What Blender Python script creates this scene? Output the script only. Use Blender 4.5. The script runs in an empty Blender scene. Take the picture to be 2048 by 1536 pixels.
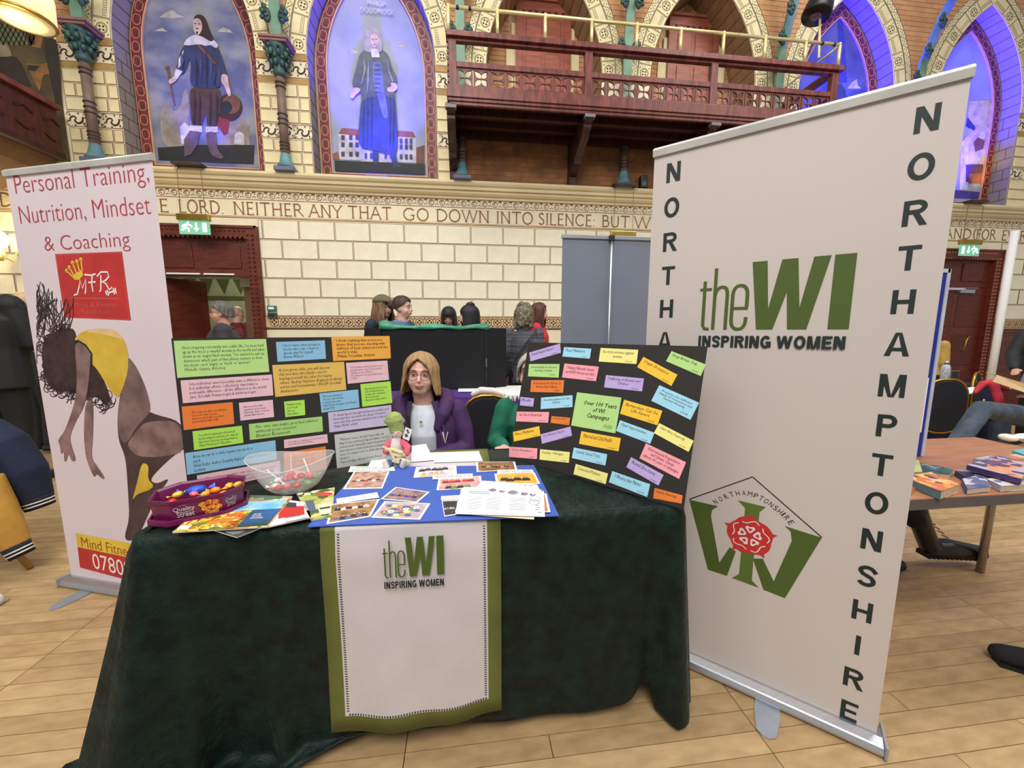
import bpy, math, random
from mathutils import Vector as V, Matrix
random.seed(7)
PI=math.pi
C=bpy.context.scene.collection
# ------------------------------------------------------------------ camera
FPX=769.0; TH=math.radians(7.63); PH=math.radians(6.83); CH=1.33
cd=bpy.data.cameras.new('camera'); cam=bpy.data.objects.new('camera',cd); C.objects.link(cam)
cam.location=(0,0,CH); cam.rotation_euler=(PI/2-TH,0,-PH)
cd.sensor_width=36; cd.sensor_fit='HORIZONTAL'; cd.lens=36*FPX/2048; cd.clip_start=.05; cd.clip_end=60
bpy.context.scene.camera=cam
# ------------------------------------------------------------------ world, lights, exposure
w=bpy.data.worlds.new('world'); bpy.context.scene.world=w; w.use_nodes=True
w.node_tree.nodes['Background'].inputs[0].default_value=(1,.975,.955,1)
w.node_tree.nodes['Background'].inputs[1].default_value=.36
vs=bpy.context.scene.view_settings; vs.view_transform='Standard'; vs.look='None'; vs.gamma=1; vs.use_curve_mapping=False
vs.exposure=0.03
def area(name,loc,size,energy,col,rot=(0,0,0),sy=None):
    l=bpy.data.lights.new(name,'AREA'); l.energy=energy; l.size=size; l.color=col
    if sy: l.shape='RECTANGLE'; l.size_y=sy
    o=bpy.data.objects.new(name,l); o.location=loc; o.rotation_euler=rot; C.objects.link(o); return o
area('hall_light',(-.8,2.6,7.6),2.2,165,(1,.97,.92))
area('hall_light',(4.5,2.6,7.6),2.2,180,(1,.97,.92))
area('hall_light',(-.6,-2.6,6.4),3.0,370,(1,.97,.93),(math.radians(32),0,0))
area('hall_light',(6.5,-1,6.4),2.5,120,(1,.97,.93),(math.radians(15),math.radians(12),0))
area('hall_light',(-5,-.5,6.4),2.5,110,(1,.97,.93),(math.radians(15),0,0))
def spot(name,loc,tgt,energy,col,ang,blend=.6,rad=.05):
    l=bpy.data.lights.new(name,'SPOT'); l.energy=energy; l.color=col; l.spot_size=math.radians(ang); l.spot_blend=blend; l.shadow_soft_size=rad
    o=bpy.data.objects.new(name,l); o.location=loc; C.objects.link(o)
    o.rotation_euler=(V(tgt)-V(loc)).to_track_quat('-Z','Y').to_euler(); return o
def point(name,loc,energy,col,rad=.1):
    l=bpy.data.lights.new(name,'POINT'); l.energy=energy; l.color=col; l.shadow_soft_size=rad
    o=bpy.data.objects.new(name,l); o.location=loc; C.objects.link(o); return o
# ------------------------------------------------------------------ measuring: the photograph's rays
RR=V((math.cos(PH),-math.sin(PH),0)); F0=V((math.sin(PH),math.cos(PH),0)); ZZ=V((0,0,1))
FF=F0*math.cos(TH)-ZZ*math.sin(TH); UU=F0*math.sin(TH)+ZZ*math.cos(TH); CC=V((0,0,CH))
def ray(x,y): return FF*FPX+RR*(x-1024)+UU*(768-y)
def atY(x,y,Y): d=ray(x,y); return CC+d*(Y/d.y)
def atZ(x,y,z): d=ray(x,y); return CC+d*((z-CH)/d.z)
def onpl(x,y,p0,n): d=ray(x,y); return CC+d*((V(p0)-CC).dot(n)/d.dot(n))
# ------------------------------------------------------------------ materials
def lin(c):
    r=[]
    for v in c:
        v=v/255.; r.append(v/12.92 if v<=.04045 else ((v+.055)/1.055)**2.4)
    return (*r,1)
MC={}
def mat(name,c,rough=.6,metal=0,var=.10,scale=8,bump=0,bscale=60,emit=0,sheen=0,trans=0,stretch=None,alpha=1,c2=None,detail=3,spec=.5):
    if name in MC: return MC[name]
    m=bpy.data.materials.new(name); m.use_nodes=True; nt=m.node_tree; N=nt.nodes; L=nt.links
    b=N['Principled BSDF']; b.inputs['Roughness'].default_value=rough; b.inputs['Metallic'].default_value=metal
    b.inputs['Specular IOR Level'].default_value=spec
    tc=N.new('ShaderNodeTexCoord'); mp=N.new('ShaderNodeMapping'); L.new(tc.outputs['Object'],mp.inputs[0])
    if stretch: mp.inputs['Scale'].default_value=stretch
    nz=N.new('ShaderNodeTexNoise'); nz.inputs['Scale'].default_value=scale; nz.inputs['Detail'].default_value=detail; L.new(mp.outputs[0],nz.inputs[0])
    rp=N.new('ShaderNodeValToRGB'); L.new(nz.outputs['Fac'],rp.inputs[0])
    a=lin(c); lo=tuple(v*(1-var) for v in a[:3]); hi=tuple(min(1,v*(1+var)) for v in a[:3])
    if c2: lo=a[:3]; hi=lin(c2)[:3]
    rp.color_ramp.elements[0].position=.35; rp.color_ramp.elements[1].position=.65
    rp.color_ramp.elements[0].color=(*lo,1); rp.color_ramp.elements[1].color=(*hi,1)
    L.new(rp.outputs[0],b.inputs['Base Color'])
    if bump:
        n2=N.new('ShaderNodeTexNoise'); n2.inputs['Scale'].default_value=bscale; n2.inputs['Detail'].default_value=4; L.new(mp.outputs[0],n2.inputs[0])
        bp=N.new('ShaderNodeBump'); bp.inputs['Strength'].default_value=bump; bp.inputs['Distance'].default_value=.01
        L.new(n2.outputs['Fac'],bp.inputs['Height']); L.new(bp.outputs[0],b.inputs['Normal'])
    if emit:
        b.inputs['Emission Color'].default_value=a; b.inputs['Emission Strength'].default_value=emit
    if sheen:
        b.inputs['Sheen Weight'].default_value=sheen; b.inputs['Sheen Roughness'].default_value=.35
    if trans: b.inputs['Transmission Weight'].default_value=trans; b.inputs['IOR'].default_value=1.2
    if alpha<1: b.inputs['Alpha'].default_value=alpha
    MC[name]=m; return m
def photo_mat(name,cols,scale=60,seed=0,rough=.3):
    if name in MC: return MC[name]
    m=bpy.data.materials.new(name); m.use_nodes=True; nt=m.node_tree; N=nt.nodes; L=nt.links
    b=N['Principled BSDF']; b.inputs['Roughness'].default_value=rough
    tc=N.new('ShaderNodeTexCoord'); mp=N.new('ShaderNodeMapping'); L.new(tc.outputs['Object'],mp.inputs[0]); mp.inputs['Location'].default_value=(seed,seed*.7,0)
    nz=N.new('ShaderNodeTexNoise'); nz.inputs['Scale'].default_value=scale*.8; L.new(mp.outputs[0],nz.inputs[0])
    mx=N.new('ShaderNodeMix'); mx.data_type='VECTOR'; mx.inputs[0].default_value=.04; L.new(mp.outputs[0],mx.inputs[4]); L.new(nz.outputs['Color'],mx.inputs[5])
    vo=N.new('ShaderNodeTexVoronoi'); vo.inputs['Scale'].default_value=scale; L.new(mx.outputs[1],vo.inputs['Vector'])
    sp=N.new('ShaderNodeSeparateColor'); L.new(vo.outputs['Color'],sp.inputs[0])
    rp=N.new('ShaderNodeValToRGB'); L.new(sp.outputs[0],rp.inputs[0]); rp.color_ramp.interpolation='CONSTANT'
    e=rp.color_ramp.elements
    while len(e)<len(cols): e.new(.5)
    for i,c in enumerate(cols): e[i].position=i/len(cols); e[i].color=lin(c)
    L.new(rp.outputs[0],b.inputs['Base Color']); MC[name]=m; return m
# ------------------------------------------------------------------ mesh builder
class MB:
    def __init__(s): s.v=[]; s.f=[]; s.m=[]
    def add(s,vs,fs,m=0):
        k=len(s.v); s.v+=[tuple(p) for p in vs]; s.f+=[tuple(i+k for i in f) for f in fs]; s.m+=[m]*len(fs); return s
    def box(s,c,sz,rz=0,m=0,R=None):
        R=R or Matrix.Rotation(rz,3,'Z'); c=V(c); h=[x/2 for x in sz]
        vs=[c+R@V((a*h[0],b*h[1],d*h[2])) for a in(-1,1) for b in(-1,1) for d in(-1,1)]
        return s.add(vs,[(0,1,3,2),(4,6,7,5),(0,4,5,1),(2,3,7,6),(0,2,6,4),(1,5,7,3)],m)
    def bx(s,x0,x1,y0,y1,z0,z1,m=0): return s.box(((x0+x1)/2,(y0+y1)/2,(z0+z1)/2),(x1-x0,y1-y0,z1-z0),0,m)
    def poly(s,pts,m=0): return s.add(pts,[tuple(range(len(pts)))],m)
    def prism(s,pts,vec,m=0):
        n=len(pts); vec=V(vec); p=[V(a) for a in pts]; q=[a+vec for a in p]
        return s.add(p+q,[tuple(range(n))[::-1],tuple(range(n,2*n))]+[(i,(i+1)%n,n+(i+1)%n,n+i) for i in range(n)],m)
    def loft(s,rings,m=0,cap=True,closed=True):
        n=len(rings[0]); vs=[p for r in rings for p in r]; fs=[]
        for k in range(len(rings)-1):
            for i in range(n if closed else n-1):
                j=(i+1)%n; fs.append((k*n+i,k*n+j,(k+1)*n+j,(k+1)*n+i))
        if cap and closed: fs+= [tuple(range(n))[::-1],tuple(range((len(rings)-1)*n,len(rings)*n))]
        return s.add(vs,fs,m)
    def tube(s,pts,r,n=8,m=0,cap=True,round_=False,up=None,ry=None):
        pts=[V(p) for p in pts]; k=len(pts); r=r if isinstance(r,(list,tuple)) else [r]*k
        if round_:
            a,b=(pts[0]-pts[1]).normalized(),(pts[-1]-pts[-2]).normalized()
            P0=[pts[0]+a*r[0]*q for q in(.95,.6)]; P1=[pts[-1]+b*r[-1]*q for q in(.6,.95)]
            ry=ry and [ry[0]*.3,ry[0]*.8]+list(ry)+[ry[-1]*.8,ry[-1]*.3]
            r=[r[0]*.3,r[0]*.8]+list(r)+[r[-1]*.8,r[-1]*.3]; pts=P0+pts+P1; k=len(pts)
        rings=[]; prev=None
        for i in range(k):
            t=(pts[min(i+1,k-1)]-pts[max(i-1,0)]).normalized()
            u=V(up) if up else (prev if prev is not None else (V((1,0,0)) if abs(t.x)<.9 else V((0,1,0))))
            u=(u-t*u.dot(t)); u=u.normalized() if u.length>1e-6 else t.orthogonal().normalized(); prev=u; w_=t.cross(u)
            ra=r[i]; rb=ry[i] if ry else ra
            rings.append([pts[i]+u*ra*math.cos(2*PI*j/n)+w_*rb*math.sin(2*PI*j/n) for j in range(n)])
        return s.loft(rings,m,cap)
    def lathe(s,prof,c,n=16,m=0,ax=None):
        c=V(c); R=ax or Matrix.Identity(3)
        return s.loft([[c+R@V((r*math.cos(2*PI*j/n),r*math.sin(2*PI*j/n),z)) for j in range(n)] for r,z in prof],m,cap=True)
    def sph(s,c,r,n=12,k=8,m=0,R=None):
        r=r if isinstance(r,(list,tuple)) else (r,r,r); R=R or Matrix.Identity(3); c=V(c)
        rings=[[c+R@V((r[0]*math.sin(PI*(i+.02)/(k+.04))*math.cos(2*PI*j/n),r[1]*math.sin(PI*(i+.02)/(k+.04))*math.sin(2*PI*j/n),-r[2]*math.cos(PI*(i+.02)/(k+.04)))) for j in range(n)] for i in range(k+1)]
        return s.loft(rings,m)
    def ribbon(s,pts,w,nrm,m=0,closed=False,off=0):
        pts=[V(p) for p in pts]; nrm=V(nrm).normalized(); k=len(pts); vs=[]
        for i in range(k):
            a=pts[(i-1)%k] if closed or i>0 else pts[i]; b=pts[(i+1)%k] if closed or i<k-1 else pts[i]
            t=(b-a).normalized(); d=nrm.cross(t); ww=w[i] if isinstance(w,(list,tuple)) else w
            vs+=[pts[i]+d*ww/2+nrm*off,pts[i]-d*ww/2+nrm*off]
        fs=[(2*i,2*i+1,(2*i+3)%(2*k),(2*i+2)%(2*k)) for i in range(k if closed else k-1)]
        return s.add(vs,fs,m)
    def disc(s,c,r,nrm,m=0,n=12,u=None):
        nrm=V(nrm).normalized(); u=V(u) if u else (V((1,0,0)) if abs(nrm.x)<.7 else V((0,1,0))); u=(u-nrm*u.dot(nrm)).normalized(); w_=nrm.cross(u); c=V(c)
        r=r if isinstance(r,(list,tuple)) else (r,r)
        return s.poly([c+u*r[0]*math.cos(2*PI*j/n)+w_*r[1]*math.sin(2*PI*j/n) for j in range(n)],m)
    def ring(s,c,r,w,nrm,m=0,n=16,a0=0,a1=2*PI):
        nrm=V(nrm).normalized(); u=V((1,0,0)) if abs(nrm.x)<.7 else V((0,1,0)); u=(u-nrm*u.dot(nrm)).normalized(); w_=nrm.cross(u); c=V(c)
        full=abs(a1-a0-2*PI)<1e-6
        return s.ribbon([c+u*r*math.cos(a0+(a1-a0)*j/n)+w_*r*math.sin(a0+(a1-a0)*j/n) for j in range(n if full else n+1)],w,nrm,m,full)
    def mesh(s,name,mats):
        me=bpy.data.meshes.new(name); me.from_pydata(s.v,[],s.f); me.validate()
        for a in (mats if isinstance(mats,(list,tuple)) else [mats]): me.materials.append(a)
        if len(me.polygons)==len(s.m): me.polygons.foreach_set('material_index',s.m)
        return me
    def build(s,name,mats,parent=None,smooth=False,bevel=0,remesh=0,sm=0,subd=0,solid=0):
        me=s.mesh(name,mats)
        if remesh:
            t=bpy.data.objects.new('t',me); C.objects.link(t)
            q=t.modifiers.new('r','REMESH'); q.mode='VOXEL'; q.voxel_size=remesh
            if sm: q=t.modifiers.new('s','SMOOTH'); q.factor=.5; q.iterations=sm
            dg=bpy.context.evaluated_depsgraph_get(); me2=bpy.data.meshes.new_from_object(t.evaluated_get(dg)); bpy.data.objects.remove(t)
            me2.materials.clear(); me2.materials.append(mats if not isinstance(mats,(list,tuple)) else mats[0]); me=me2; smooth=True; me.name=name
        if smooth: me.polygons.foreach_set('use_smooth',[True]*len(me.polygons))
        o=link(name,me,parent)
        if bevel: q=o.modifiers.new('b','BEVEL'); q.width=bevel; q.segments=2; q.limit_method='ANGLE'
        if solid: q=o.modifiers.new('so','SOLIDIFY'); q.thickness=solid; q.offset=0
        if subd: q=o.modifiers.new('u','SUBSURF'); q.levels=subd; q.render_levels=subd
        return o
def world_m(o):
    return (world_m(o.parent)@o.matrix_parent_inverse@o.matrix_basis) if o.parent else o.matrix_basis.copy()
def link(name,data,parent=None):
    o=bpy.data.objects.new(name,data); C.objects.link(o)
    if parent: o.parent=parent; o.matrix_parent_inverse=world_m(parent).inverted()
    return o
def tag(o,label=None,cat=None,group=None,kind=None):
    for k,v in (('label',label),('category',cat),('group',group),('kind',kind)):
        if v: o[k]=v
    return o
def thing(name,label,cat,loc=(0,0,0),rz=0,group=None):
    o=bpy.data.objects.new(name,None); C.objects.link(o); o.location=loc; o.rotation_euler=(0,0,rz); o.empty_display_size=.1
    return tag(o,label,cat,group)
def struct(name,mb,mats,parent=None,**k):
    o=mb.build(name,mats,parent,**k); tag(o,kind='structure'); return o
def copy_tree(o,parent=None):
    c=o.copy(); C.objects.link(c)
    if parent: c.parent=parent
    for ch in list(o.children): copy_tree(ch,c)
    return c
# text: mesh scaled into a box on a plane; tl = top left, u right, v up (unit vectors)
def text_mesh(body,shear=0,off=0,res=2,sp=1,align='LEFT',line=1):
    bold=max(off,0); off=min(off,0)
    cu=bpy.data.curves.new('t','FONT'); cu.body=body; cu.size=1; cu.shear=shear; cu.offset=off; cu.resolution_u=res; cu.space_character=sp; cu.align_x=align; cu.space_line=line
    t=bpy.data.objects.new('t',cu); C.objects.link(t)
    dg=bpy.context.evaluated_depsgraph_get(); me=bpy.data.meshes.new_from_object(t.evaluated_get(dg)); bpy.data.objects.remove(t)
    if bold:      # embolden by laying shifted copies over each other
        vs=[tuple(q.co) for q in me.vertices]; fs=[tuple(q.vertices) for q in me.polygons]; n=len(vs); V_=[]; F_=[]
        for k,(dx,dy) in enumerate(((-bold,0),(bold,0),(0,bold),(0,-bold))): V_+=[(x+dx,y+dy,z) for x,y,z in vs]; F_+=[tuple(i+k*n for i in f) for f in fs]
        me=bpy.data.meshes.new('t'); me.from_pydata(V_,[],F_)
    return me
def lettering(body,tl,u,v,w,h,m,parent=None,shear=0,off=0,sp=1,align='LEFT',line=1,lift=.0003,keep=False,name='lettering',halign='LEFT',res=4):
    me=text_mesh(body,shear,off,res,sp,align,line); u=V(u).normalized(); v=V(v).normalized(); n=u.cross(v)
    xs=[p.co.x for p in me.vertices]; ys=[p.co.y for p in me.vertices]
    x0,x1,y0,y1=min(xs),max(xs),min(ys),max(ys); sx=w/(x1-x0); sy=h/(y1-y0)
    if keep: sx=sy=min(sx,sy)
    dx=0
    if keep and halign=='CENTER': dx=(w-(x1-x0)*sx)/2
    if keep and halign=='RIGHT': dx=(w-(x1-x0)*sx)
    tl=V(tl)
    for p in me.vertices: p.co=tl+u*((p.co.x-x0)*sx+dx)+v*((p.co.y-y1)*sy)+n*lift
    me.materials.clear(); me.materials.append(m); me.name=name
    return link(name,me,parent)
def soft(pts,k=1,r=.22):
    for _ in range(k):
        q=[]
        for a,b in zip(pts,pts[1:]+pts[:1]): q+=[(a[0]+(b[0]-a[0])*r,a[1]+(b[1]-a[1])*r),(a[0]+(b[0]-a[0])*(1-r),a[1]+(b[1]-a[1])*(1-r))]
        pts=q
    return pts
def glyph(c,t=.19):
    # heavy sans capitals as flat polygons in a unit-high box
    W={'I':t,'M':.88,'W':1.15,'O':.82,'E':.66,'T':.72,'P':.68,'S':.70,'A':.82,'G':.80}.get(c,.74); Q=[]
    R=lambda x0,x1,y0,y1:Q.append([(x0,y0),(x1,y0),(x1,y1),(x0,y1)])
    def stroke(pts,w_):
        L=[];
        for i,(x,y) in enumerate(pts):
            a=pts[max(0,i-1)]; b=pts[min(len(pts)-1,i+1)]; dx,dy=b[0]-a[0],b[1]-a[1]; q=math.hypot(dx,dy) or 1; L.append(((x-dy/q*w_/2,y+dx/q*w_/2),(x+dy/q*w_/2,y-dx/q*w_/2)))
        for a,b in zip(L[:-1],L[1:]): Q.append([a[0],a[1],b[1],b[0]])
    arcp=lambda cx,cy,rx,ry,a0,a1,n=14:[(cx+rx*math.cos(math.radians(a0+(a1-a0)*i/n)),cy+ry*math.sin(math.radians(a0+(a1-a0)*i/n))) for i in range(n+1)]
    if c=='I': R(0,t,0,1)
    elif c=='N': R(0,t,0,1); R(W-t,W,0,1); Q.append([(0,1),(W-t*1.2,0),(W,0),(t*1.2,1)])
    elif c=='H': R(0,t,0,1); R(W-t,W,0,1); R(t,W-t,.5-t*.45,.5+t*.45)
    elif c=='T': R(0,W,1-t*.9,1); R(W/2-t/2,W/2+t/2,0,1-t*.9)
    elif c=='E': R(0,t,0,1); R(t,W,1-t*.88,1); R(t,W,0,t*.88); R(t,W-.05,.5-t*.42,.5+t*.42)
    elif c=='O': stroke(arcp(W/2,.5,W/2-t/2,.515-t*.45,0,360,32),t*.96)
    elif c=='A': Q.append([(0,0),(t*1.05,0),(W/2+.02,1),(W/2-t*.55,1)]); Q.append([(W-t*1.05,0),(W,0),(W/2+t*.55,1),(W/2-.02,1)]); R(.2,W-.2,.21,.21+t*.8)
    elif c=='M': R(0,t*.92,0,1); R(W-t*.92,W,0,1); Q.append([(0,1),(W/2-t*.5,0),(W/2+t*.1,0),(t*1.25,1)]); Q.append([(W-t*1.25,1),(W/2-t*.1,0),(W/2+t*.5,0),(W,1)])
    elif c=='W':
        for x0,x1 in((0,.27*W),(.27*W,.5*W),(.5*W,.73*W),(.73*W,W)):
            up=x0 in(0,.5*W); s=t*.5
            a,b=((x0,1),(x1,0)) if up else ((x0,0),(x1,1)); Q.append([(a[0]-s*(0 if a[0]==0 else 1)*1,a[1]),(a[0]+s*(2 if a[0]==0 else 1),a[1]),(b[0]+s*(0 if abs(b[0]-W)<1e-6 else 1),b[1]),(b[0]-s*(2 if abs(b[0]-W)<1e-6 else 1),b[1])])
    elif c in 'PR':
        R(0,t,0,1); y0=.42 if c=='P' else .46; r=(1-y0)/2-t*.42; stroke([(t*.9,1-t*.44),(W*.55,1-t*.44)]+arcp(W*.55,(1+y0)/2,W*.45-t*.5,r,90,-90)+[(t*.9,y0+t*.42)],t*.9)
        if c=='R': Q.append([(W*.40,.5),(W*.40+t*.95,.52),(W+.04,0),(W+.04-t*1.2,0)])
    elif c=='S': stroke([(W-.03,.70)]+arcp(W/2,.73,W/2-t*.5,.27-t*.42,20,180)+[(W*.28,.585),(W*.5,.52),(W*.74,.445)]+arcp(W/2,.27,W/2-t*.5,.28-t*.42,40,-165),t*.92)
    elif c=='G': stroke(arcp(W/2,.5,W/2-t/2,.515-t*.45,38,345,26),t*.95); R(W/2,W,.36,.36+t*.8); R(W-t*.9,W,.06,.40)
    return W,Q
def heavy(body,tl,u,v,w,h,m,parent,t=.19,gap=.14,lift=.0004,name='lettering'):
    x=0; P=[]
    for c in body:
        if c==' ': x+=.3; continue
        W,Q=glyph(c,t); P+=[[(x+a,b) for a,b in q] for q in Q]; x+=W+gap
    tot=x-gap; b=MB(); u=V(u);v=V(v); n=u.cross(v)
    for i,q in enumerate(P): b.poly([V(tl)+u*(a/tot*w)-v*((1-c)*h)+n*(lift+.00002*i) for a,c in q])
    return b.build(name,m,parent)
def curve_mesh(splines,extrude):
    cu=bpy.data.curves.new('c','CURVE'); cu.dimensions='2D'; cu.fill_mode='BOTH'; cu.extrude=extrude
    for pts in splines:
        sp=cu.splines.new('POLY'); sp.points.add(len(pts)-1); sp.use_cyclic_u=True
        for i,p in enumerate(pts): sp.points[i].co=(p[0],p[1],0,1)
    t=bpy.data.objects.new('t',cu); C.objects.link(t)
    dg=bpy.context.evaluated_depsgraph_get(); me=bpy.data.meshes.new_from_object(t.evaluated_get(dg)); bpy.data.objects.remove(t); return me
# ------------------------------------------------------------------ palette
cream=mat('cream_paint',(236,226,194),.75,var=.04,scale=3,bump=.15,bscale=90)
cream2=mat('cream_stone',(240,233,207),.75,var=.05,scale=5,bump=.12,bscale=70)
cream3=mat('cream_upper',(232,218,172),.75,var=.07,scale=6,bump=.12,bscale=70)
brown=mat('brown_line_paint',(120,72,52),.7)
dkbrown=mat('dark_brown_paint',(62,38,30),.7)
ochre=mat('ochre_band_paint',(176,138,78),.7,var=.12)
brickm=mat('brick_clay',(208,158,112),.85,c2=(198,146,102),scale=5,bump=.3,bscale=50)
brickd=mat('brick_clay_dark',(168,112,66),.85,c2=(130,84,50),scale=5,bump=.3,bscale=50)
mortar=mat('mortar',(222,190,146),.9)
wood=mat('red_mahogany',(112,46,28),.42,c2=(84,30,18),scale=6,stretch=(1,1,6),bump=.1,bscale=40)
woodh=mat('balcony_mahogany',(128,66,58),.38,c2=(90,42,36),scale=5,stretch=(5,1,1),bump=.1,bscale=30)
woodd=mat('dark_mahogany',(70,34,26),.45,c2=(48,22,18),scale=5,stretch=(4,1,1))
black=mat('black_board',(34,31,28),.75,var=.05)
white=mat('white_paper',(240,240,236),.7,var=.02)
ink=mat('black_ink',(30,30,34),.6)
inkg=mat('dark_green_ink',(22,38,36),.6)
wigreen=mat('olive_green_print',(74,94,32),.65,var=.03)
silver=mat('brushed_aluminium',(190,192,198),.32,metal=.85,var=.05,stretch=(1,30,30))
gold=mat('gold_frame_metal',(190,146,62),.3,metal=.9)
brass=mat('polished_brass',(236,222,160),.3,metal=.45)
# ================================================================== FLOOR
plank_m=[mat('plank_oak_%d'%i,c,.45,c2=c_,scale=9,detail=9,stretch=(1,3,1),bump=.10,bscale=120) for i,(c,c_) in enumerate([((188,158,114),(168,138,96)),((182,152,108),(162,132,92)),((194,164,120),(174,144,102)),((178,148,106),(156,128,90))])]
floor=struct('floor',MB().bx(-9,12,-3.2,6.6,-.06,-.006),mat('floor_gap_dark',(70,48,32),.8))
PW=.0705; cache={}
def plank(L,k):
    key=(round(L,2),k)
    if key not in cache:
        cache[key]=MB().box((0,0,-.003),(L-.003,PW-.0024,.006)).mesh('plank',plank_m[k])
    return cache[key]
joints=[-8.2,-6.6,-4.95,-3.3,-1.75,-.213,.953,2.45,3.9,5.4,7.0,8.6,10.2]
cnt=0; rest=MB()
y0=.882-PW*12
rows=[]
for r in range(85):
    y=y0+PW*(r+.5)
    if y>6.4: break
    # rows keep the long straight cross joints the photo shows; extra random joints in between
    off=0; segs=[]
    for a,b in zip(joints[:-1],joints[1:]):
        if random.random()<.35:
            m=a+(b-a)*random.uniform(.3,.7); segs+=[(a,m),(m,b)]
        else: segs.append((a,b))
    for a,b in segs: rows.append((y,a,b))
def vis(y,a,b):
    if y<.75: return False
    dep=y*math.cos(PH)+(a+b)/2*math.sin(PH); xm=(a+b)/2*math.cos(PH)-y*math.sin(PH)
    return dep>0 and abs(xm)<dep*1.55+.9
near=[q for q in rows if vis(*q)]; near.sort(key=lambda q:q[0]+abs((q[1]+q[2])/2)*.25)
pick=set(near[:300])
for q in rows:
    y,a,b=q; k=random.randrange(4)
    if q in pick:
        o=link('floor_plank',plank(b-a,k),floor); o.location=((a+b)/2,y,0)
    else: rest.bx(a+.001,b-.001,y-PW/2+.0009,y+PW/2-.0009,-.006,0,k)
o=rest.build('floor_boards',plank_m,floor); tag(o,kind='stuff')
# ================================================================== BACK WALL
WY=5.8; CX=[-3.44,-1.17,1.16,3.52,5.88,8.26]; HW=.82; SPR=4.9; AR=1.78; X0,X1=-8.2,11.5
D1=(-4.17,-2.90,2.60); D2=(7.72,9.0,2.58)     # door openings x0,x1,top
def arch(c,r_extra=0,n=10,z0=SPR,hw=HW):
    # pointed arch outline from left spring over apex to right spring (x,z)
    ang=math.acos((AR-HW)/(AR+r_extra)); L=[];
    for i in range(n+1):
        a=ang*i/n; L.append((c+(AR-HW)-(AR+r_extra)*math.cos(a), z0+(AR+r_extra)*math.sin(a)))
    R=[(2*c-x,z) for x,z in L[::-1]][1:]
    return L+R
wl=MB()
def face(pts,y=WY): wl.poly([(x,y,z) for x,z in pts])
# lower wall with the two doorways
face([(X0,0),(D1[0],0),(D1[0],D1[2]),(X0,D1[2])]); face([(D1[1],0),(D2[0],0),(D2[0],D1[2]),(D1[1],D1[2])]); face([(D2[1],0),(X1,0),(X1,D1[2]),(D2[1],D1[2])]); face([(X0,D1[2]),(X1,D1[2]),(X1,3.4),(X0,3.4)])
ed=[X0-.1]+[(a+b)/2 for a,b in zip(CX[:-1],CX[1:])]+[X1]; ed[0]=-4.87
face([(X0,3.4),(ed[0],3.4),(ed[0],6.9),(X0,6.9)])
for i,c in enumerate(CX):
    sill=4.1 if i in(2,3) else 3.4
    o_=arch(c); k=len(o_)//2
    left=[(ed[i],3.4),(c,3.4)]+([(c,sill)] if sill>3.4 else [])+[(c-HW,sill)]+o_[:k+1]+[(c,6.9),(ed[i],6.9)]
    face(left)
    right=[(ed[i+1],3.4),(ed[i+1],6.9),(c,6.9)]+o_[k:]+[(c+HW,sill)]+([(c,sill)] if sill>3.4 else [])+[(c,3.4)]
    face(right)
wall=struct('wall_back',wl,cream)
# reveals of the six niches, and the wall behind them
blockl=mat('reveal_plaster_shaded',(140,134,126),.7,var=.05)  # shade of the recesses put into the plaster colour, darker than the wall
for i,c in enumerate(CX):
    dep=.55 if i in(2,3) else .27; sill=4.1 if i in(2,3) else 3.4
    out=[(c-HW,sill)]+arch(c,n=12)+[(c+HW,sill)]
    rv=MB(); rv.loft([[V((x,WY,z)) for x,z in out],[V((x,WY+dep,z)) for x,z in out]],closed=False,cap=False)
    rv.poly([(c-HW,WY,sill),(c+HW,WY,sill),(c+HW,WY+dep,sill),(c-HW,WY+dep,sill)])
    for j in range(1,len(out)-1):       # painted joint lines on the reveal
        x,z=out[j]; n_=V((c-x,0,(4.6 if z>SPR else z)-z)).normalized(); rv.ribbon([(x,WY+.01,z),(x,WY+dep-.01,z)],.010,n_,1,off=.003)
    for sx in(-1,1):
        for q in range(1,9):
            z=3.4+q*.165
            if z<sill or z>SPR: continue
            rv.ribbon([(c+sx*HW,WY+.01,z),(c+sx*HW,WY+dep-.01,z)],.009,(-sx,0,0),1,off=.003)
            ym=WY+dep*(.35 if q%2 else .7); rv.ribbon([(c+sx*HW,ym,z),(c+sx*HW,ym,z+.165)],.009,(-sx,0,0),1,off=.003)
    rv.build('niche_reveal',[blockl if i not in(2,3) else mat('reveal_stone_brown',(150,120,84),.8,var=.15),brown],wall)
    bk=MB(); bk.bx(c-HW-.1,c+HW+.1,WY+dep,WY+dep+.05,sill-.1,6.9); bk.build('niche_back',cream if i not in(2,3) else mortar,wall)
# stone blocks: cream slab whose rim is a painted brown line
bc={}
def block(w,h,cm):
    k=(round(w,3),round(h,3),cm.name)
    if k not in bc:
        b=MB(); e=.0055
        o_=[(-w/2,-h/2),(w/2,-h/2),(w/2,h/2),(-w/2,h/2)]; i_=[(-w/2+e,-h/2+e),(w/2-e,-h/2+e),(w/2-e,h/2-e),(-w/2+e,h/2-e)]
        vs=[(x,0,z) for x,z in o_]+[(x,-.006,z) for x,z in o_]+[(x,-.006,z) for x,z in i_]
        b.add(vs,[(j,(j+1)%4,4+(j+1)%4,4+j) for j in range(4)]+[(4+j,4+(j+1)%4,8+(j+1)%4,8+j) for j in range(4)],1); b.add([(x,-.006,z) for x,z in i_],[(0,1,2,3)],0)
        bc[k]=b.mesh('stone_block',[cm,brown])
    return bc[k]
def put_block(xa,xb,za,zb,cm=cream2):
    o=link('stone_block',block(xb-xa,zb-za,cm),wall); o.location=((xa+xb)/2,WY,(za+zb)/2)
GAP=.012
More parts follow.
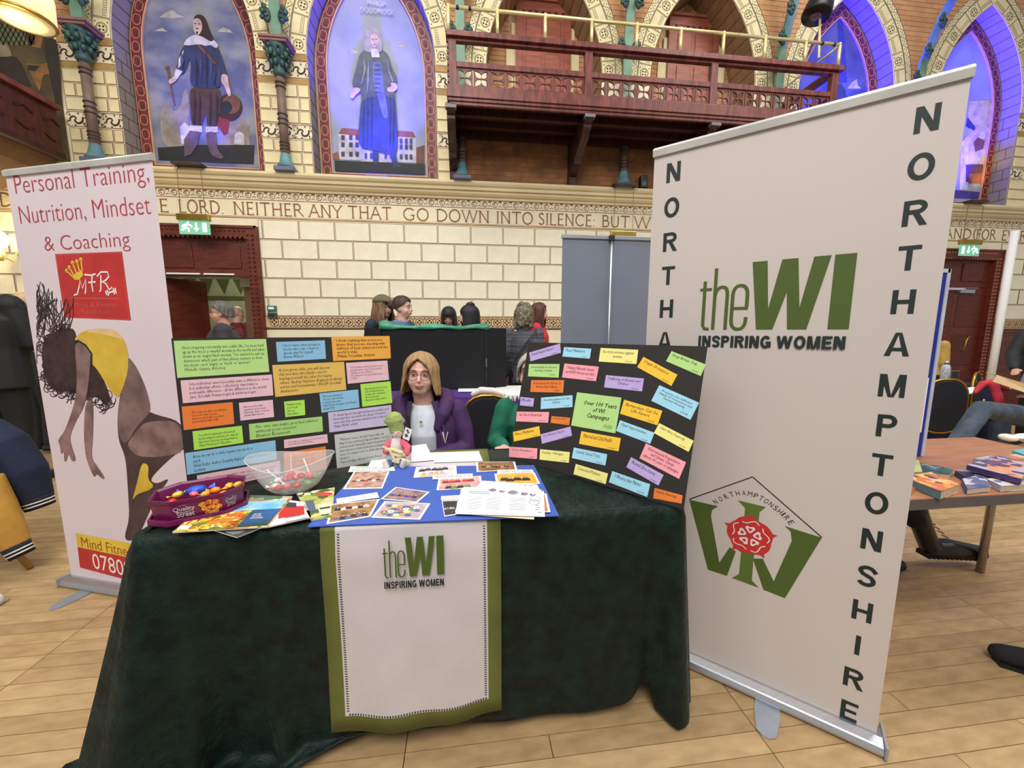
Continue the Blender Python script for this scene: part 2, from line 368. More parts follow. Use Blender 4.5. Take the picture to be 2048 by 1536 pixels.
for r in range(5):
    zt=2.843-.2575*r; zb=zt-.2575; off=.095 if r%2==0 else .095-.233
    x=off-.4665*19
    while x<11:
        a,b=x,x+.4665; x+=.4665
        fr=[(D1[0]-.14,D1[1]+.14),(D2[0]-.14,D2[1]+.14)]
        segs=[(a,b)]
        if zb<2.74:
            for f0,f1 in fr:
                ns=[]
                for s0,s1 in segs:
                    if s1<=f0 or s0>=f1: ns.append((s0,s1))
                    else:
                        if s0<f0: ns.append((s0,f0))
                        if s1>f1: ns.append((f1,s1))
                segs=ns
        for s0,s1 in segs:
            ztt=zt; zbb=zb
            if s1-s0>.05 and -7.4<s0<10.4:
                put_block(s0+GAP/2,s1-GAP/2,zbb+GAP/2,ztt-GAP/2)
# piers between arches
def pier(xa,xb,z0,rows,h,ph):
    for r in range(rows):
        z=z0+r*h; js=[xa,xb]; m=(xa+xb)/2+(.17 if (r+ph)%2 else -.17); js=[xa,m,xb] if (r+ph)%2 else [xa,m,m+.36 if m+.36<xb-.05 else xb,xb]
        js=sorted(set(js))
        for a,b in zip(js[:-1],js[1:]):
            if b-a>.04: put_block(a+.006,b-.006,z+.006,z+h-.006,cream3)
piers=[(-4.87,CX[0]-HW),(CX[0]+HW,CX[1]-HW),(CX[1]+HW,-.06),(CX[4]+HW,CX[5]-HW),(CX[5]+HW,10.4),(4.86,CX[4]-HW)]
for a,b in piers: pier(a,b,3.405,3,.155,0); pier(a,b,4.065,3,.16,1)
# painted bands on the piers (flat print on the wall)
pt=MB(); N_=(0,-1,0); YP=WY-.0045
def rect(x0,x1,z0,z1,m,y=YP): pt.poly([(x0,y,z0),(x1,y,z0),(x1,y,z1),(x0,y,z1)],m)
def spiral(cx,cz,r,turn,a0,sgn,m=0,w=.011,y=YP-.001):
    pts=[(cx+r*(1-.8*t)*math.cos(a0+sgn*turn*t),y,cz+r*(1-.8*t)*math.sin(a0+sgn*turn*t)) for t in [i/9 for i in range(10)]]
    pt.ribbon(pts,w,N_,m)
for a,b in piers:
    rect(a,b,4.83,4.90,1); rect(a,b,4.55,4.615,1)
    for zc,hh in((4.72,.10),(3.965,.085)):
        rect(a,b,zc+hh,zc+hh+.006,0,YP-.001); rect(a,b,zc-hh,zc-hh+.006,0,YP-.001)
        n=max(1,round((b-a)/.24)); 
        for j in range(n):
            cx=a+(j+.5)*(b-a)/n; s=1 if j%2 else -1
            spiral(cx,zc,.075,3.6,.4,s,2,.02); spiral(cx+.02*s,zc,.06,3.2,.4+PI,s,2,.016)
            for q in range(6): pt.disc((cx+.1*math.cos(q*1.05+.3),YP-.001,zc+.07*math.sin(q*1.05+.3)),.011,N_,0,6)
            for q in range(4): spiral(cx+.095*(1 if q%2 else -1),zc+.055*(1 if q<2 else -1),.028,4,q,1,0,.006)
# scroll band below the cornice, lines round the inscription
rect(X0,X1,3.088,3.094,0); rect(X0,X1,2.853,2.860,0); rect(X0,X1,2.872,2.876,0); rect(X0,X1,2.86,2.872,3,YP+.001)
x=-6.3
while x<10.6:
    pt.ring((x,YP-.001,3.145),.036,.007,N_,0,10); spiral(x,3.145,.026,5,1,1,0,.006)
    spiral(x+.075,3.16,.03,4,3,-1,0,.006); pt.ring((x+.075,YP-.001,3.11),.022,.006,N_,0,6,0,PI)
    pt.poly([(x+.05,YP-.001,3.19),(x+.1,YP-.001,3.19),(x+.075,YP-.001,3.175)],0); x+=.15
# quatrefoil dado border
for xa_,xb_ in((X0,D1[0]-.14),(D1[1]+.14,D2[0]-.14),(D2[1]+.14,X1)): rect(xa_,xb_,1.372,1.392,2); rect(xa_,xb_,1.400,1.406,0); rect(xa_,xb_,1.546,1.552,0); rect(xa_,xb_,1.405,1.547,3,YP+.001)
x=-6.2
while x<10.6:
    if not(D1[0]-.14<x<D1[1]+.14 or D2[0]-.14<x<D2[1]+.14):
        pt.ring((x,YP-.001,1.475),.058,.009,N_,2,14)
        for q in range(4): pt.disc((x+.026*math.cos(q*PI/2),YP-.001,1.475+.026*math.sin(q*PI/2)),.015,N_,2,7)
        pt.ring((x+.071,YP-.001,1.475),.05,.006,N_,0,6,.9,PI-.9); pt.ring((x+.071,YP-.001,1.475),.05,.006,N_,0,6,PI+.9,2*PI-.9)
        for sz in(-1,1): pt.disc((x+.071,YP-.001,1.475+sz*.055),.011,N_,2,6)
    x+=.142
o=pt.build('painted_ornament',[brown,ochre,dkbrown,mat('pale_tan_paint',(222,190,142),.75)],wall); tag(o,kind='stuff')
# voussoirs: real wedge stones with painted roundels or dotted strips, and the zigzag border ring
vlines=MB()
def vs_stone(c,a0,a1,side,kind,r0=0,r1=.2):
    # side -1 left arc, +1 right arc ; angles from spring
    def P(r,a,y): return V((c+side*(-(AR-HW)+(AR+r)*math.cos(a)),y,SPR+(AR+r)*math.sin(a)))
    b=MB(); g=.003; da=g/AR; yb=WY; yf=WY-.008
    am=(a0+a1)/2; q=[P(r0+g,a0+da,0),P(r1-g,a0+da,0),P(r1-g,am,0),P(r1-g,a1-da,0),P(r0+g,a1-da,0),P(r0+g,am,0)]
    for v in q: v.y=yf
    b.prism(q,(0,.008,0),0)
    cp=P((r0+r1)/2,am,yf-.001); ut=(P((r0+r1)/2,a1,0)-P((r0+r1)/2,a0,0)).normalized(); ur=(P(r1,am,0)-P(r0,am,0)).normalized()
    outl=[P(r0+.006,a0+.004,yf-.001),P(r1-.006,a0+.004,yf-.001),P(r1-.006,a1-.004,yf-.001),P(r0+.006,a1-.004,yf-.001)]
    b.ribbon(outl,.006,N_,1,True)
    if kind:
        b.ring(cp,.062,.007,N_,1,14); b.ring(cp,.05,.004,N_,1,12)
        for j in range(4):
            d=(ut*math.cos(j*PI/2+PI/4)+ur*math.sin(j*PI/2+PI/4)); b.disc(cp+d*.027,(.013,.013),N_,1,6); b.disc(cp+d*.095,.009,N_,1,6)
    else:
        for s_ in(-1,1): b.ribbon([cp+ur*s_*.018-ut*.1+ur*-.035,cp+ur*s_*.018+ut*.1+ur*-.035],.005,N_,1)
        for j in range(-3,4): b.disc(cp+ut*j*.028-ur*.035,.007,N_,1,6)
    b.build('voussoir_stone',[cream3,dkbrown],wall)
angT=math.acos((AR-HW)/AR)
for c in CX:
    n=8
    for side in(-1,1):
        for j in range(n):
            a0=angT*j/n; a1=angT*(j+1)/n
            if SPR+AR*math.sin(a0)<6.75: vs_stone(c,a0,a1,side,j%2==0)
        ang2=math.acos((AR-HW)/(AR+.3))
        def P(r,a,y=WY-.009): return (c+side*(-(AR-HW)+(AR+r)*math.cos(a)),y,SPR+(AR+r)*math.sin(a))
        ring_=[P(.2,ang2*i/16) for i in range(17)]+[P(.3,ang2*i/16) for i in range(16,-1,-1)]
        vlines.add([P(.2,ang2*i/16) for i in range(17)]+[P(.3,ang2*i/16) for i in range(17)],[(i,i+1,18+i,17+i) for i in range(16)],0)
        vlines.ribbon([P(.205,ang2*i/16,WY-.011) for i in range(17)],.007,N_,1); vlines.ribbon([P(.297,ang2*i/16,WY-.011) for i in range(17)],.007,N_,1)
        zz=[P(.215 if i%2 else .287,ang2*i/34,WY-.011) for i in range(35)]; vlines.ribbon(zz,.007,N_,1)
        for i in range(34): vlines.disc(P(.235 if i%2==0 else .268,ang2*(i+.0)/34,WY-.011),.008,N_,1,6)
o=vlines.build('zigzag_border',[cream3,dkbrown],wall); tag(o,kind='stuff')
# spandrel brick above the springing, brick infill under the balcony: real bricks, too many and small to pick apart
def brickfield(x0,x1,z0,z1,gaps,m,name,par,y=WY,L=.215,H=.067):
    # gaps(z) gives the x intervals that are brick at that height; bricks are cut at their ends
    b=MB(); r=0; z=z0
    while z<z1:
        for g0,g1 in gaps(z+H/2):
            g0,g1=max(g0,x0),min(g1,x1); x=x0-(L/2 if r%2 else 0)
            while x<g1:
                a=max(x,g0); e=min(x+L,g1)
                if e-a>.02: b.bx(a+.004,e-.004,y-.010+random.uniform(-.002,.002),y,z+.004,min(z+H,z1)-.004,random.randrange(2))
                x+=L
        z+=H; r+=1
    o=b.build(name,m,par); tag(o,kind='stuff'); return o
def between(z):
    zz=max(0,z-SPR); R_=AR+.3; hx=math.sqrt(max(0,R_*R_-zz*zz))-(AR-HW); xs=[-4.87]
    for c in CX: xs+=[c-max(hx,0),c+max(hx,0)]
    xs.append(10.6); return list(zip(xs[::2],xs[1::2]))
def beside(c):
    def f(z):
        zz=max(0,z-SPR); hx=math.sqrt(max(0,AR*AR-zz*zz))-(AR-HW)
        return [(c-hx,c-.44),(c+.44,c+hx)] if z<6.2 else [(c-hx,c+hx)]
    return f
bg=MB(); bg.poly([(-4.87,WY-.003,4.905),(11,WY-.003,4.905),(11,WY-.003,6.85),(-4.87,WY-.003,6.85)])
# mortar backing only in the spandrels: cut per spandrel with strips
bg=MB()
for i in range(60):
    z0_=4.905+i*.033; z1_=z0_+.033
    xs=[-4.87]
    for c in CX:
        zz=max(0,z0_-SPR); R_=AR+.25
        if zz<R_:
            hx=math.sqrt(R_*R_-zz*zz)-(AR-HW)
            if hx>0: xs+=[c-hx,c+hx]
    xs.append(11)
    for a,b in zip(xs[::2],xs[1::2]):
        if b>a: bg.poly([(a,WY-.003,z0_),(b,WY-.003,z0_),(b,WY-.003,z1_),(a,WY-.003,z1_)])
bg.build('mortar_bed',mortar,wall)
bk=[brickm,mat('brick_clay_light',(204,152,106),.85,c2=(192,138,96),scale=5)]
brickfield(-4.87,10.6,4.91,6.8,between,bk,'spandrel_bricks',wall)
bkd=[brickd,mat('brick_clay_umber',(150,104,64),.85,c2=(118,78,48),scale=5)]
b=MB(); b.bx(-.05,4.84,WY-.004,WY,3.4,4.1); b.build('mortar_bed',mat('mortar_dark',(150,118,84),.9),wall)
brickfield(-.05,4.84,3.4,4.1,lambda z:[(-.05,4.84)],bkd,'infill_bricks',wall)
for c in CX[2:4]:
    brickfield(c-HW,c+HW,4.1,6.6,beside(c),bk,'niche_bricks',wall,y=WY+.55)
# cornice
prof=[(0,3.20),(-.03,3.20),(-.035,3.225),(-.06,3.235),(-.085,3.26),(-.09,3.29),(-.12,3.295),(-.125,3.33),(-.15,3.345),(-.165,3.37),(-.165,3.40),(0,3.40)]
cm=MB(); cm.loft([[V((x,WY+y,z)) for y,z in prof] for x in(-8.2,11.5)]); struct('trim_1',cm,mat('cornice_cream',(224,208,166),.6,var=.06,scale=2),wall)
# inscription in serif capitals: stroke font
G={'A':([(0,0),(.42,1)],[(.42,1),(.84,0)],[(.16,.36),(.68,.36)]),'B':([(.1,0),(.1,1)],[(.1,1),(.4,1),(.52,.9),(.52,.65),(.4,.54),(.1,.54)],[(.1,.54),(.45,.54),(.6,.42),(.6,.14),(.45,0),(.1,0)]),
'C':([(.82,.85),(.6,1),(.3,.97),(.07,.72),(.05,.35),(.25,.05),(.55,-.01),(.82,.15)],),'D':([(.1,0),(.1,1)],[(.1,1),(.4,1),(.7,.85),(.84,.5),(.7,.15),(.4,0),(.1,0)]),
'E':([(.1,0),(.1,1)],[(.1,1),(.52,1)],[(.1,.52),(.45,.52)],[(.1,0),(.55,0)]),'F':([(.1,0),(.1,1)],[(.1,1),(.52,1)],[(.1,.52),(.45,.52)]),
'G':([(.82,.85),(.6,1),(.3,.97),(.07,.72),(.05,.35),(.25,.05),(.55,-.01),(.8,.1),(.8,.42)],[(.6,.42),(.9,.42)]),'H':([(.1,0),(.1,1)],[(.72,0),(.72,1)],[(.1,.52),(.72,.52)]),
'I':([(.1,0),(.1,1)],),'L':([(.1,0),(.1,1)],[(.1,0),(.58,0)]),'M':([(.05,0),(.15,1)],[(.15,1),(.5,0)],[(.5,0),(.85,1)],[(.85,1),(.95,0)]),
'N':([(.1,0),(.1,1)],[(.1,1),(.75,0)],[(.75,0),(.75,1)]),'O':([(.45+.42*math.cos(t*PI/8),.5+.52*math.sin(t*PI/8)) for t in range(17)],),
'P':([(.1,0),(.1,1)],[(.1,1),(.4,1),(.55,.88),(.55,.6),(.4,.48),(.1,.48)]),'R':([(.1,0),(.1,1)],[(.1,1),(.4,1),(.55,.88),(.55,.62),(.4,.52),(.1,.52)],[(.35,.52),(.8,-.02)]),
'S':([(.5,.88),(.3,1.01),(.1,.9),(.1,.7),(.3,.53),(.5,.38),(.52,.15),(.3,-.02),(.05,.12)],),'T':([(.38,0),(.38,1)],[(.0,.95),(.03,1),(.73,1),(.76,.95)]),
'U':([(.1,1),(.1,.3),(.2,.05),(.42,-.02),(.62,.05),(.7,.3),(.7,1)],),'V':([(0,1),(.4,0)],[(.4,0),(.8,1)]),'W':([(0,1),(.32,0)],[(.32,0),(.6,1)],[(.6,1),(.9,0)],[(.9,0),(1.2,1)]),
'Y':([(0,1),(.38,.48)],[(.76,1),(.38,.48)],[(.38,.48),(.38,0)]),'(':([(.3,1.1),(.1,.75),(.1,.25),(.3,-.1)],),'.':([(.05,0),(.12,.06)],),';':([(.05,.0),(.12,.06)],[(.05,.5),(.12,.56)])}
WID={'A':.84,'B':.62,'C':.85,'D':.86,'E':.58,'F':.55,'G':.92,'H':.82,'I':.2,'L':.6,'M':1,'N':.85,'O':.9,'P':.58,'R':.8,'S':.58,'T':.76,'U':.8,'V':.8,'W':1.2,'Y':.76,'(':.3,'.':.15,';':.15}
ins=MB()
KK=[0]
def word(s,x0,x1,zb=2.899,h=.155):
    tot=sum(WID[c] for c in s)+.16*(len(s)-1); k=(x1-x0)/tot; x=x0
    for c in s:
        for st in G[c]:
            vert=abs(st[0][0]-st[-1][0])<.05 and len(st)==2; pts=[(x+px*k,WY-.004,zb+pz*h) for px,pz in st]
            KK[0]=(KK[0]+1)%12; oy=KK[0]*.00012; pts=[(q[0],q[1]-oy,q[2]) for q in pts]
            diag_thin=len(st)==2 and not vert
            ins.ribbon(pts,.017 if vert or len(st)>2 else .013,N_)
            if len(st)==2:
                for (px,pz) in st:
                    if pz in(0,1) and c not in '.;(' and not (c in 'EFLT' and abs(st[0][1]-st[1][1])<.01): ins.ribbon([(x+px*k-.02,WY-.0058-oy*.3,zb+pz*h),(x+px*k+.02,WY-.0058-oy*.3,zb+pz*h)],.006,N_)
                if c in 'EFL' and abs(st[0][1]-st[1][1])<.01: xe,ze=st[1]; ins.ribbon([(x+xe*k,WY-.0058-oy*.3,zb+ze*h-.014),(x+xe*k,WY-.0058-oy*.3,zb+ze*h+.014)],.007,N_)
        x+=(WID[c]+.16)*k
for s,a,b in [('THE',-6.7,-6.3),('DEAD',-6.2,-5.62),('PRAISE',-5.52,-4.87),('NOT',-4.77,-4.38),('THE',-4.27,-3.84),('LORD.',-3.712,-3.176),('NEITHER',-3.045,-2.167),('ANY',-2.091,-1.667),('THAT',-1.578,-1.005),('GO',-.842,-.494),('DOWN',-.383,.363),('INTO',.471,.997),('SILENCE;',1.084,1.93),('BUT',2.045,2.469),('WE',2.55,2.95),('WILL',3.06,3.55),('PRAISE',3.66,4.35),('THE',4.46,4.8),('LORD',4.9,5.44),('FROM',5.55,6.15),('THIS',6.26,6.7),('TIME',6.8,7.3),('AND',7.979,8.498),('(FOR',8.539,8.995),('EVERMORE',9.121,10.2)]:
    word(s,a,b)
ins.build('inscription_lettering',mat('inscription_paint',(140,92,66),.7),wall)
# ================================================================== PAINTINGS IN THE NICHES
frame_red=mat('frame_crimson',(128,44,44),.5,c2=(104,36,44),scale=10,bump=.1); frame_line=mat('frame_gilt_line',(206,160,120),.5); 
sky=mat('painted_sky',(92,98,132),.6,c2=(150,150,158),scale=2.2,stretch=(1,1,1.6)); skyp=mat('painted_sky_pale',(138,144,176),.6,c2=(164,168,186),scale=2)
def pmat(n,c,c2=None): return mat('oil_'+n,c,.6,c2=c2 or tuple(int(v*.8) for v in c),scale=9)
def painting(i,label,draw,skym,group):
    c=CX[i]; yb=WY+.27; t=thing('painting',label,'painting',(c,yb,3.45),0,group)
    def outl(e,z0): 
        k=.80-e; ax=arch(c,-(.02+e),n=10); return [(c-HW+.02+e,z0+e)]+ax+[(c+HW-.02-e,z0+e)]
    o_=outl(0,3.42); i_=outl(.145,3.42)
    b=MB(); n=len(o_)
    vo=[(x,yb-.04,z) for x,z in o_]; vi=[(x,yb-.04,z) for x,z in i_]; vd=[(x,yb-.012,z) for x,z in i_]; vb=[(x,yb-.001,z) for x,z in o_]
    b.add(vo+vi,[(j,(j+1)%n,n+(j+1)%n,n+j) for j in range(n)]); b.add(vi+vd,[(j,(j+1)%n,n+(j+1)%n,n+j) for j in range(n)],1); b.add(vo+vb,[(j,(j+1)%n,n+(j+1)%n,n+j) for j in range(n)])
    b.ribbon([V(p)+V((0,-.003,0)) for p in vi],.018,N_,1,True); b.ribbon([(x,yb-.043,z) for x,z in outl(.012,3.42)],.008,N_,1,True)
    # repeated carved oblongs round the border
    mid=outl(.075,3.42); acc=0
    for a,e in zip(mid,mid[1:]+mid[:1]):
        L=math.hypot(e[0]-a[0],e[1]-a[1]); m=max(1,round(L/.17))
        for j in range(m):
            f=(j+.5)/m; px,pz=a[0]+(e[0]-a[0])*f,a[1]+(e[1]-a[1])*f; u=V((e[0]-a[0],0,e[1]-a[1])).normalized(); w_=V((-u.z,0,u.x)); p=V((px,yb-.044,pz))
            b.ribbon([p+u*.06+w_*.02,p+u*.06-w_*.02,p+u*.035-w_*.042,p-u*.035-w_*.042,p-u*.06-w_*.02,p-u*.06+w_*.02,p-u*.035+w_*.042,p+u*.035+w_*.042],.007,N_,1,True)
            b.disc(p,(.03,.018),N_,2,8,u=u)
    b.build('picture_frame',[frame_red,frame_line,pmat('rust',(104,52,36))],t)
    cv=MB(); cv.poly([(x,yb-.012,z) for x,z in i_]); cv.build('canvas',skym,t)
    if draw: draw(t,yb-.0125)
    return t
def painter(ox,oy,sc,Yp,t):
    st={'k':0}
    def P(pts,m,name=None):
        st['k']+=1; y=Yp-.0006*st['k']
        return [atY(ox+a/sc,oy+b_/sc,y) for a,b_ in pts],m
    return P
def draw_fig(t,Yp,ox,oy,sc,shapes):
    mb=MB(); ms=[]; 
    for k,(m,pts) in enumerate(shapes):
        if m not in ms: ms.append(m)
        y=Yp-.0007*(k+1)
        mb.poly([atY(ox+a/sc,oy+b_/sc,y) for a,b_ in (soft(pts,2) if len(pts)>6 else pts)],ms.index(m))
    mb.build('painted_figure',ms,t)
def blob(cx,cy,rx,ry,n=14,j=0,seed=1):
    r=random.Random(seed); return [(cx+rx*(1+r.uniform(-j,j))*math.cos(2*PI*i/n),cy+ry*(1+r.uniform(-j,j))*math.sin(2*PI*i/n)) for i in range(n)]
skin=pmat('skin',(226,190,176)); hairb=pmat('hair_brown',(62,34,30)); blue_=pmat('blue_doublet',(52,60,92)); lace=pmat('lace',(226,218,220)); brn=pmat('brown_breeches',(84,58,44)); stone_=pmat('pale_stone',(160,148,134)); dkg=pmat('dark_ground',(34,36,38)); redp=pmat('red_cloth',(150,48,50)); boot=pmat('grey_boot',(108,88,94)); leath=pmat('tan_leather',(128,78,56)); cloud=pmat('cloud',(196,190,176))
def fig1(t,Yp):
    S=[(cloud,[(1210,130),(1260,90),(1310,75),(1350,110),(1400,130),(1310,140)]),(cloud,[(1650,240),(1690,205),(1740,225),(1770,250)]),(cloud,[(1170,235),(1230,210),(1270,240)]),
    (stone_,[(1210,860),(1245,800),(1265,760),(1290,800),(1320,850),(1375,800),(1385,720),(1410,660),(1430,720),(1440,1110),(1235,1130)]),(stone_,[(1720,900),(1780,940),(1830,900),(1890,960),(1895,1100),(1700,1100)]),
    (lace,[(1375,1090),(1365,960),(1400,930),(1440,960),(1445,1100)]),(lace,[(1775,1090),(1780,1020),(1815,995),(1850,1020),(1855,1100)]),
    (dkg,[(1195,1120),(1500,1100),(1930,1100),(1925,1245),(1205,1215)]),
    (hairb,blob(1740,815,100,105,16)),(leath,blob(1755,790,70,75)),(dkg,blob(1715,815,48,50)),(redp,[(1640,880),(1740,910),(1730,1010),(1700,1025),(1655,960)]),
    (leath,[(1262,510),(1285,505),(1300,640),(1330,800),(1320,800),(1290,650)]),(leath,blob(1270,515,18,16)),
    (brn,[(1440,650),(1670,660),(1680,760),(1650,960),(1570,965),(1560,840),(1530,965),(1455,960),(1440,800)]),
    (lace,[(1440,950),(1530,955),(1535,1005),(1435,1000)]),(lace,[(1560,960),(1650,960),(1655,1005),(1560,1005)]),
    (boot,[(1440,990),(1520,1000),(1500,1090),(1450,1170),(1400,1190),(1395,1060)]),(boot,[(1560,1000),(1640,1000),(1645,1130),(1700,1190),(1680,1210),(1600,1180),(1570,1080)]),
    (blue_,[(1385,345),(1480,330),(1640,350),(1665,480),(1680,600),(1670,665),(1570,670),(1435,650),(1450,500),(1440,430),(1410,540),(1370,570),(1335,555),(1345,470)]),
    (lace,[(1380,400),(1395,375),(1370,500),(1350,520),(1355,450)]),(lace,[(1335,520),(1385,540),(1345,600),(1285,635),(1280,610),(1320,580)]),(skin,[(1285,600),(1330,590),(1340,610),(1295,640)]),
    (blue_,[(1640,350),(1665,380),(1700,480),(1720,560),(1690,580),(1660,500)]),(skin,[(1680,560),(1725,565),(1735,640),(1755,720),(1735,740),(1700,650),(1675,620)]),
    (leath,[(1490,340),(1515,338),(1640,480),(1625,490)]),(lace,[(1390,340),(1410,300),(1460,265),(1530,262),(1620,300),(1660,345),(1640,370),(1600,340),(1560,350),(1520,335),(1470,340),(1430,345)]),
    (hairb,[(1470,130),(1500,105),(1545,120),(1570,160),(1590,230),(1625,300),(1600,320),(1540,280),(1480,260),(1465,180)]),(skin,[(1465,145),(1500,135),(1530,160),(1535,220),(1510,265),(1485,270),(1462,215)]),
    (hairb,blob(1497,215,14,4)),(hairb,[(1485,240),(1503,240),(1494,270)]),(hairb,blob(1480,178,8,3)),(hairb,blob(1512,180,8,3))]
    fo=pmat('doublet_fold',(36,42,70)); fb=pmat('breeches_fold',(54,36,30)); fl=pmat('doublet_light',(74,86,124))
    for q in ([(1560,360),(1575,480),(1570,660),(1562,660),(1560,480)],[(1480,420),(1500,520),(1490,650),(1482,640),(1486,520)],[(1630,500),(1640,560),(1625,650),(1618,640),(1628,560)]): S.append((fo,q))
    for q in ([(1520,400),(1532,500),(1525,600),(1515,500)],[(1600,420),(1612,500),(1600,600),(1592,500)],[(1375,380),(1395,460),(1375,530),(1368,460)]): S.append((fl,q))
    for x in(1470,1510,1590,1640): S.append((fb,[(x,680),(x+10,760),(x+4,940),(x-6,940),(x,760)]))
    draw_fig(t,Yp,0,0,3.793,S)
gown=pmat('olive_gown',(96,104,84),(70,82,74)); gownd=pmat('slate_gown',(50,68,88),(38,54,76)); wig=pmat('grey_wig',(176,168,164)); roof=pmat('roof_tile',(150,84,72)); hs=pmat('house_front',(206,204,222)); win=pmat('house_window',(70,66,84))
def fig2(t,Yp):
    S=[(cloud,[(740,395),(780,365),(830,395),(800,405)]),(cloud,[(1100,350),(1150,335),(1200,350),(1150,362)]),
    (roof,[(665,1020),(700,970),(850,985),(850,1040)]),(roof,[(1110,1040),(1110,990),(1235,1000),(1258,1045)]),(hs,[(668,1015),(850,1035),(850,1215),(680,1210)]),(hs,[(1110,1035),(1258,1045),(1258,1235),(1110,1230)]),(hs,[(840,1130),(1120,1160),(1120,1235),(840,1225)]),
    (roof,[(630,1165),(665,1150),(680,1210),(632,1210)]),(leath,[(1262,1120),(1325,1100),(1325,1240),(1262,1240)])]
    for x in(692,752,800): 
        for y in(1025,1080,1150): S.append((win,[(x,y),(x+26,y+2),(x+26,y+36),(x,y+34)]))
    for x in(1135,1175,1210):
        for y in(1050,1095,1170): S.append((win,[(x,y),(x+22,y+2),(x+22,y+36),(x,y+34)]))
    for x in(870,910,950,1020,1060): S.append((win,[(x,1160),(x+18,1161),(x+18,1200),(x,1199)]))
    S+=[(dkg,[(640,1215),(1328,1245),(1328,1320),(645,1295)]),
    (gown,[(830,400),(900,370),(1000,375),(1050,410),(1080,520),(1120,590),(1110,640),(1080,660),(1105,700),(1120,1160),(1060,1165),(960,1140),(820,1120),(830,900),(850,700),(800,680),(770,630),(800,540)]),
    (gownd,[(845,740),(1100,720),(1115,900),(1125,1165),(1050,1170),(960,1145),(815,1115),(830,900)]),
    (gownd,[(925,1150),(975,1150),(975,1235),(940,1245),(930,1200)]),(gownd,[(1060,1160),(1110,1160),(1115,1220),(1150,1270),(1090,1270)]),
    (pmat('blue_waistcoat',(110,118,150)),[(930,460),(1000,460),(1010,640),(1040,800),(1050,890),(1010,900),(960,700),(930,600)]),
    (skin,[(790,660),(840,670),(830,700),(800,720),(780,750),(760,740),(765,700)]),(skin,[(1065,625),(1110,630),(1120,670),(1090,700),(1045,695),(1040,665),(1075,655)]),
    (wig,[(870,250),(900,215),(945,205),(985,240),(1000,310),(1005,370),(990,400),(870,395),(860,330)]),(skin,[(915,270),(940,250),(970,270),(972,320),(945,360),(920,330)]),(lace,[(915,370),(970,370),(985,435),(925,435)]),(hairb,blob(932,298,6,3)),(hairb,blob(958,298,6,3)),(redp,blob(945,335,8,3))]
    gl=pmat('gown_light',(140,148,132)); gd_=pmat('gown_shadow',(44,56,66))
    for q in ([(860,430),(880,520),(850,640),(842,640),(862,520)],[(1040,430),(1060,540),(1090,620),(1080,625),(1048,545)],[(900,440),(905,600),(890,720),(884,600)]): S.append((gl,q))
    for x in(860,890,920,1060,1085): S.append((gd_,[(x,700),(x+8,850),(x+2,1120),(x-6,1100),(x,850)]))
    for y in range(480,700,34): S.append((gl,[(945,y),(990,y+4),(990,y+10),(945,y+6)]))
    draw_fig(t,Yp,500,0,3.793,S)
    for s,x,y,w_,h_ in(('PHILIP',888,2,125,28),('DODDRIDGE',835,50,225,32)):
        a=atY(500+x/3.793,y/3.793,Yp-.03); lettering(s,a,(1,0,0),(0,0,1),w_/3.793/135,h_/3.793/135,pmat('lettering',(214,208,226)),t)
def fig5(t,Yp):
    draw_fig(t,Yp,1400,0,3.16,[(cloud,[(930,560),(960,520),(990,500),(1000,540),(1020,560)]),(gownd,[(840,640),(850,560),(890,530),(920,570),(925,640)]),(pmat('folded_blue',(60,64,140)),[(870,110),(905,110),(930,520),(880,520)])])
def fig6(t,Yp):
    draw_fig(t,Yp,1400,0,3.16,[(pmat('warm_haze',(206,190,130)),[(1700,640),(1860,630),(1850,1040),(1680,1040)]),(blue_,[(1690,740),(1740,800),(1740,830),(1680,800)]),(skin,blob(1745,835,15,20)),(leath,[(1755,870),(1800,890),(1790,940),(1740,960),(1730,900)]),(lace,[(1650,900),(1700,850),(1690,1200),(1640,1200)]),(pmat('wood_chest',(96,62,66)),[(1680,1040),(1790,1040),(1790,1150),(1680,1150)]),(roof,[(1700,1100),(1800,1090),(1795,1160),(1700,1160)]),(pmat('violet_ground',(80,62,150)),[(1600,1200),(1790,1215),(1785,1260),(1595,1250)])])
painting(0,'arched painting of a cavalier in a blue doublet holding a hat','painting' and fig1,sky,'arched wall paintings')
painting(1,'arched painting of a bewigged man in a long gown before white houses',fig2,skyp,'arched wall paintings')
painting(4,'arched painting with dark blue sky behind the right end of the balcony',fig5,mat('painted_sky_deep',(62,64,112),.6,c2=(96,98,132),scale=2.5),'arched wall paintings')
painting(5,'arched painting at the far right lit from blue to yellow above the right doorway',fig6,skyp,'arched wall paintings')
# blue up-lights standing on the cornice in the niches
fx=mat('black_metal',(24,24,26),.4,metal=.3); lens_b=mat('blue_led_lens',(40,50,255),.3,emit=14)
def uplight(c,side,label,en,yel=False):
    t=thing('uplight',label,'light',(c,WY-.06,3.4),0,'blue niche uplights')
    b=MB(); b.bx(c-.16,c+.16,WY-.10,WY+.02,3.402,3.432); b.build('housing',fx,t,bevel=.004)
    b=MB(); b.bx(c-.14,c+.14,WY-.09,WY+.01,3.432,3.436); b.build('lens',lens_b,t)
    spot('niche_beam',(c-.1,WY+.02,3.46),(c-.34,WY+.05,6.2),en,(.03,.015,1),62,.8,.08)
    spot('niche_beam',(c+.1,WY+.02,3.46),(c+.44,WY+.05,6.2),en,(.03,.015,1),62,.8,.08)
for i,e_,l in((0,150,'blue uplight below the painting of the cavalier'),(1,620,'blue uplight below the painting of the bewigged man'),(4,1700,'blue uplight below the painting behind the balcony end'),(5,1700,'blue uplight below the far right painting')): uplight(CX[i],0,l,e_)
spot('niche_beam',(CX[5]+.55,WY+.05,3.5),(CX[5]+.6,WY+.2,4.8),60,(1,.75,.25),50,.8,.05)
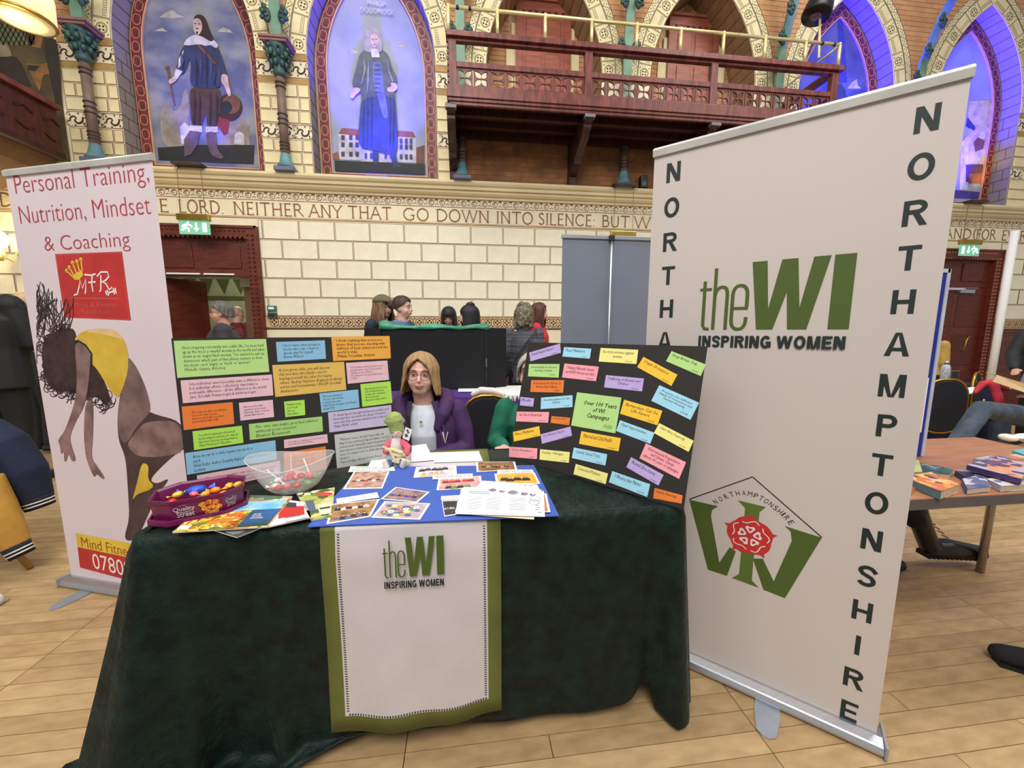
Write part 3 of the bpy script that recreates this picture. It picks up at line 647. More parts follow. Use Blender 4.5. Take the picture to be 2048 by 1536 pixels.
# ================================================================== COLUMNS
shaft=mat('column_umber',(130,108,92),.55,c2=(104,84,76),scale=7); ringd=mat('column_ring_dark',(60,44,46),.5); capg=mat('capital_green',(60,96,74),.5,c2=(34,62,84),scale=14); teal=mat('base_teal',(104,150,146),.5,c2=(80,120,140)); postg=mat('iron_green',(110,146,124),.5,var=.12); abac=mat('abacus_brown',(140,100,96),.5); slabg=mat('slab_blue_grey',(96,104,128),.5)
leafm=mat('leaf_dark_green',(36,66,56),.5,c2=(52,84,80),scale=12)
def column(x,label,top=True,lean=.0,low=0):
    y=WY-.13; t=thing('column',label,'column',(x,y,3.4),0,'slim painted columns of the hall wall')
    b=MB(); b.box((x,y,3.425),(.24,.2,.05)); b.build('base_slab',slabg,t,bevel=.005)
    b=MB(); b.lathe([(.10,3.45),(.105,3.48),(.085,3.50),(.07,3.55),(.06,3.60),(.055,3.63)],(x,y,0),16); b.build('base',teal,t,smooth=True)
    b=MB(); b.lathe([(.054,3.63),(.050,4.56-low*.75)],(x,y,0),16); b.build('shaft',shaft,t,smooth=True)
    b=MB()
    for z in((3.68,3.72,3.76,3.98,4.04,4.10,4.42,4.47) if not low else (3.68,3.72,3.76,3.90,3.95)): b.lathe([(.05,z-.012),(.062,z-.006),(.062,z+.006),(.05,z+.012)],(x,y,0),16)
    b.build('shaft_rings',ringd,t,smooth=True)
    if not low:
        b=MB(); b.lathe([(.06,4.54),(.075,4.58),(.065,4.62),(.08,4.72),(.12,4.84),(.13,4.88)],(x,y,-low),14)
        for k in range(8):
            a=k*PI/4; 
            for q,z in enumerate((4.68-low,4.78-low)):
                aa=a+q*PI/8; d=V((math.cos(aa),math.sin(aa),0)); b.sph(V((x,y,z))+d*(.085+.03*q),(.03,.03,.045),7,5); b.sph(V((x,y,z+.05))+d*(.115+.03*q),(.022,.022,.022),6,4)
        b.build('capital',capg,t,smooth=True)
        b=MB(); b.box((x,y,4.905-low),(.30,.24,.03)); b.box((x,y,4.935-low),(.34,.27,.03)); b.build('abacus',abac,t,bevel=.004)
    if top:
        b=MB(); pth=[(x,y,4.95-low),(x,y-.01,5.4),(x,y-.06-lean*.3,5.9),(x,y-.14-lean,6.5)]
        rings=[[V(p)+V(q) for q in((-.06,-.02,0),(.06,-.02,0),(.06,.02,0),(-.06,.02,0))] for p in pth]; b.loft(rings); b.build('iron_post',postg,t)
        b=MB()
        for s in(-1,1):
            for z in((5.22,5.75,6.2) if lean==0 else (5.15,5.45,5.75,6.05,6.35)):
                if lean and s>0: continue
                yy=y-.03-(.14+lean)*max(0,(z-5.2)/1.3)
                c0=V((x+s*.09,yy,z)); b.sph(c0,(.05,.03,.09),8,6); b.sph(c0+V((s*.045,-.01,.04)),(.035,.025,.04),7,5); b.sph(c0+V((s*.05,-.01,-.03)),(.03,.022,.03),7,5); b.sph(c0+V((s*.02,-.012,.09)),(.03,.02,.035),7,5)
                b.tube([c0+V((s*(.03*math.cos(q)),-.03,.03*math.sin(q))) for q in [k*.9 for k in range(7)]],.01,5)
        b.build('leaf_ornament',leafm,t,smooth=True)
    return t
column(-4.50,'slim banded column left of the painting of the cavalier')
column(-2.29,'slim banded column with teal base between the two left paintings')
column(-.01,'slim column with green post at the left end of the balcony',low=.8)
column(2.30,'slim column under the middle of the balcony beside the small black speaker',low=.8)
column(4.62,'green iron leafy bracket column behind the right end of the balcony',lean=.35,low=.8)
column(6.98,'green iron leafy bracket column right of the balcony',lean=.45,low=.8)
# ================================================================== DOORS
stud=mat('door_stud_tan',(150,84,62),.4)
def doorcase(name,x0,x1,top,lintel,closed):
    yf=WY-.06; f=.14
    b=MB(); b.bx(x0-f,x0,yf,WY+.12,0,top+f); b.bx(x1,x1+f,yf,WY+.12,0,top+f); b.bx(x0,x1,yf,WY+.12,top,top+f); 
    b.bx(x0-f,x0-f+.025,yf-.015,yf,0,top+f); b.bx(x1+f-.025,x1+f,yf-.015,yf,0,top+f); b.bx(x0-f,x1+f,yf-.015,yf,top+f-.03,top+f)
    d=struct(name,b,wood)
    s=MB()
    z=.3
    while z<top+.03:
        for xx in(x0-.085,x0-.025,x1+.025,x1+.085): s.lathe([(.018,0),(.002,.02)],(xx,yf,z),6,ax=Matrix.Rotation(PI/2,3,'X'))
        z+=.058
    x=x0-.02
    while x<x1+.03:
        s.lathe([(.022,0),(.002,.02)],(x,yf,top+.075),6,ax=Matrix.Rotation(PI/2,3,'X')); s.prism([(x-.025,yf+.001,top),(x+.025,yf+.001,top),(x,yf+.001,top-.035)],(0,.03,0)); x+=.058
    o=s.build('frame_stud',[stud if closed else wood],d); o['kind']='stuff'
    return d
def leaf(name,p0,ang,w_,z0,z1,par,panels,th=.045):
    # a panelled leaf starting at p0, running along angle
    b=MB(); u=V((math.cos(ang),math.sin(ang),0)); n=V((-u.y,u.x,0)); p0=V(p0)
    R=Matrix.Rotation(ang,3,'Z'); c=p0+u*w_/2
    b.box((c.x,c.y,(z0+z1)/2),(w_,th,z1-z0),R=R)
    o=b.build(name,wood,par,bevel=.003)
    for (a0,a1,h0,h1) in panels:
        for s in(-1,1):
            q=MB(); cc=p0+u*(a0+a1)/2*w_+n*s*(th/2)
            q.box((cc.x,cc.y,z0+(h0+h1)/2*(z1-z0)),((a1-a0)*w_,.016,(h1-h0)*(z1-z0)),R=R); q.build('door_panel',woodr,par,bevel=.006)
            q=MB(); A=lambda a,h:p0+u*a*w_+n*s*(th/2+.003)+V((0,0,z0+h*(z1-z0)))
            q.ribbon([A(a0,h0),A(a1,h0),A(a1,h1),A(a0,h1)],.018,n*s,0,True); 
    return o
woodr=mat('red_mahogany_panel',(100,40,24),.45,c2=(82,30,18),scale=5,stretch=(1,1,5))
d1=doorcase('door_1',D1[0],D1[1],D1[2],2.1,False)
b=MB(); b.bx(D1[0],D1[1],WY+.02,WY+.07,2.09,D1[2]); b.build('transom',wood,d1)
for xa,xb in((-4.06,-3.62),(-3.44,-3.02)):
    b=MB(); b.bx(xa,xb,WY+.005,WY+.022,2.19,2.50); b.build('transom_panel',woodr,d1,bevel=.008)
b=MB(); b.bx(-3.96,-3.55,WY+.0,WY+.018,2.105,2.125); b.bx(-3.50,-3.12,WY+.0,WY+.018,2.105,2.125); b.build('white_strip',white,d1)
leaf('door_leaf',(-4.16,WY+.05,0),math.radians(62),.64,.01,2.08,d1,[(.15,.85,.1,.45),(.15,.85,.52,.92)])
leaf('door_leaf',(-2.91,WY+.05,0),math.radians(105),.60,.01,1.98,d1,[(.15,.85,.1,.45),(.15,.85,.52,.92)])
# corridor beyond the doorway
corr=MB(); corr.poly([(-6,8.6,0),(-1,8.6,0),(-1,8.6,2.9),(-6,8.6,2.9)]); corr.poly([(-6,5.92,0),(-6,8.6,0),(-6,8.6,2.9),(-6,5.92,2.9)]); corr.poly([(-1.6,5.92,0),(-1.6,8.6,0),(-1.6,8.6,2.9),(-1.6,5.92,2.9)]); corr.poly([(-6,5.92,2.75),(-1,5.92,2.75),(-1,8.6,2.75),(-6,8.6,2.75)])
struct('wall_corridor',corr,mat('corridor_plaster',(176,178,146),.8))
b=MB(); gz=mat('frieze_olive',(96,92,54),.8)
for k in range(14):
    x=-5.6+k*.31; b.prism([(x,8.59,2.46),(x+.30,8.59,2.46),(x+.15,8.59,2.10)],(0,-.006,0))
b.bx(-6,-1.6,8.57,8.59,1.98,2.06); b.bx(-6,-1.6,8.55,8.59,2.47,2.53)
struct('trim_2',b,gz)
b=MB(); b.bx(-4.6,-2.95,6.1,6.2,2.10,2.17); b.bx(-4.6,-2.95,6.07,6.2,2.17,2.22); b.bx(-4.6,-2.95,6.04,6.2,2.22,2.3); b.bx(-3.20,-2.95,6.08,6.2,1.98,2.10); struct('trim_3',b,mat('corridor_cornice',(196,206,184),.6))
point('corridor_lamp',(-3.6,7.2,2.5),34,(.95,1,.85),.15)
b=MB(); b.bx(-3.17,-2.95,6.1,6.16,0,1.98); b.build('corridor_door',mat('corridor_door_brown',(110,82,56),.5),d1)
d2=doorcase('door_2',D2[0],D2[1],D2[2],2.1,True)
b=MB(); b.bx(D2[0],D2[1],WY+.02,WY+.07,2.10,D2[2]); b.build('transom',wood,d2)
for k in range(2):
    leaf('door_leaf',(D2[0]+.01+k*.635,WY+.04,0),0,.63,.01,2.09,d2,[(.14,.86,.08,.3),(.14,.86,.36,.62),(.14,.86,.68,.94)])
    b=MB(); b.bx(D2[0]+.12+k*.62,D2[0]+.53+k*.62,WY+.0,WY+.02,2.2,2.5); b.build('transom_panel',woodr,d2,bevel=.008)
b=MB(); b.bx(8.42,8.72,WY-.03,WY+.02,2.0,2.06); b.build('door_closer',silver,d2,bevel=.006)
b=MB(); b.bx(8.05,8.42,WY-.09,WY-.06,2.045,2.075); b.bx(8.40,8.44,WY-.09,WY-.02,2.045,2.06); b.build('closer_arm',mat('closer_steel',(220,226,230),.3,metal=.6),d2)
b=MB(); b.tube([(8.62,WY-.02,1.0),(8.62,WY-.06,1.03),(8.65,WY-.06,1.2),(8.70,WY-.06,1.27),(8.7,WY-.02,1.27)],.012,6); b.build('door_handle',gold,d2,smooth=True)
# wooden dado right of the right doorway
b=MB(); b.bx(9.16,11.4,WY-.03,WY,0,1.33); b.bx(9.16,11.4,WY-.05,WY,1.33,1.37)
struct('baseboard_back',b,wood)
# small call points beside the left doorway
for z,l,c_ in((1.66,'small green and white call point beside the left doorway, upper one',(60,110,90)),(1.565,'small dark switch plate beside the left doorway, lower one',(70,74,66))):
    t=thing('wall_switch',l,'switch',(-2.67,WY-.02,z)); b=MB(); b.bx(-2.72,-2.60,WY-.03,WY,z-.038,z+.038); b.build('plate',mat('plate_%d'%(z*100),c_,.5),t,bevel=.004); b=MB(); b.bx(-2.70,-2.63,WY-.036,WY-.03,z-.012,z+.02); b.build('button',white if z>1.6 else ink,t)
# ================================================================== EXIT SIGNS
exg=mat('exit_sign_green',(112,178,148),.5,emit=.55); exw=mat('exit_sign_white',(232,255,244),.5,emit=1.0); wirem=mat('steel_wire',(120,110,90),.5,metal=.4)
def exit_sign(x,y,z,label,flip=1,w_=.40,h_=.19):
    t=thing('exit_sign',label,'sign',(x,y,z),0,None)
    b=MB(); b.bx(x-w_/2-.01,x+w_/2+.01,y-.03,y+.03,z+h_/2,z+h_/2+.075); b.build('gold_housing',mat('gold_housing',(180,150,70),.25,metal=.9),t,bevel=.006)
    b=MB(); b.bx(x-w_/2,x+w_/2,y-.006,y+.006,z-h_/2,z+h_/2); b.build('panel',exg,t)
    q=MB(); yy=y-.0075; f=flip
    P=lambda pts:q.poly([(x+f*a*w_,yy,z+c*h_) for a,c in pts])
    P([(.26,-.32),(.40,-.32),(.40,.34),(.26,.34)]); P([(.03,.34),(.09,.34),(.09,-.05),(.15,-.05),(.06,-.32),(-.03,-.05),(.03,-.05)])
    q.disc((x-f*.20*w_,yy,z+.33*h_),.014,N_,0,10)
    for pts in([(-.24,.22),(-.30,0)],[(-.24,.2),(-.12,.14),(-.08,.02)],[(-.24,.2),(-.36,.12),(-.40,-.02)],[(-.30,0),(-.18,-.12),(-.2,-.33)],[(-.30,0),(-.36,-.18),(-.45,-.2)]): q.ribbon([(x+f*a*w_,yy,z+c*h_) for a,c in pts],.022,N_)
    q.build('pictogram',exw,t)
    b=MB()
    for s in(-1,1): b.tube([(x+s*w_*.4,y,z+h_/2+.07),(x+s*w_*.38,y,3.35),(x+s*w_*.38,y+.05,3.40)],.004,5)
    b.build('hanging_wire',wirem,t)
    b=MB(); b.bx(x-.17,x+.17,y-.05,WY-.0,3.402,3.425); b.build('wall_bracket',woodd if flip>0 else woodd,t)
ex=atY(392,458,5.6)
exit_sign(ex.x,5.58,2.66,'green running man exit sign hanging on wires over the left doorway',1,.36,.17)
ex=atY(1938,503,5.58); exit_sign(ex.x,5.58,2.66,'green exit sign hanging over the right doorway',-1,.38,.18)
ex=atY(1245,463,5.6); exit_sign(ex.x,5.58,2.62,'exit sign with gold housing mostly hidden behind the grey banner',1,.36,.17)
# ================================================================== RIGHT BALCONY
BY=4.92; BX0,BX1=-.14,4.83
bal=thing('balcony','long red mahogany balcony with pierced panels projecting from the brick wall','balcony',(2.35,5.36,4.0))
b=MB(); b.bx(BX0,BX1,BY,WY-.002,4.04,4.07); 
for k in range(3): b.bx(BX0+.02,BX1-.02,BY+.22+k*.26,BY+.28+k*.26,3.97,4.04)
b.build('deck',woodd,bal)
b=MB(); b.bx(BX0-.03,BX1+.03,BY-.03,BY+.05,4.035,4.16); b.bx(BX0-.02,BX1+.02,BY-.015,BY+.04,4.00,4.035); b.bx(BX0-.005,BX1+.005,BY,BY+.03,3.965,4.0)
for x in(BX0-.03,BX1-.05): b.bx(x,x+.08,BY+.05,WY-.005,4.0,4.16)
b.build('fascia_beam',woodh,bal,bevel=.006)
posts=[-.10,1.51,3.12,4.79]
for x in posts:
    b=MB(); b.bx(x-.045,x+.045,BY-.02,BY+.05,4.16,4.64); b.build('post',woodh,bal,bevel=.004)
b=MB()
for z in [4.2+i*.06 for i in range(8)]: b.bx(posts[0]-.06,posts[0]-.045,BY-.01,BY+.03,z,z+.03); b.bx(posts[3]+.045,posts[3]+.06,BY-.01,BY+.03,z,z+.03)
b.build('notched_edging',woodh,bal)
for z0,z1,y0,y1,nm in((4.36,4.42,-.015,.035,'middle_rail'),(4.63,4.66,-.01,.05,'top_rail'),(4.66,4.72,-.05,.09,'hand_rail')):
    b=MB()
    if nm=='middle_rail':
        for a,c in zip(posts[:-1],posts[1:]): b.bx(a+.045,c-.045,BY+y0,BY+y1,z0,z1)
    else: b.bx(BX0-.03 if nm=='hand_rail' else BX0,BX1+.05 if nm=='hand_rail' else BX1,BY+y0,BY+y1,z0,z1)
    for x in(-.10,4.79): b.bx(x-.03 ,x+.03,BY+y1,WY-.005,z0,z1)
    b.build(nm,woodh,bal,bevel=.005)
# pierced panels: square board with four petal-shaped cut-outs
pw=(3.12-1.51-.09)/8
def petal(cx,cy,a,L=.103,w_=.030,n=6):
    pts=[]
    for k in range(n+1): t=k/n; pts.append((.007+L*t,w_*math.sin(PI*t**.8)))
    for k in range(n-1,0,-1): t=k/n; pts.append((.007+L*t,-w_*math.sin(PI*t**.8)))
    return [(cx+p*math.cos(a)-q*math.sin(a),cy+p*math.sin(a)+q*math.cos(a)) for p,q in pts]
cx_=pw/2-.004; pm=curve_mesh([[(-cx_,-.10),(cx_,-.10),(cx_,.10),(-cx_,.10)]]+[petal(0,0,a) for a in(PI/4*1.05,PI-PI/4*1.05,PI+PI/4*1.05,-PI/4*1.05)],.008)
pm.name='pierced_panel'; pm.materials.clear(); pm.materials.append(woodh)
for a,c in zip(posts[:-1],posts[1:]):
    w_=(c-a-.09)/8
    for k in range(8):
        o=link('pierced_panel',pm,bal); o.matrix_basis=Matrix.Translation((a+.045+w_*(k+.5),BY+.01,4.26))@Matrix.Rotation(PI/2,4,'X')@Matrix.Scale(w_/pw,4,(1,0,0))
# brackets
for x,l in((-.13,None),(1.55,None),(3.2,None),(4.75,None)):
    b=MB(); sh=[(WY-.005,3.40),(WY-.005,4.0),(BY+.02,4.0),(BY+.02,3.93),(BY+.10,3.90),(BY+.10,3.86),(BY+.16,3.84),(BY+.2,3.78),(BY+.38,3.72),(BY+.5,3.66),(BY+.52,3.60),(BY+.60,3.60),(BY+.64,3.55),(WY-.14,3.52),(WY-.12,3.40)]
    b.prism([(x-.05,y,z) for y,z in sh],(.10,0,0)); b.build('bracket',woodd,bal,bevel=.004)
    b=MB(); b.bx(x-.065,x+.065,BY+.0,BY+.07,3.935,3.975); b.build('bracket_cap',mat('bracket_cap_grey',(120,112,120),.5),bal)
# brass rail on the balcony
b=MB(); zr=4.98
b.tube([(-.14,BY,zr),(4.83,BY,zr)],.019,8); b.tube([(4.83,BY,zr),(4.83,WY-.01,zr)],.012,8); b.tube([(-.14,BY,zr),(-.14,WY-.01,zr)],.012,8)
b.build('brass_handrail',brass,bal,smooth=True)
for x in(-.14,.42,.98,1.54,2.10,2.66,3.22,3.78,4.34,4.82):
    b=MB(); b.tube([(x,BY,4.72),(x,BY,zr-.005)],.020,8); b.lathe([(.024,4.72),(.024,4.735)],(x,BY,0),8); b.sph((x,BY,zr+.012),.019,8,6); b.build('brass_post',brass,bal,smooth=True)
for x in(-.05,.09,4.55,4.72): b=MB(); b.tube([(x,BY,zr),(x+.03,BY,zr)],.022,8); b.build('black_tape',ink,bal)
# doors on the balcony
for i,(c,l) in enumerate(((1.23,'panelled mahogany door on the balcony, the left one'),(3.62,'panelled mahogany door on the balcony, the right one'))):
    yb=WY+.54; n_='door_%d'%(3+i)
    b=MB(); b.bx(c-.42,c-.32,yb-.06,yb,4.1,6.05); b.bx(c+.32,c+.42,yb-.06,yb,4.1,6.05); b.bx(c-.42,c+.42,yb-.06,yb,6.05,6.17); b.bx(c-.44,c+.44,yb-.09,yb,6.17,6.21)
    for x in(c-.42,c+.32):
        b.bx(x-.01,x+.11,yb-.075,yb-.06,4.1,4.9)
    for k in range(6): b.prism([(c-.30+k*.1,yb-.055,6.05),(c-.22+k*.1,yb-.055,6.05),(c-.26+k*.1,yb-.055,6.0)],(0,.03,0))
    d=struct(n_,b,mat('balcony_door_wood',(176,100,80),.45,c2=(150,84,66),scale=4,stretch=(1,1,5)),bevel=.004)
    b=MB(); b.bx(c-.32,c+.32,yb-.03,yb,4.1,6.05); b.build('door_leaf',MC['balcony_door_wood'],d)
    for xa,xb in((c-.26,c-.03),(c+.03,c+.26)):
        for za,zb in((4.18,4.88),(4.98,5.5),(5.6,5.95)):
            b=MB(); b.bx(xa,xb,yb-.045,yb-.028,za,zb); b.build('door_panel',MC['balcony_door_wood'],d,bevel=.012)
    for s in(-1,1):
        for z,wq in((4.1,.12),(4.42,.06),(4.7,.13),(5.0,.06),(5.3,.14),(5.6,.06)):
            b=MB(); x0_=c+s*.42; b.bx(min(x0_,x0_+s*wq),max(x0_,x0_+s*wq),yb-.025,yb-.002,z,z+.28); b.build('quoin_stone',cream3,d)
# ================================================================== LEFT BALCONY AND MURAL
lb=thing('balcony','dark mahogany balcony running out of frame at the upper left','balcony',(-5.6,4.6,3.4))
b=MB(); b.bx(-4.90,-4.84,2.9,WY-.17,3.44,3.97); b.build('front_panel',mat('mahogany_deep',(84,38,26),.45,c2=(62,26,18),scale=5,stretch=(1,4,1)),lb)  # front panel in the dark tone of its own wood
b=MB(); b.bx(-4.93,-4.79,2.9,WY-.17,3.97,4.03); b.build('hand_rail',woodh,lb,bevel=.006)
b=MB(); b.bx(-4.92,-4.80,2.9,WY-.17,3.41,3.48); b.build('lower_beam',woodd,lb,bevel=.006)
b=MB()
for k in range(9):
    y=3.05+k*.3
    for q in range(2): b.box((-4.833,y+.05,3.62+q*.2),(.012,.10,.02),R=Matrix.Rotation(.5 if q else -.5,3,'X')); b.box((-4.833,y+.15,3.62+q*.2),(.012,.10,.02),R=Matrix.Rotation(-.5 if q else .5,3,'X'))
b.build('carved_cuts',woodd,lb)['kind']='stuff'
b=MB(); b.loft([[V((-4.9,y,3.42)),V((-5.0,y,3.25)),V((-5.25,y,3.12)),V((-5.6,y,3.05)),V((-5.6,y,3.42))] for y in(2.9,WY-.17)]); b.build('cove',mat('cove_buff',(118,84,52),.6),lb)
b=MB(); b.bx(-7.5,-4.9,2.9,WY-.17,3.42,3.46); b.build('deck',woodd,lb)
mu=thing('mural','dark mural with figures and green lattice window above the left balcony','mural',(-5.9,WY-.02,4.0))
b=MB(); b.bx(-8.2,-4.90,WY-.03,WY-.005,3.42,6.9); b.build('mural_panel',mat('mural_umber',(96,78,44),.7,c2=(60,46,30),scale=2.5),mu)
def mfig(pts,m,k): 
    q=MB(); q.poly([atY(a/3.793,c/3.793,WY-.031-.0006*k) for a,c in pts]); q.build('mural_shape',m,mu)
mg=pmat('mural_green_glass',(112,118,76)); md=pmat('mural_dark',(52,40,28)); mo=pmat('mural_orange',(150,104,50)); mw=pmat('mural_pale',(150,134,106))
mfig([(-120,100),(240,100),(240,340),(-120,350)],mg,1); mfig([(240,220),(330,230),(310,370),(240,350)],mo,2); mfig([(-60,330),(60,330),(90,420),(0,450),(-80,440)],mw,3); mfig([(-40,430),(120,430),(160,480),(240,660),(120,640),(-20,560)],md,4); mfig([(200,480),(280,490),(420,470),(400,560),(330,570),(300,690),(250,600)],mo,5); mfig([(330,280),(425,300),(460,560),(470,800),(420,780),(340,400)],md,6); mfig([(210,490),(300,500),(270,540),(210,530)],md,7)
q=MB()
for k in range(12):
    a=-120+k*40
    q.ribbon([atY(a/3.793,100/3.793,WY-.036),atY(min(240,a+150)/3.793,340/3.793,WY-.036)],.012,N_); q.ribbon([atY(min(240,a+60)/3.793,100/3.793,WY-.036),atY(max(-120,a-60)/3.793,340/3.793,WY-.036)],.012,N_)
q.build('lattice',md,mu)
# ================================================================== LAMPS
pl=thing('pendant_lamp','glowing glass pendant lamp at the top left corner','lamp',(-3.72,4.2,3.9))
pc=atY(46,38,4.2); b=MB(); b.lathe([(.20,-.012),(.208,0),(.20,.012)],pc,24); b.build('rim',gold,pl,smooth=True)
b=MB(); b.lathe([(.20,.012),(.205,.22),(.18,.34),(.08,.42)],pc,24); b.build('glass_shade',mat('warm_glass',(255,236,180),.3,emit=.75),pl,smooth=True)
b=MB(); b.lathe([(.02,.46),(.02,1.6)],pc,8); b.build('rod',gold,pl)
b=MB(); b.lathe([(.01,-.045),(.11,-.035),(.195,-.008)],pc,24); b.build('bowl',mat('warm_glass_dim',(225,205,150),.2,emit=.5),pl,smooth=True)
point('lamp_light',(pc.x,pc.y-.1,pc.z-.25),14,(1,.8,.45),.12)
sc=thing('wall_sconce','glowing brass wall sconce at the left edge below the inscription','lamp',(-5.9,5.6,2.4))
p=atY(-4,478,5.6); b=MB(); b.sph(p,(.09,.09,.11),12,8); b.build('glass_globe',mat('sconce_glass',(255,244,214),.3,emit=6),sc,smooth=True)
b=MB(); b.lathe([(.015,-.26),(.05,-.2),(.03,-.12)],p,10); b.tube([p+V((0,0,-.2)),p+V((0,.12,-.24)),p+V((0,.2,-.1))],.012,6); b.build('brass_arm',brass,sc,smooth=True)
point('sconce_light',(p.x+.05,p.y-.2,p.z),16,(1,.78,.42),.08)
fl=thing('floodlight','hanging glass floodlight above the right end of the balcony','lamp',(4.87,5.2,5.7))
p=atY(1640,8,5.1); b=MB(); b.lathe([(.16,-.16),(.17,-.13),(.15,.02),(.1,.12)],p,18,ax=Matrix.Rotation(.3,3,'Y')); b.build('black_hood',fx,fl,smooth=True)
b=MB(); b.lathe([(.03,-.165),(.13,-.15)],p,18,ax=Matrix.Rotation(.3,3,'Y')); b.build('lens',mat('flood_glass',(120,96,120),.1,metal=.3),fl,smooth=True)
b=MB(); b.sph(p+V((.13,-.05,.08)),(.10,.08,.14),10,8); b.build('glass_reflector',mat('flood_white_glass',(235,240,240),.1,emit=.7),fl,smooth=True)
b=MB(); b.tube([(p.x+.02,p.y,p.z-.16),(4.66,p.y-.05,4.9)],.014,6); b.build('pole',brass,fl)
# little black speaker with a cable on the cornice
t=thing('cornice_speaker','small black speaker standing on the cornice beside a column base','speaker',(2.62,WY-.1,3.4))
b=MB(); b.box((2.62,WY-.09,3.51),(.10,.09,.17)); b.box((2.62,WY-.09,3.41),(.12,.1,.02)); b.build('case',fx,t,bevel=.006)
b=MB(); b.disc((2.62,WY-.137,3.48),.032,N_,0,12); b.build('cone',mat('speaker_cone',(70,70,76),.4),t)
b=MB(); b.tube([(2.66,WY-.1,3.42),(2.78,WY-.12,3.5),(2.84,WY-.12,3.43),(2.98,WY-.12,3.408)],.005,5); b.build('cable',ink,t)
# white pole beside the right doorway
p0=atY(1998,655,5.0); p1=atY(2032,462,5.0); t=thing('banner_pole','tall white round pole in front of the wall right of the right doorway','pole',(p0.x,5,0))
b=MB(); b.tube([(p0.x,5,0.02),(p0.x,5,p1.z)],.045,12); b.build('tube',white,t,smooth=True); b=MB(); b.lathe([(.2,0),(.2,.02),(.06,.03)],(p0.x,5,0),16); b.build('foot',white,t)
# ================================================================== ROLL-UP BANNERS
vinyl=mat('banner_vinyl',(204,194,188),.62,var=.02,scale=2); vinylp=mat('banner_vinyl_pink',(222,208,214),.6,var=.02,scale=2)
def banner(label,A,B,H,m,feet):
    # A left foot of the sheet, B right foot (floor points); faces the camera side
    A=V((A[0],A[1],0)); B=V((B[0],B[1],0)); u=(B-A).normalized(); n=u.cross(ZZ); w_=(B-A).length; ang=math.atan2(u.y,u.x)
    t=thing('rollup_banner',label,'banner',(A+B)/2,ang); R=Matrix.Rotation(ang,3,'Z')
    b=MB(); rg=[[A+u*s+n*q+ZZ*z for q,z in((-.05,.006),(.045,.006),(.05,.018),(.04,.036),(.012,.046),(-.03,.046),(-.05,.03))] for s in(-.015,w_+.015)]
    b.loft(rg); b.build('base_cassette',silver,t,bevel=.003)
    for s in(0,w_):
        b=MB(); b.box(A+u*s*1.0+ZZ*.027+u*(.018 if s else -.018),(.008,.104,.046),R=R)
        b.build('end_cap',mat('grey_plastic',(150,152,156),.5),t,bevel=.003)
    b=MB(); k=14
    b.loft([[A+u*(w_*i/k)+ZZ*.043 for i in range(k+1)],[A+u*(w_*i/k)+ZZ*(H-.01) for i in range(k+1)]],closed=False,cap=False)
    b.build('printed_sheet',m,t,smooth=True)
    b=MB(); b.loft([[A+u*s+n*q+ZZ*z for q,z in((-.012,H-.02),(.008,H-.022),(.011,H),(-.002,H+.012),(-.012,H+.008))] for s in(-.004,w_+.004)]); b.build('top_rail',mat('rail_pale',(204,202,196),.35,metal=.3),t)
    b=MB(); b.tube([A+u*w_/2-n*.03+ZZ*.05,A+u*w_/2-n*.02+ZZ*(H-.01)],.011,8); b.build('support_pole',silver,t,smooth=True)
    for s in feet:
        b=MB(); c=A+u*s+ZZ*.0005; pts=[c+u*a+n*q for a,q in((-.035,-.12),(.035,-.12),(.038,.09),(.028,.165),(.01,.18),(-.01,.18),(-.028,.165),(-.038,.09))]; b.prism(pts,(0,0,.006)); b.build('foot',mat('foot_steel',(168,176,190),.4,metal=.5),t)
    return t,A,u,n,w_
RBt,RA,Ru,Rn,Rw=banner('large white and green printed roll-up banner standing at the right end of the table',(.713,1.465),(1.301,.936),2.0,vinyl,(.50,))
def px_on(A,n,x,y,k): return onpl(x,y,A+n*(.0005+.0003*k),n)
def prn(t,A,n,name,shapes,m,k=0):
    b=MB()
    for pts in shapes: b.poly([px_on(A,n,x,y,k) for x,y in (soft(pts,2) if name.startswith('printed') and len(pts)>5 else pts)])
    return b.build(name,m,t)
def col(t,A,u,n,word_,s,z0,dz,h,wd,m,zs=None):
    for i,c in enumerate(word_):
        if c==' ': continue
        z=(zs[i] if zs else z0-dz*i); w_=glyph(c)[0]/.74*wd
        heavy(c,A+u*(s-w_/2)+ZZ*(z+h/2)+n*.0004,u,ZZ,w_,h,m,t,name='letter')
bk_=mat('banner_black_green',(26,40,36),.6)
W_='NORTHAMPTONSHIRE'
col(RBt,RA,Ru,Rn,W_,.071,1.912,.1229,.068,.048,bk_)
col(RBt,RA,Ru,Rn,W_,.720,1.903,.1215,.068,.048,bk_)
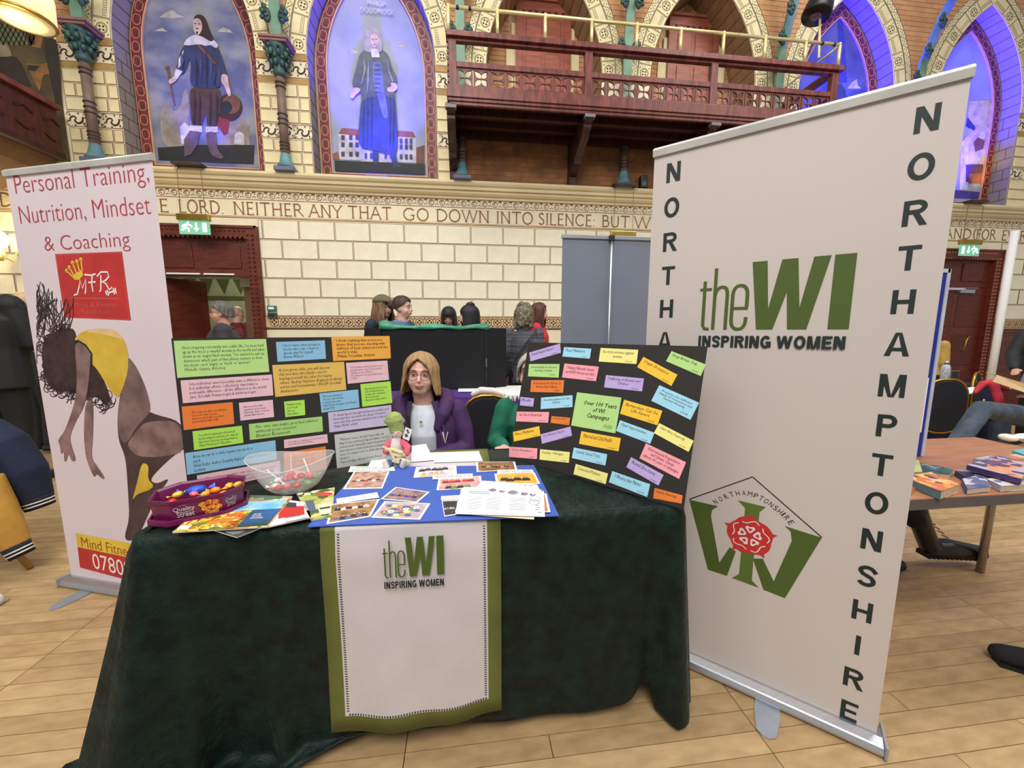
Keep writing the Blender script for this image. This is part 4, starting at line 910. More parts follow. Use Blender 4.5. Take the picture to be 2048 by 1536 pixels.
# "the WI" mark: condensed light letters and two heavy capitals, drawn in unit coordinates
def wi_mark(t,tl,u,v,w_,h,gm,km,bend=None,sub=True):
    n=V(u).cross(V(v)); F=lambda a,c,k=1:V(tl)+V(u)*a*w_-V(v)*c*h+n*.0006*k
    b=MB(); s=.026*w_
    # t h e
    b.ribbon([F(.035,.20),F(.035,.93),F(.05,.985),F(.085,.99)],s,n); b.ribbon([F(0,.335,1.2),F(.09,.335,1.2)],s*.9,n)
    b.ribbon([F(.115,.0),F(.115,1.0)],s,n); b.ribbon([F(.115,.46,1.2),F(.121,.39,1.2),F(.134,.34,1.2),F(.150,.315,1.2),F(.168,.307,1.2),F(.186,.315,1.2),F(.199,.34,1.2),F(.206,.385,1.2),F(.208,.45,1.2),F(.208,1.0,1.2)],s,n)
    b.ribbon([F(.352,.645),F(.352,.44),F(.348,.385),F(.338,.338),F(.322,.308),F(.30,.298),F(.278,.308),F(.262,.338),F(.252,.385),F(.248,.45),F(.248,.84),F(.252,.91),F(.262,.955),F(.278,.985),F(.30,.995),F(.322,.985),F(.338,.955),F(.348,.91),F(.352,.85),F(.352,.80)],s,n)
    b.ribbon([F(.25,.66,1.3),F(.362,.66,1.3)],s*.9,n)
    for P in ([(.37,-.05),(.47,-.05),(.50,.68),(.565,-.05),(.665,-.05),(.70,.68),(.76,-.05),(.86,-.05),(.755,1),(.635,1),(.612,.44),(.54,1),(.43,1)],[(.88,-.05),(1,-.05),(1,1),(.88,1)]):
        b.poly([F(*q) for q in P])
    b.build('wi_mark',gm,t)
    if sub: heavy('INSPIRING WOMEN',F(.01,1.10),u,v,w_*.98,h*.19,km,t,t=.235,gap=.10)
tl=RA+Ru*.186+ZZ*1.555+Rn*.0004
wi_mark(RBt,tl,Ru,ZZ,.422,.215,wigreen,bk_)
# county emblem
def C7(l): return [(1300+x/2.416,900+y/2.416) for x,y in l]
prn(RBt,RA,Rn,'emblem_w',[C7(l) for l in ([(190,240),(330,272),(300,290),(295,320),(335,545),(385,470),(415,490),(372,608),(280,578)],[(652,368),(830,424),(652,716),(548,675),(497,525),(545,525),(598,635),(685,440),(680,395)])],wigreen,1)
prn(RBt,RA,Rn,'emblem_i',[C7([(425,243),(560,276),(530,300),(500,530),(492,630),(525,665),(395,618),(430,600),(440,500),(460,280)])],mat('olive_green_light',(88,112,42),.65),2)
b=MB()
for a,c in(((190,238),(496,130)),((496,130),(830,422))): P=[px_on(RA,Rn,*q,1) for q in C7([a,c])]; b.ribbon(P,.0035,Rn)
b.build('emblem_roof_line',ink,RBt)
rc=px_on(RA,Rn,*C7([(481,415)])[0],3); rose_r=mat('rose_red',(200,44,44),.6); wht=mat('rose_white',(232,222,220),.6)
b=MB(); n5=40; b.poly([rc+Ru*.066*(1+.10*abs(math.sin(2.5*a+.3)))*math.cos(a)+ZZ*.066*(1+.10*abs(math.sin(2.5*a+.3)))*math.sin(a) for a in [2*PI*k/n5 for k in range(n5)]])
for k in range(5):
    a=PI/2+PI/5+k*2*PI/5+PI/5; c=rc+(Ru*math.cos(a)+ZZ*math.sin(a))*.074; b.poly([c+(Ru*math.cos(a+q)+ZZ*math.sin(a+q))*r_ for q,r_ in((0,.012),(2,.008),(4.3,.008))])
b.build('rose',rose_r,RBt)
b=MB(); rr=rc+Rn*.001
for k in range(5):
    a0=PI/2+k*2*PI/5-.5; b.ribbon([rr+(Ru*math.cos(a0+i*.125)+ZZ*math.sin(a0+i*.125))*(.054+.006*math.sin(i*.8)) for i in range(9)],.0035,Rn)
    a=PI/2+k*2*PI/5; e=(Ru*math.cos(a)+ZZ*math.sin(a)); f=(-Ru*math.sin(a)+ZZ*math.cos(a)); b.poly([rr+e*p+f*q for p,q in((.012,-.004),(.030,-.016),(.037,-.01),(.034,0),(.037,.01),(.030,.016),(.012,.004))])
b.build('rose_petals',wht,RBt); b=MB(); b.disc(rr+Rn*.0006,.012,Rn,0,14)
for k in range(5):
    a=PI/2+k*2*PI/5; e=(Ru*math.cos(a)+ZZ*math.sin(a)); f=(-Ru*math.sin(a)+ZZ*math.cos(a)); b.poly([rr+Rn*.0006+e*p+f*q for p,q in((.019,-.002),(.028,-.008),(.030,0),(.028,.006),(.019,.002))])
b.build('rose_heart',rose_r,RBt)
AP=[(316,250),(341,236),(367,224),(395,214),(424,208),(454,207),(484,212),(512,221),(538,233),(562,247),(586,263),(608,280),(629,297),(645,310),(662,327),(682,350)]
pts_=[px_on(RA,Rn,*q,1) for q in C7(AP)]
for i,c in enumerate('NORTHAMPTONSHIRE'):     # the name follows an arch over the rose
    tg=(pts_[min(15,i+1)]-pts_[max(0,i-1)]).normalized(); d=Rn.cross(tg); w_={'I':.35,'M':1.2}.get(c,1)*.0115
    lettering(c,pts_[i]-tg*w_/2+d*.009,tg,d,w_,.018,ink,RBt,off=-.006,name='arc_letter')
# left banner
LBt,LA,Lu,Ln,Lw=banner('pinkish white roll-up fitness banner with red square logo at the left of the table',(-2.116,2.171),(-1.301,1.900),2.07,vinylp,(.17,.68))
rt=mat('banner_red_text',(176,60,70),.6); rsq=mat('banner_red_square',(190,44,42),.6); ye=mat('banner_yellow',(222,190,60),.6)
def LP(x,y,k=0): return px_on(LA,Ln,x,y,k)
def ltext(s,tlx,tly,brx,bry,m,off=-.014,k=1):
    a=LP(tlx,tly,k); c=LP(brx,bry,k); lettering(s,a,Lu,ZZ,(c-a).dot(Lu),a.z-c.z,m,LBt,off=off)
ltext('Personal Training,',26,352,300,374,rt); ltext('Nutrition, Mindset',36,413,303,434,rt); ltext('& Coaching',86,473,262,502,rt)
prn(LBt,LA,Ln,'logo_square',[[(110,508),(244,503),(262,641),(129,635)]],rsq,0)
def L5(l): return [(x/3.793,300+y/3.793) for x,y in l]
b=MB(); P=[LP(*q,1) for q in L5([(425,795),(920,778),(982,1285),(500,1272)])]; b.ribbon(P,.002,Ln,0,True); P=[LP(*q,1) for q in L5([(535,1125),(900,1127)])]; b.ribbon(P,.002,Ln,0); b.build('logo_outline',mat('logo_pink_line',(214,120,110),.6),LBt)
prn(LBt,LA,Ln,'crown',[L5(l) for l in ([(545,955),(620,905),(630,950),(600,985),(565,985)],)],ye,2)
b=MB()
for p,q in(((555,965),(505,915)),((560,950),(525,890)),((580,935),(550,855)),((605,925),(583,845)),((625,920),(613,830))): b.ribbon([LP(*w,2) for w in L5([p,q])],.008,Ln); b.disc(LP(*L5([q])[0],2),.010,Ln,0,8)
b.build('crown_points',ye,LBt)
b=MB()
for st in ([(560,1100),(585,1095),(600,1040),(605,985),(625,1050),(650,980),(650,1060),(645,1090)],[(640,945),(690,950),(725,940)],[(700,945),(695,1010),(705,1075)],[(670,1005),(725,1000)],[(765,950),(765,1060),(755,1075)],[(735,960),(765,925),(815,925),(825,960),(800,990),(765,1000),(800,1010),(830,1060),(850,1040)],[(812,1060),(825,1105)],[(872,1045),(882,1090)],[(800,1070),(812,1100)],[(858,1050),(868,1095)],[(815,1085),(875,1068)]): b.ribbon([LP(*w,2) for w in L5(st)],.007,Ln)
b.build('logo_script',white,LBt)
ltext('Mind & Fitness',565/3.793,300+1160/3.793,885/3.793,300+1190/3.793,mat('logo_text_faint',(206,104,96),.6),k=2); ltext('Revolution',618/3.793,300+1205/3.793,845/3.793,300+1240/3.793,MC['logo_text_faint'],k=2)
# printed photograph of a bending woman (flat print)
def L1(l): return [(x/2.048,500+y/2.048) for x,y in l]
sk1=mat('print_skin_grey',(150,120,116),.6,c2=(112,86,84),scale=12); sk2=mat('print_skin_dark',(84,60,60),.6,c2=(62,44,46),scale=10); hr=mat('print_hair',(44,26,28),.6,c2=(66,40,40),scale=25); yl=mat('print_yellow',(222,190,66),.6,c2=(206,166,50),scale=8); yl2=mat('print_cream_shoulder',(224,190,130),.6); sh=mat('print_shorts',(140,112,108),.6,c2=(100,78,76),scale=9)
prn(LBt,LA,Ln,'printed_hair',[L1(l) for l in ([(165,400),(200,340),(300,310),(320,380),(400,480),(455,600),(430,640),(400,600),(350,610),(310,580),(230,580),(185,540)],)],hr,1)
b=MB(); rnd=random.Random(3)
HO=[(165,400),(200,340),(300,310),(455,600),(430,640),(350,610),(310,580),(230,580),(185,540),(165,400)]
for k in range(90):
    i=rnd.randrange(9); f=rnd.random(); x=HO[i][0]+(HO[i+1][0]-HO[i][0])*f; y=HO[i][1]+(HO[i+1][1]-HO[i][1])*f
    if i==2: continue
    a=math.atan2(y-470,x-270)+rnd.uniform(-1,1); pts=[(x-14*math.cos(a),y-14*math.sin(a))]
    for j in range(6): a+=rnd.uniform(.3,.8)*(1 if k%2 else -1); x+=9*math.cos(a); y+=9*math.sin(a); pts.append((max(150,x),y))
    b.ribbon([LP(*w,2) for w in L1(pts)],.0045,Ln)
for k in range(34):
    x,y=rnd.uniform(160,270),rnd.uniform(320,400); pts=[(x,y)]; a=rnd.uniform(-2.3,-1.3)
    for j in range(7):
        a+=rnd.uniform(-.5,.5)
        x+=26*math.cos(a)
        y+=26*math.sin(a)
        a=-1.2 if x<158 else a
        x=min(max(150,x),300)
        pts.append((x,y))
        if y<210: break
    b.ribbon([LP(*w,2) for w in L1(pts)],.004,Ln)
for k in range(22):
    x,y=rnd.uniform(165,240),rnd.uniform(260,340); pts=[(x,y)]; a=-1.9+rnd.uniform(-.3,.3)
    for j in range(9):
        a+=rnd.uniform(-.45,.45)
        a=a*.8-1.75*.2
        x+=19*math.cos(a)
        y+=19*math.sin(a)
        a=-1.25 if x<156 else a
        x=min(max(148,x),235)
        pts.append((x,y))
        if y<135+.9*abs(x-165): break
    b.ribbon([LP(*w,2) for w in L1(soft(pts,1)[:-2])],.003,Ln)
for k in range(16):
    x,y=rnd.uniform(200,440),rnd.uniform(540,600); pts=[(x,y)]; a=rnd.uniform(.2,2.6)
    for j in range(5): a+=rnd.uniform(-.9,.9); x+=13*math.cos(a); y+=13*math.sin(a); pts.append((x,y))
    b.ribbon([LP(*w,2) for w in L1(pts)],.004,Ln)
b.build('printed_curls',hr,LBt)
prn(LBt,LA,Ln,'printed_leg',[L1(l) for l in ([(490,600),(620,670),(740,700),(775,800),(700,850),(610,940),(640,960),(700,930),(640,1010),(600,1100),(560,1190),(505,1190),(530,1100),(525,1000),(515,850),(485,780),(480,690)],)],sk2,1)
prn(LBt,LA,Ln,'printed_shorts',[L1([(520,430),(560,480),(600,570),(622,665),(560,720),(515,800),(485,760),(482,680),(490,600),(505,520)])],sh,2)
prn(LBt,LA,Ln,'printed_thigh',[L1([(600,700),(740,700),(760,830),(640,850),(560,845),(515,800),(560,740)])],sk1,3)
prn(LBt,LA,Ln,'printed_yellow_top',[L1([(300,370),(330,335),(400,320),(470,325),(510,370),(528,440),(520,520),(485,610),(465,590),(440,560),(400,490),(370,460),(378,430),(340,385)])],yl,3)
prn(LBt,LA,Ln,'printed_shoulder',[L1([(345,335),(400,320),(470,325),(510,370),(480,360),(420,345)])],yl2,4)
prn(LBt,LA,Ln,'printed_arm',[L1(l) for l in ([(305,385),(330,375),(365,410),(372,440),(362,560),(345,640),(310,700),(285,760),(290,800),(312,860),(295,868),(280,830),(270,868),(262,865),(262,820),(250,840),(245,800),(236,780),(262,745),(285,690),(312,600),(315,500)],[(350,620),(382,610),(380,760),(372,850),(400,890),(430,935),(418,938),(395,915),(385,935),(350,850),(342,740)])],sk1,5)
b=MB(); P=[LP(*w,6) for w in L1([(303,375),(320,372),(350,390),(375,425),(374,470)])]; b.ribbon(P,.010,Ln); b.build('printed_trim',ink,LBt)
prn(LBt,LA,Ln,'printed_frayed_hem',[L1([(580,870),(610,880),(605,940),(632,965),(610,985),(560,1000),(540,1030),(560,960)])],yl,4)
prn(LBt,LA,Ln,'yellow_strip',[[(151,1066),(330,1100),(330,1130),(155,1094)]],ye,2); prn(LBt,LA,Ln,'red_strip',[[(155,1094),(330,1130),(330,1180),(160,1135)]],rsq,2)
def perspective_text(s,tl_,tr_,bl_,m,k,off=0):
    a,c,d=LP(*tl_,k),LP(*tr_,k),LP(*bl_,k); lettering(s,a,(c-a).normalized(),ZZ,(c-a).length,a.z-d.z,m,LBt,off=off)
perspective_text('Mind Fitness',(161,1074),(270,1096),(161,1093),mat('text_rust',(150,70,40),.6),3,-.006); perspective_text('078095',(183,1106),(276,1128),(184,1136),white,3,-.004)
# ================================================================== TABLE
TX0,TX1,TY0,TY1,TZ=-.945,.715,1.135,1.84,.757
tb=thing('trestle_table','trestle table hidden beneath the green velvet cloth','table',((TX0+TX1)/2,1.49,0))
b=MB(); b.bx(TX0+.01,TX1-.01,TY0+.02,TY1-.01,.725,.750); b.build('table_top',mat('table_ply',(150,110,70),.6),tb,bevel=.004)
for x in(TX0+.15,TX1-.15):
    for y in(TY0+.1,TY1-.08):
        b=MB(); b.tube([(x,y,0.005),(x,y,.725)],.014,8); b.build('leg',silver,tb)
velvet=mat('green_velvet',(4,17,15),.55,c2=(14,38,31),scale=16,bump=.7,bscale=40,sheen=.05,detail=9,spec=.25)
peri=[]; rc_=.03
def corner(cx,cy,a0,n=8): return [(cx+rc_*math.cos(a0+i*PI/2/n),cy+rc_*math.sin(a0+i*PI/2/n),math.cos(a0+i*PI/2/n),math.sin(a0+i*PI/2/n)) for i in range(n+1)]
def seg(x0,y0,x1,y1,nx,ny,n): return [(x0+(x1-x0)*i/n,y0+(y1-y0)*i/n,nx,ny) for i in range(1,n)]
peri+=seg(TX0,TY1-rc_,TX0,TY0+rc_,-1,0,36)+corner(TX0+rc_,TY0+rc_,PI)+seg(TX0+rc_,TY0,TX1-rc_,TY0,0,-1,110)+corner(TX1-rc_,TY0+rc_,1.5*PI)+seg(TX1,TY0+rc_,TX1,TY1-rc_,1,0,36)+corner(TX1-rc_,TY1-rc_,0)+seg(TX1-rc_,TY1,TX0+rc_,TY1,0,1,40)+corner(TX0+rc_,TY1-rc_,PI/2)
# arc length from the two front corners
acc=[0]
for a,c in zip(peri[:-1],peri[1:]): acc.append(acc[-1]+math.hypot(c[0]-a[0],c[1]-a[1]))
iL=36+3; iR=36+8+110+4; sL=acc[iL]; sR=acc[iR]
rnd=random.Random(5)
rings=[]
ts=[0,.012,.03,.06]+[.06+.94*i/26 for i in range(1,27)]+[1.03,1.07,1.12]
def fold(s,t):
    tt=min(t,1)
    dl=s-sL; dr=s-sR; o=0
    o+=1.25*tt**1.1*(.12*math.exp(-(dl/.09)**2)+.055*math.exp(-((dl-.13)/.035)**2)*tt-.03*math.exp(-((dl-.2)/.04)**2)*tt+.035*math.exp(-((dl-.27-.10*tt)/.03)**2)*tt)
    if dl<0: o+=tt*.05*math.exp(dl/.3)*(1+.5*math.sin(dl*40))
    o+=tt**1.1*(.075*math.exp(-((dr+.03)/.035)**2)-.035*math.exp(-((dr+.10)/.035)**2)+.03*math.exp(-((dr-.05)/.03)**2))
    if dr>0: o+=tt*.02*(1+math.sin(dr*45))
    o+=tt*.006*math.sin(s*9+1)+tt*.004*math.sin(s*23)
    return max(o,-.02*tt)
hem=[]
for i,p in enumerate(peri):
    s=acc[i]; dl=s-sL; dr=s-sR
    z=.05+.012*math.sin(s*6)
    z+=.05*math.exp(-((dr+.12)/.04)**2)
    if abs(dl)<.55: z=min(z,.012+.05*max(0,(abs(dl)-.25)/.3))
    if abs(dr+.03)<.05: z=.02
    hem.append(max(.012,z))
for t in ts:
    ring=[]
    for i,(x,y,nx,ny) in enumerate(peri):
        s=acc[i]; o=fold(s,t)+.012*min(1,t*20); z=TZ-(TZ-hem[i])*min(t,1)-(0.0)
        if t<.03: z=TZ-.002*t*100*.3; o=.010*t/.03*1.0
        if t>1:
            dl=s-sL; pool=math.exp(-((dl-.12)/.30)**2); o+=(t-1)*1.1*pool*(1+.3*math.sin(s*30)); z=max(.008,hem[i]*(1-pool)+.012*pool+(.02*pool*math.sin(s*37+t*60)) if pool>.1 else hem[i]-.001*(t-1)); z=max(z,.007)
        ring.append(V((x+nx*o,y+ny*o,z)))
    rings.append(ring)
cl=MB(); cl.loft(rings,cap=False)
top=rings[0]; cen=V(((TX0+TX1)/2,(TY0+TY1)/2,TZ)); inner=[cen+(p-cen)*.97 for p in top]
cl.loft([inner,top],cap=False); cl.poly(inner)
cl=cl.build('velvet_cloth',velvet,None,smooth=True); tag(cl,'dark green velvet cloth draped over the front table and pooling on the floor','tablecloth')
q=cl.modifiers.new('so','SOLIDIFY'); q.thickness=.002; q.offset=-1
# runner
rw=mat('runner_linen',(204,196,198),.8,bump=.12,bscale=300,var=.03); rg=mat('runner_green_border',(98,104,44),.8,bump=.1,bscale=300)
rn=thing('table_runner','white table runner with olive border hanging down the front of the table','runner',(-.165,1.12,.45))
xs=[-.432,-.390]+[-.390+.446*i/18 for i in range(1,18)]+[.056,.098]
zs=[.757-.0]+[.757-i*.0215 for i in range(1,30)]
def ry(x,z): d=(.757-z); return 1.116-.010*min(1,d*12)-.008*math.sin((x+.2)*9+d*2.5)*min(1,d*2.5)-.005*math.sin(x*31-d*5)*min(1,d*2)-.012*d
vsx=[]; fs=[]; ms=[]
zl=[.757,.750,.74]+[.74-.59*i/30 for i in range(1,31)]+[.10]
def zb(x,z): return z-(z<.3)*(.018*math.sin((x+.43)/.53*PI)*((.3-z)/.2))
tops=[(x,1.83,.7645) for x in xs],[(x,1.80,.7645) for x in xs],[(x,1.128,.7645) for x in xs]
grid=[list(t) for t in tops]+[[(x,ry(x,z),zb(x,z) if z<.757 else .760) for x in xs] for z in zl]
rb_=MB(); nx=len(xs); allv=[p for r in grid for p in r]; 
for r in range(len(grid)-1):
    for c in range(nx-1):
        green=c==0 or c==nx-2 or r==0 or r==len(grid)-2
        fs.append((r*nx+c,r*nx+c+1,(r+1)*nx+c+1,(r+1)*nx+c)); ms.append(1 if green else 0)
rb_.add(allv,fs); rb_.m=ms
rb_.build('linen_panel',[rw,rg],rn,smooth=True,solid=.0015)
b=MB()
for k in range(72):
    z=.745-k*.0081
    if z<.16: break
    for x in(-.381,.047): y=ry(x,z)-.0016; zz=zb(x,z); b.poly([(x-.0035,y,zz),(x+.0035,y,zz-.002),(x+.0035,y,zz-.0058),(x-.0035,y,zz-.0038)])
for k in range(52):
    x=-.378+k*.0083; z=.158; y=ry(x,z)-.0016; zz=zb(x,z); b.poly([(x,y,zz),(x+.0045,y,zz),(x+.0045,y,zz-.007),(x,y,zz-.007)])
b.build('drawn_thread_edging',mat('thread_dark',(60,60,54),.8),rn)['kind']='stuff'
wt=atY(764,1078,1.098); wb=atY(889,1146,1.098)
wi_mark(rn,V((wt.x,1.0925,wt.z-.003)),V((1,0,0)),ZZ,wb.x-wt.x,wt.z-wb.z-.004,wigreen,bk_)
# ================================================================== BLACK DISPLAY BOARDS WITH NOTES
gr=(176,216,132); pk=(226,186,194); bl=(134,186,216); og=(232,166,66); mu_=(218,180,88); lm=(168,220,84); do=(226,122,48); lv=(192,182,212); gy=(188,192,188); pg=(160,204,116); yl_=(240,232,140); am=(244,194,56); lb_=(160,214,236); pp=(186,164,220); pn=(244,160,172)
def nmat(c): return mat('card_%d_%d_%d'%c,c,.75,var=.025,scale=20)
def board(label,BL,BR,lean,W_,H_,u0):
    a=atZ(*BL,.767); b_=atZ(*BR,.767); u=(b_-a); u.z=0; u.normalize(); n0=u.cross(ZZ); v=(ZZ*math.cos(lean)-n0*math.sin(lean)); n=u.cross(v)
    t=thing('display_board',label,'board',a+u*W_/2,math.atan2(u.y,u.x))
    q=MB(); A=a+u*u0; q.prism([A,A+u*W_,A+u*W_+v*H_,A+v*H_],-n*.005); q.build('black_panel',black,t)
    q=MB(); m_=A+u*W_*.5; q.prism([m_-u*.04-n*.006,m_+u*.04-n*.006,m_+u*.01+v*H_*.7-n*.006,m_-u*.01+v*H_*.7-n*.006],-n*.002)
    bk_pt=m_+v*H_*.7-n*.008; ft=V((m_.x,m_.y,.766))-V((n.x,n.y,0)).normalized()*.13; q.prism([bk_pt-u*.01,bk_pt+u*.01,ft+u*.035,ft-u*.035],(-n)*.004); q.build('card_strut',black,t)
    return t,A,u,v,n
def note(T,quad,c,lines,tx=None,shear=.2,frac=(.08,.12,.84,.7),small=None,k=0,off=-.004,align='LEFT'):
    t,A,u,v,n=T; P=[onpl(x,y,A+n*(.0006+.0006*k),n) for x,y in quad]
    q=MB(); q.prism(P,n*-.0006); o=q.build('note_card',nmat(c),t)
    tl_,tr_,br_,bl_=P; uu=(tr_-tl_); W_=uu.length; uu.normalize(); vv=(tl_-bl_); H_=vv.length; vv=(vv-uu*vv.dot(uu)).normalized()
    f=frac; m=tx or ink
    if lines:
        lettering(lines,tl_+uu*W_*f[0]-vv*H_*f[1],uu,vv,W_*f[2],H_*f[3],m,o,shear=shear,off=off,lift=.0005,align=align,res=1)
    if small: lettering(small,tl_+uu*W_*.72-vv*H_*.80,uu,vv,W_*.18,H_*.09,m,o,shear=.2,lift=.0005,res=1)
LBD=board('black display board with quotation cards standing on the left of the table',(376,993),(785,914),math.radians(3),.728,.545,.002)
def q2(x0,y0,x1,y1,x2,y2,x3,y3): return [(340+a/4.452,670+b/4.452) for a,b in((x0,y0),(x1,y1),(x2,y2),(x3,y3))]
note(LBD,q2(32,52,855,35,885,328,65,382),gr,"Since stepping reluctantly into public life, I've been held\nup as the most powerful woman in the world and taken\ndown as an 'angry black woman.' I've wanted to ask my\ndetractors which part of that phrase matters to them\nthe most—is it 'angry' or 'black' or 'woman'?\nMichelle Obama, Attorney",shear=.1,frac=(.07,.14,.9,.72))
note(LBD,q2(943,62,1378,47,1390,212,957,238),bl,"I don't want other people to\ndecide who I am. I want to\ndecide that for myself.\nEmma Watson",frac=(.12,.12,.78,.72))
note(LBD,q2(1436,15,1955,8,1967,208,1453,232),og,"I think realizing that you're not\nalone, that you are standing with\nmillions of your sisters around the\nworld is vital.\nMalala Yousafzai, Activist",shear=0,frac=(.07,.1,.88,.78),off=.002)
note(LBD,q2(910,268,1550,238,1570,487,938,552),mu_,"As you grow older, you will discover\nthat you have two hands—one for\nhelping yourself, the other for helping\nothers. Audrey Hepburn, Belgian-born British\nactress and humanitarian, UNICEF Goodwill\nAmbassador",shear=.3,frac=(.07,.12,.88,.76))
note(LBD,q2(1567,248,1935,227,1950,398,1583,435),pk,"You've always had the power my dear,\nyou just had to learn it for yourself.\nGlinda the Good Witch,\nThe Wizard of Oz by L. Frank Baum\n(1939)",frac=(.08,.18,.82,.66),tx=mat('dusty_ink',(110,70,80),.7))
note(LBD,q2(93,405,907,352,920,537,115,608),pk,"One individual cannot possibly make a difference, alone.\nIt is individual efforts, collectively, that makes a\nnoticeable difference - all the difference in the world!\nJane Goodall, Primatologist & Anthropologist",shear=.1,frac=(.07,.12,.89,.74))
note(LBD,q2(1330,520,1675,485,1688,645,1350,692),bl,"We've been marching for\n100 years; now is the time\nto put your foot down.\nSandi Toksvig, Co-founder of the Women's\nEquality Party",shear=.2,frac=(.07,.12,.86,.78))
note(LBD,q2(1695,438,1963,412,1980,605,1713,640),lm,"Empowering women means\nempowering humanity.\nIt makes the community,\nthe world better.\nEmma Jane Kirby, Author",shear=.25,frac=(.12,.18,.76,.62))
note(LBD,q2(103,638,557,598,573,790,123,848),do,"The only one who can tell you\n\"you can't win\" is you\nand you don't have to listen.\nJessica Ennis-Hill, DBE",shear=.25,frac=(.16,.24,.7,.52),tx=mat('rust_ink',(120,44,24),.7))
note(LBD,q2(613,603,915,577,927,730,627,763),pk,"Alone we can do so little,\ntogether we can do so much.\nHelen Keller, Author, Lecturer &\nDisability Rights Advocate",shear=.2,frac=(.12,.2,.74,.62))
note(LBD,q2(1015,593,1197,577,1205,712,1027,732),lm,"Feminism is believing\nwe are all equal.\n(Pass it on)\nHelen Pankhurst",shear=.2,frac=(.12,.14,.7,.74))
note(LBD,q2(1407,690,1970,622,1975,800,1420,868),lv,"To dream big and aim high and have my confidence to\nknow that they can achieve the dream. Or achieve\nmore than they otherwise would be true to the power.\nMegan Markle, activist",shear=.3,frac=(.07,.12,.9,.72))
note(LBD,q2(702,793,1355,725,1362,858,712,935),pg,"No one can make you feel inferior\nwithout your consent\nEleanor Roosevelt",shear=.1,frac=(.08,.12,.86,.76))
note(LBD,q2(200,858,640,808,655,960,215,1025),lm,"You don't require good methods\nby shouting at someone the way he\nhas never been by treating them to\nMaria Montessori, Education",shear=.25,frac=(.1,.18,.8,.7))
note(LBD,q2(1463,888,1980,820,1985,1100,1487,1188),gy,"\"Whatever comes,\" she said, \"cannot alter one\nthing. If I am a princess in rags and tatters, I can be a\nprincess inside. It would be easy to be a princess if I\nwere dressed in cloth of gold, but it is a great deal\nmore of a triumph to be one all the time when no one\nknows it.\nFrances Hodgson Burnett, A Little Princess",shear=.25,frac=(.07,.12,.9,.78))
note(LBD,q2(1015,933,1400,883,1406,958,1017,1008),pk,"One child, one teacher, one book, one pen\ncan change the world. Malala",shear=.2,frac=(.08,.26,.84,.5),tx=MC['dusty_ink'])
note(LBD,q2(135,1052,938,937,950,1110,153,1245),bl,"Alone we can do so little; together we can do so\nmuch\nHelen Keller, Author, Disability Rights Advocate, Political Activist\nLecturer",shear=.1,frac=(.07,.14,.88,.78))
note(LBD,q2(1010,1050,1385,990,1398,1195,1020,1255),do,"Women are the real\narchitects of society.\nHarriet Beecher Stowe",shear=.2,frac=(.14,.2,.66,.5),tx=MC['rust_ink'])
note(LBD,q2(240,1250,980,1120,985,1240,245,1400),pk,"The only one who can tell you \"you can't\nwin\" is you and you don't have to listen.\nJessica Ennis-Hill is a Gold Medallist",shear=.1,frac=(.08,.2,.86,.66),tx=MC['dusty_ink'])
RBD=board('black display board of tilted campaign cards overhanging the right corner of the table',(1018,914),(1363,1018),math.radians(14.5),.77,.535,0)
def q3(*a): return [(1000+a[i]/4.6545,670+a[i+1]/4.6545) for i in range(0,8,2)]
Rn_=[((272,163,558,80,567,165,283,245),pp,'Dental Health Matters','1984'),((597,112,850,128,835,220,580,200),lb_,'Fuel Matters','1980'),((937,120,1287,138,1270,270,918,247),yl_,'No more violence against\nwomen','1975, 1986, 1994, 2005'),((1335,203,1652,370,1595,475,1277,298),am,'Organ Donation','2004'),((1597,150,1918,275,1868,382,1545,243),gr,'Keep Britain Tidy','1954'),
((270,270,555,270,545,397,260,385),gr,'Sacramentary to use and\nrecycling of waste','1973'),((600,265,920,295,893,430,577,395),pn,'Thinking Differently: Autistic\nand ADHD Women and Girls','2023'),((290,420,597,420,587,537,282,530),do,'An Increase in the Number of\nWomen Police Officers','1922'),((987,373,1340,405,1322,525,968,487),pp,'Trafficking of Women and\nChildren','2006'),((1483,467,1853,630,1773,790,1408,612),lb_,'Provision of a Sufficient\nSupply of Convenient and\nSanitary Housing','1918'),
((190,575,318,590,308,668,185,655),pp,'Aids','1986'),((383,583,675,560,675,670,378,690),lb_,'Accommodation for the\nElderly','1952'),((717,533,1130,583,1073,915,662,842),gr,'Over 100 Years\nof WI\nCampaigns','1915-2023'),((1155,602,1512,705,1465,840,1117,733),am,'Bystanders Can be\nLife-Savers','2020'),((157,713,457,717,447,817,148,803),pn,'Take Time for Mental Health','2018'),((480,755,653,770,643,840,470,817),do,'Osteoporosis','1985'),
((120,903,365,848,375,938,130,992),am,'More Midwives','2012'),((377,925,655,852,670,937,390,1013),pp,'Stop Modern Slavery','2016'),((757,895,1125,960,1103,1083,735,1012),am,'Maternal and Child Health','1917'),((1117,793,1438,910,1398,1013,1080,893),lb_,'Equal Opportunities','1943'),((1482,820,1803,985,1755,1088,1432,912),yl_,'Care Not Custody','2008'),
((87,1040,348,1055,343,1155,83,1135),pn,'SOS for Honeybees','2009'),((373,1063,650,1090,640,1190,367,1160),yl_,'Funding of Refuges','1975'),((687,1047,998,1110,980,1215,668,1145),lb_,'Cervical Cancer Tests','1964'),((1358,1008,1732,1185,1667,1340,1298,1147),pn,'Environmental Degradation\nand Climate Change\nalmost 100 years of campaigns',None),((705,1200,1005,1290,983,1388,683,1295),yl_,'Connected Mothers','1999'),((1045,1267,1398,1390,1370,1508,1013,1370),lb_,'5 Minutes that Matter','2022'),((1220,1137,1523,1303,1475,1402,1175,1230),pp,'Rural Doctors','1947'),((1440,1423,1700,1493,1690,1570,1425,1520),do,'Family Planning','1972')]
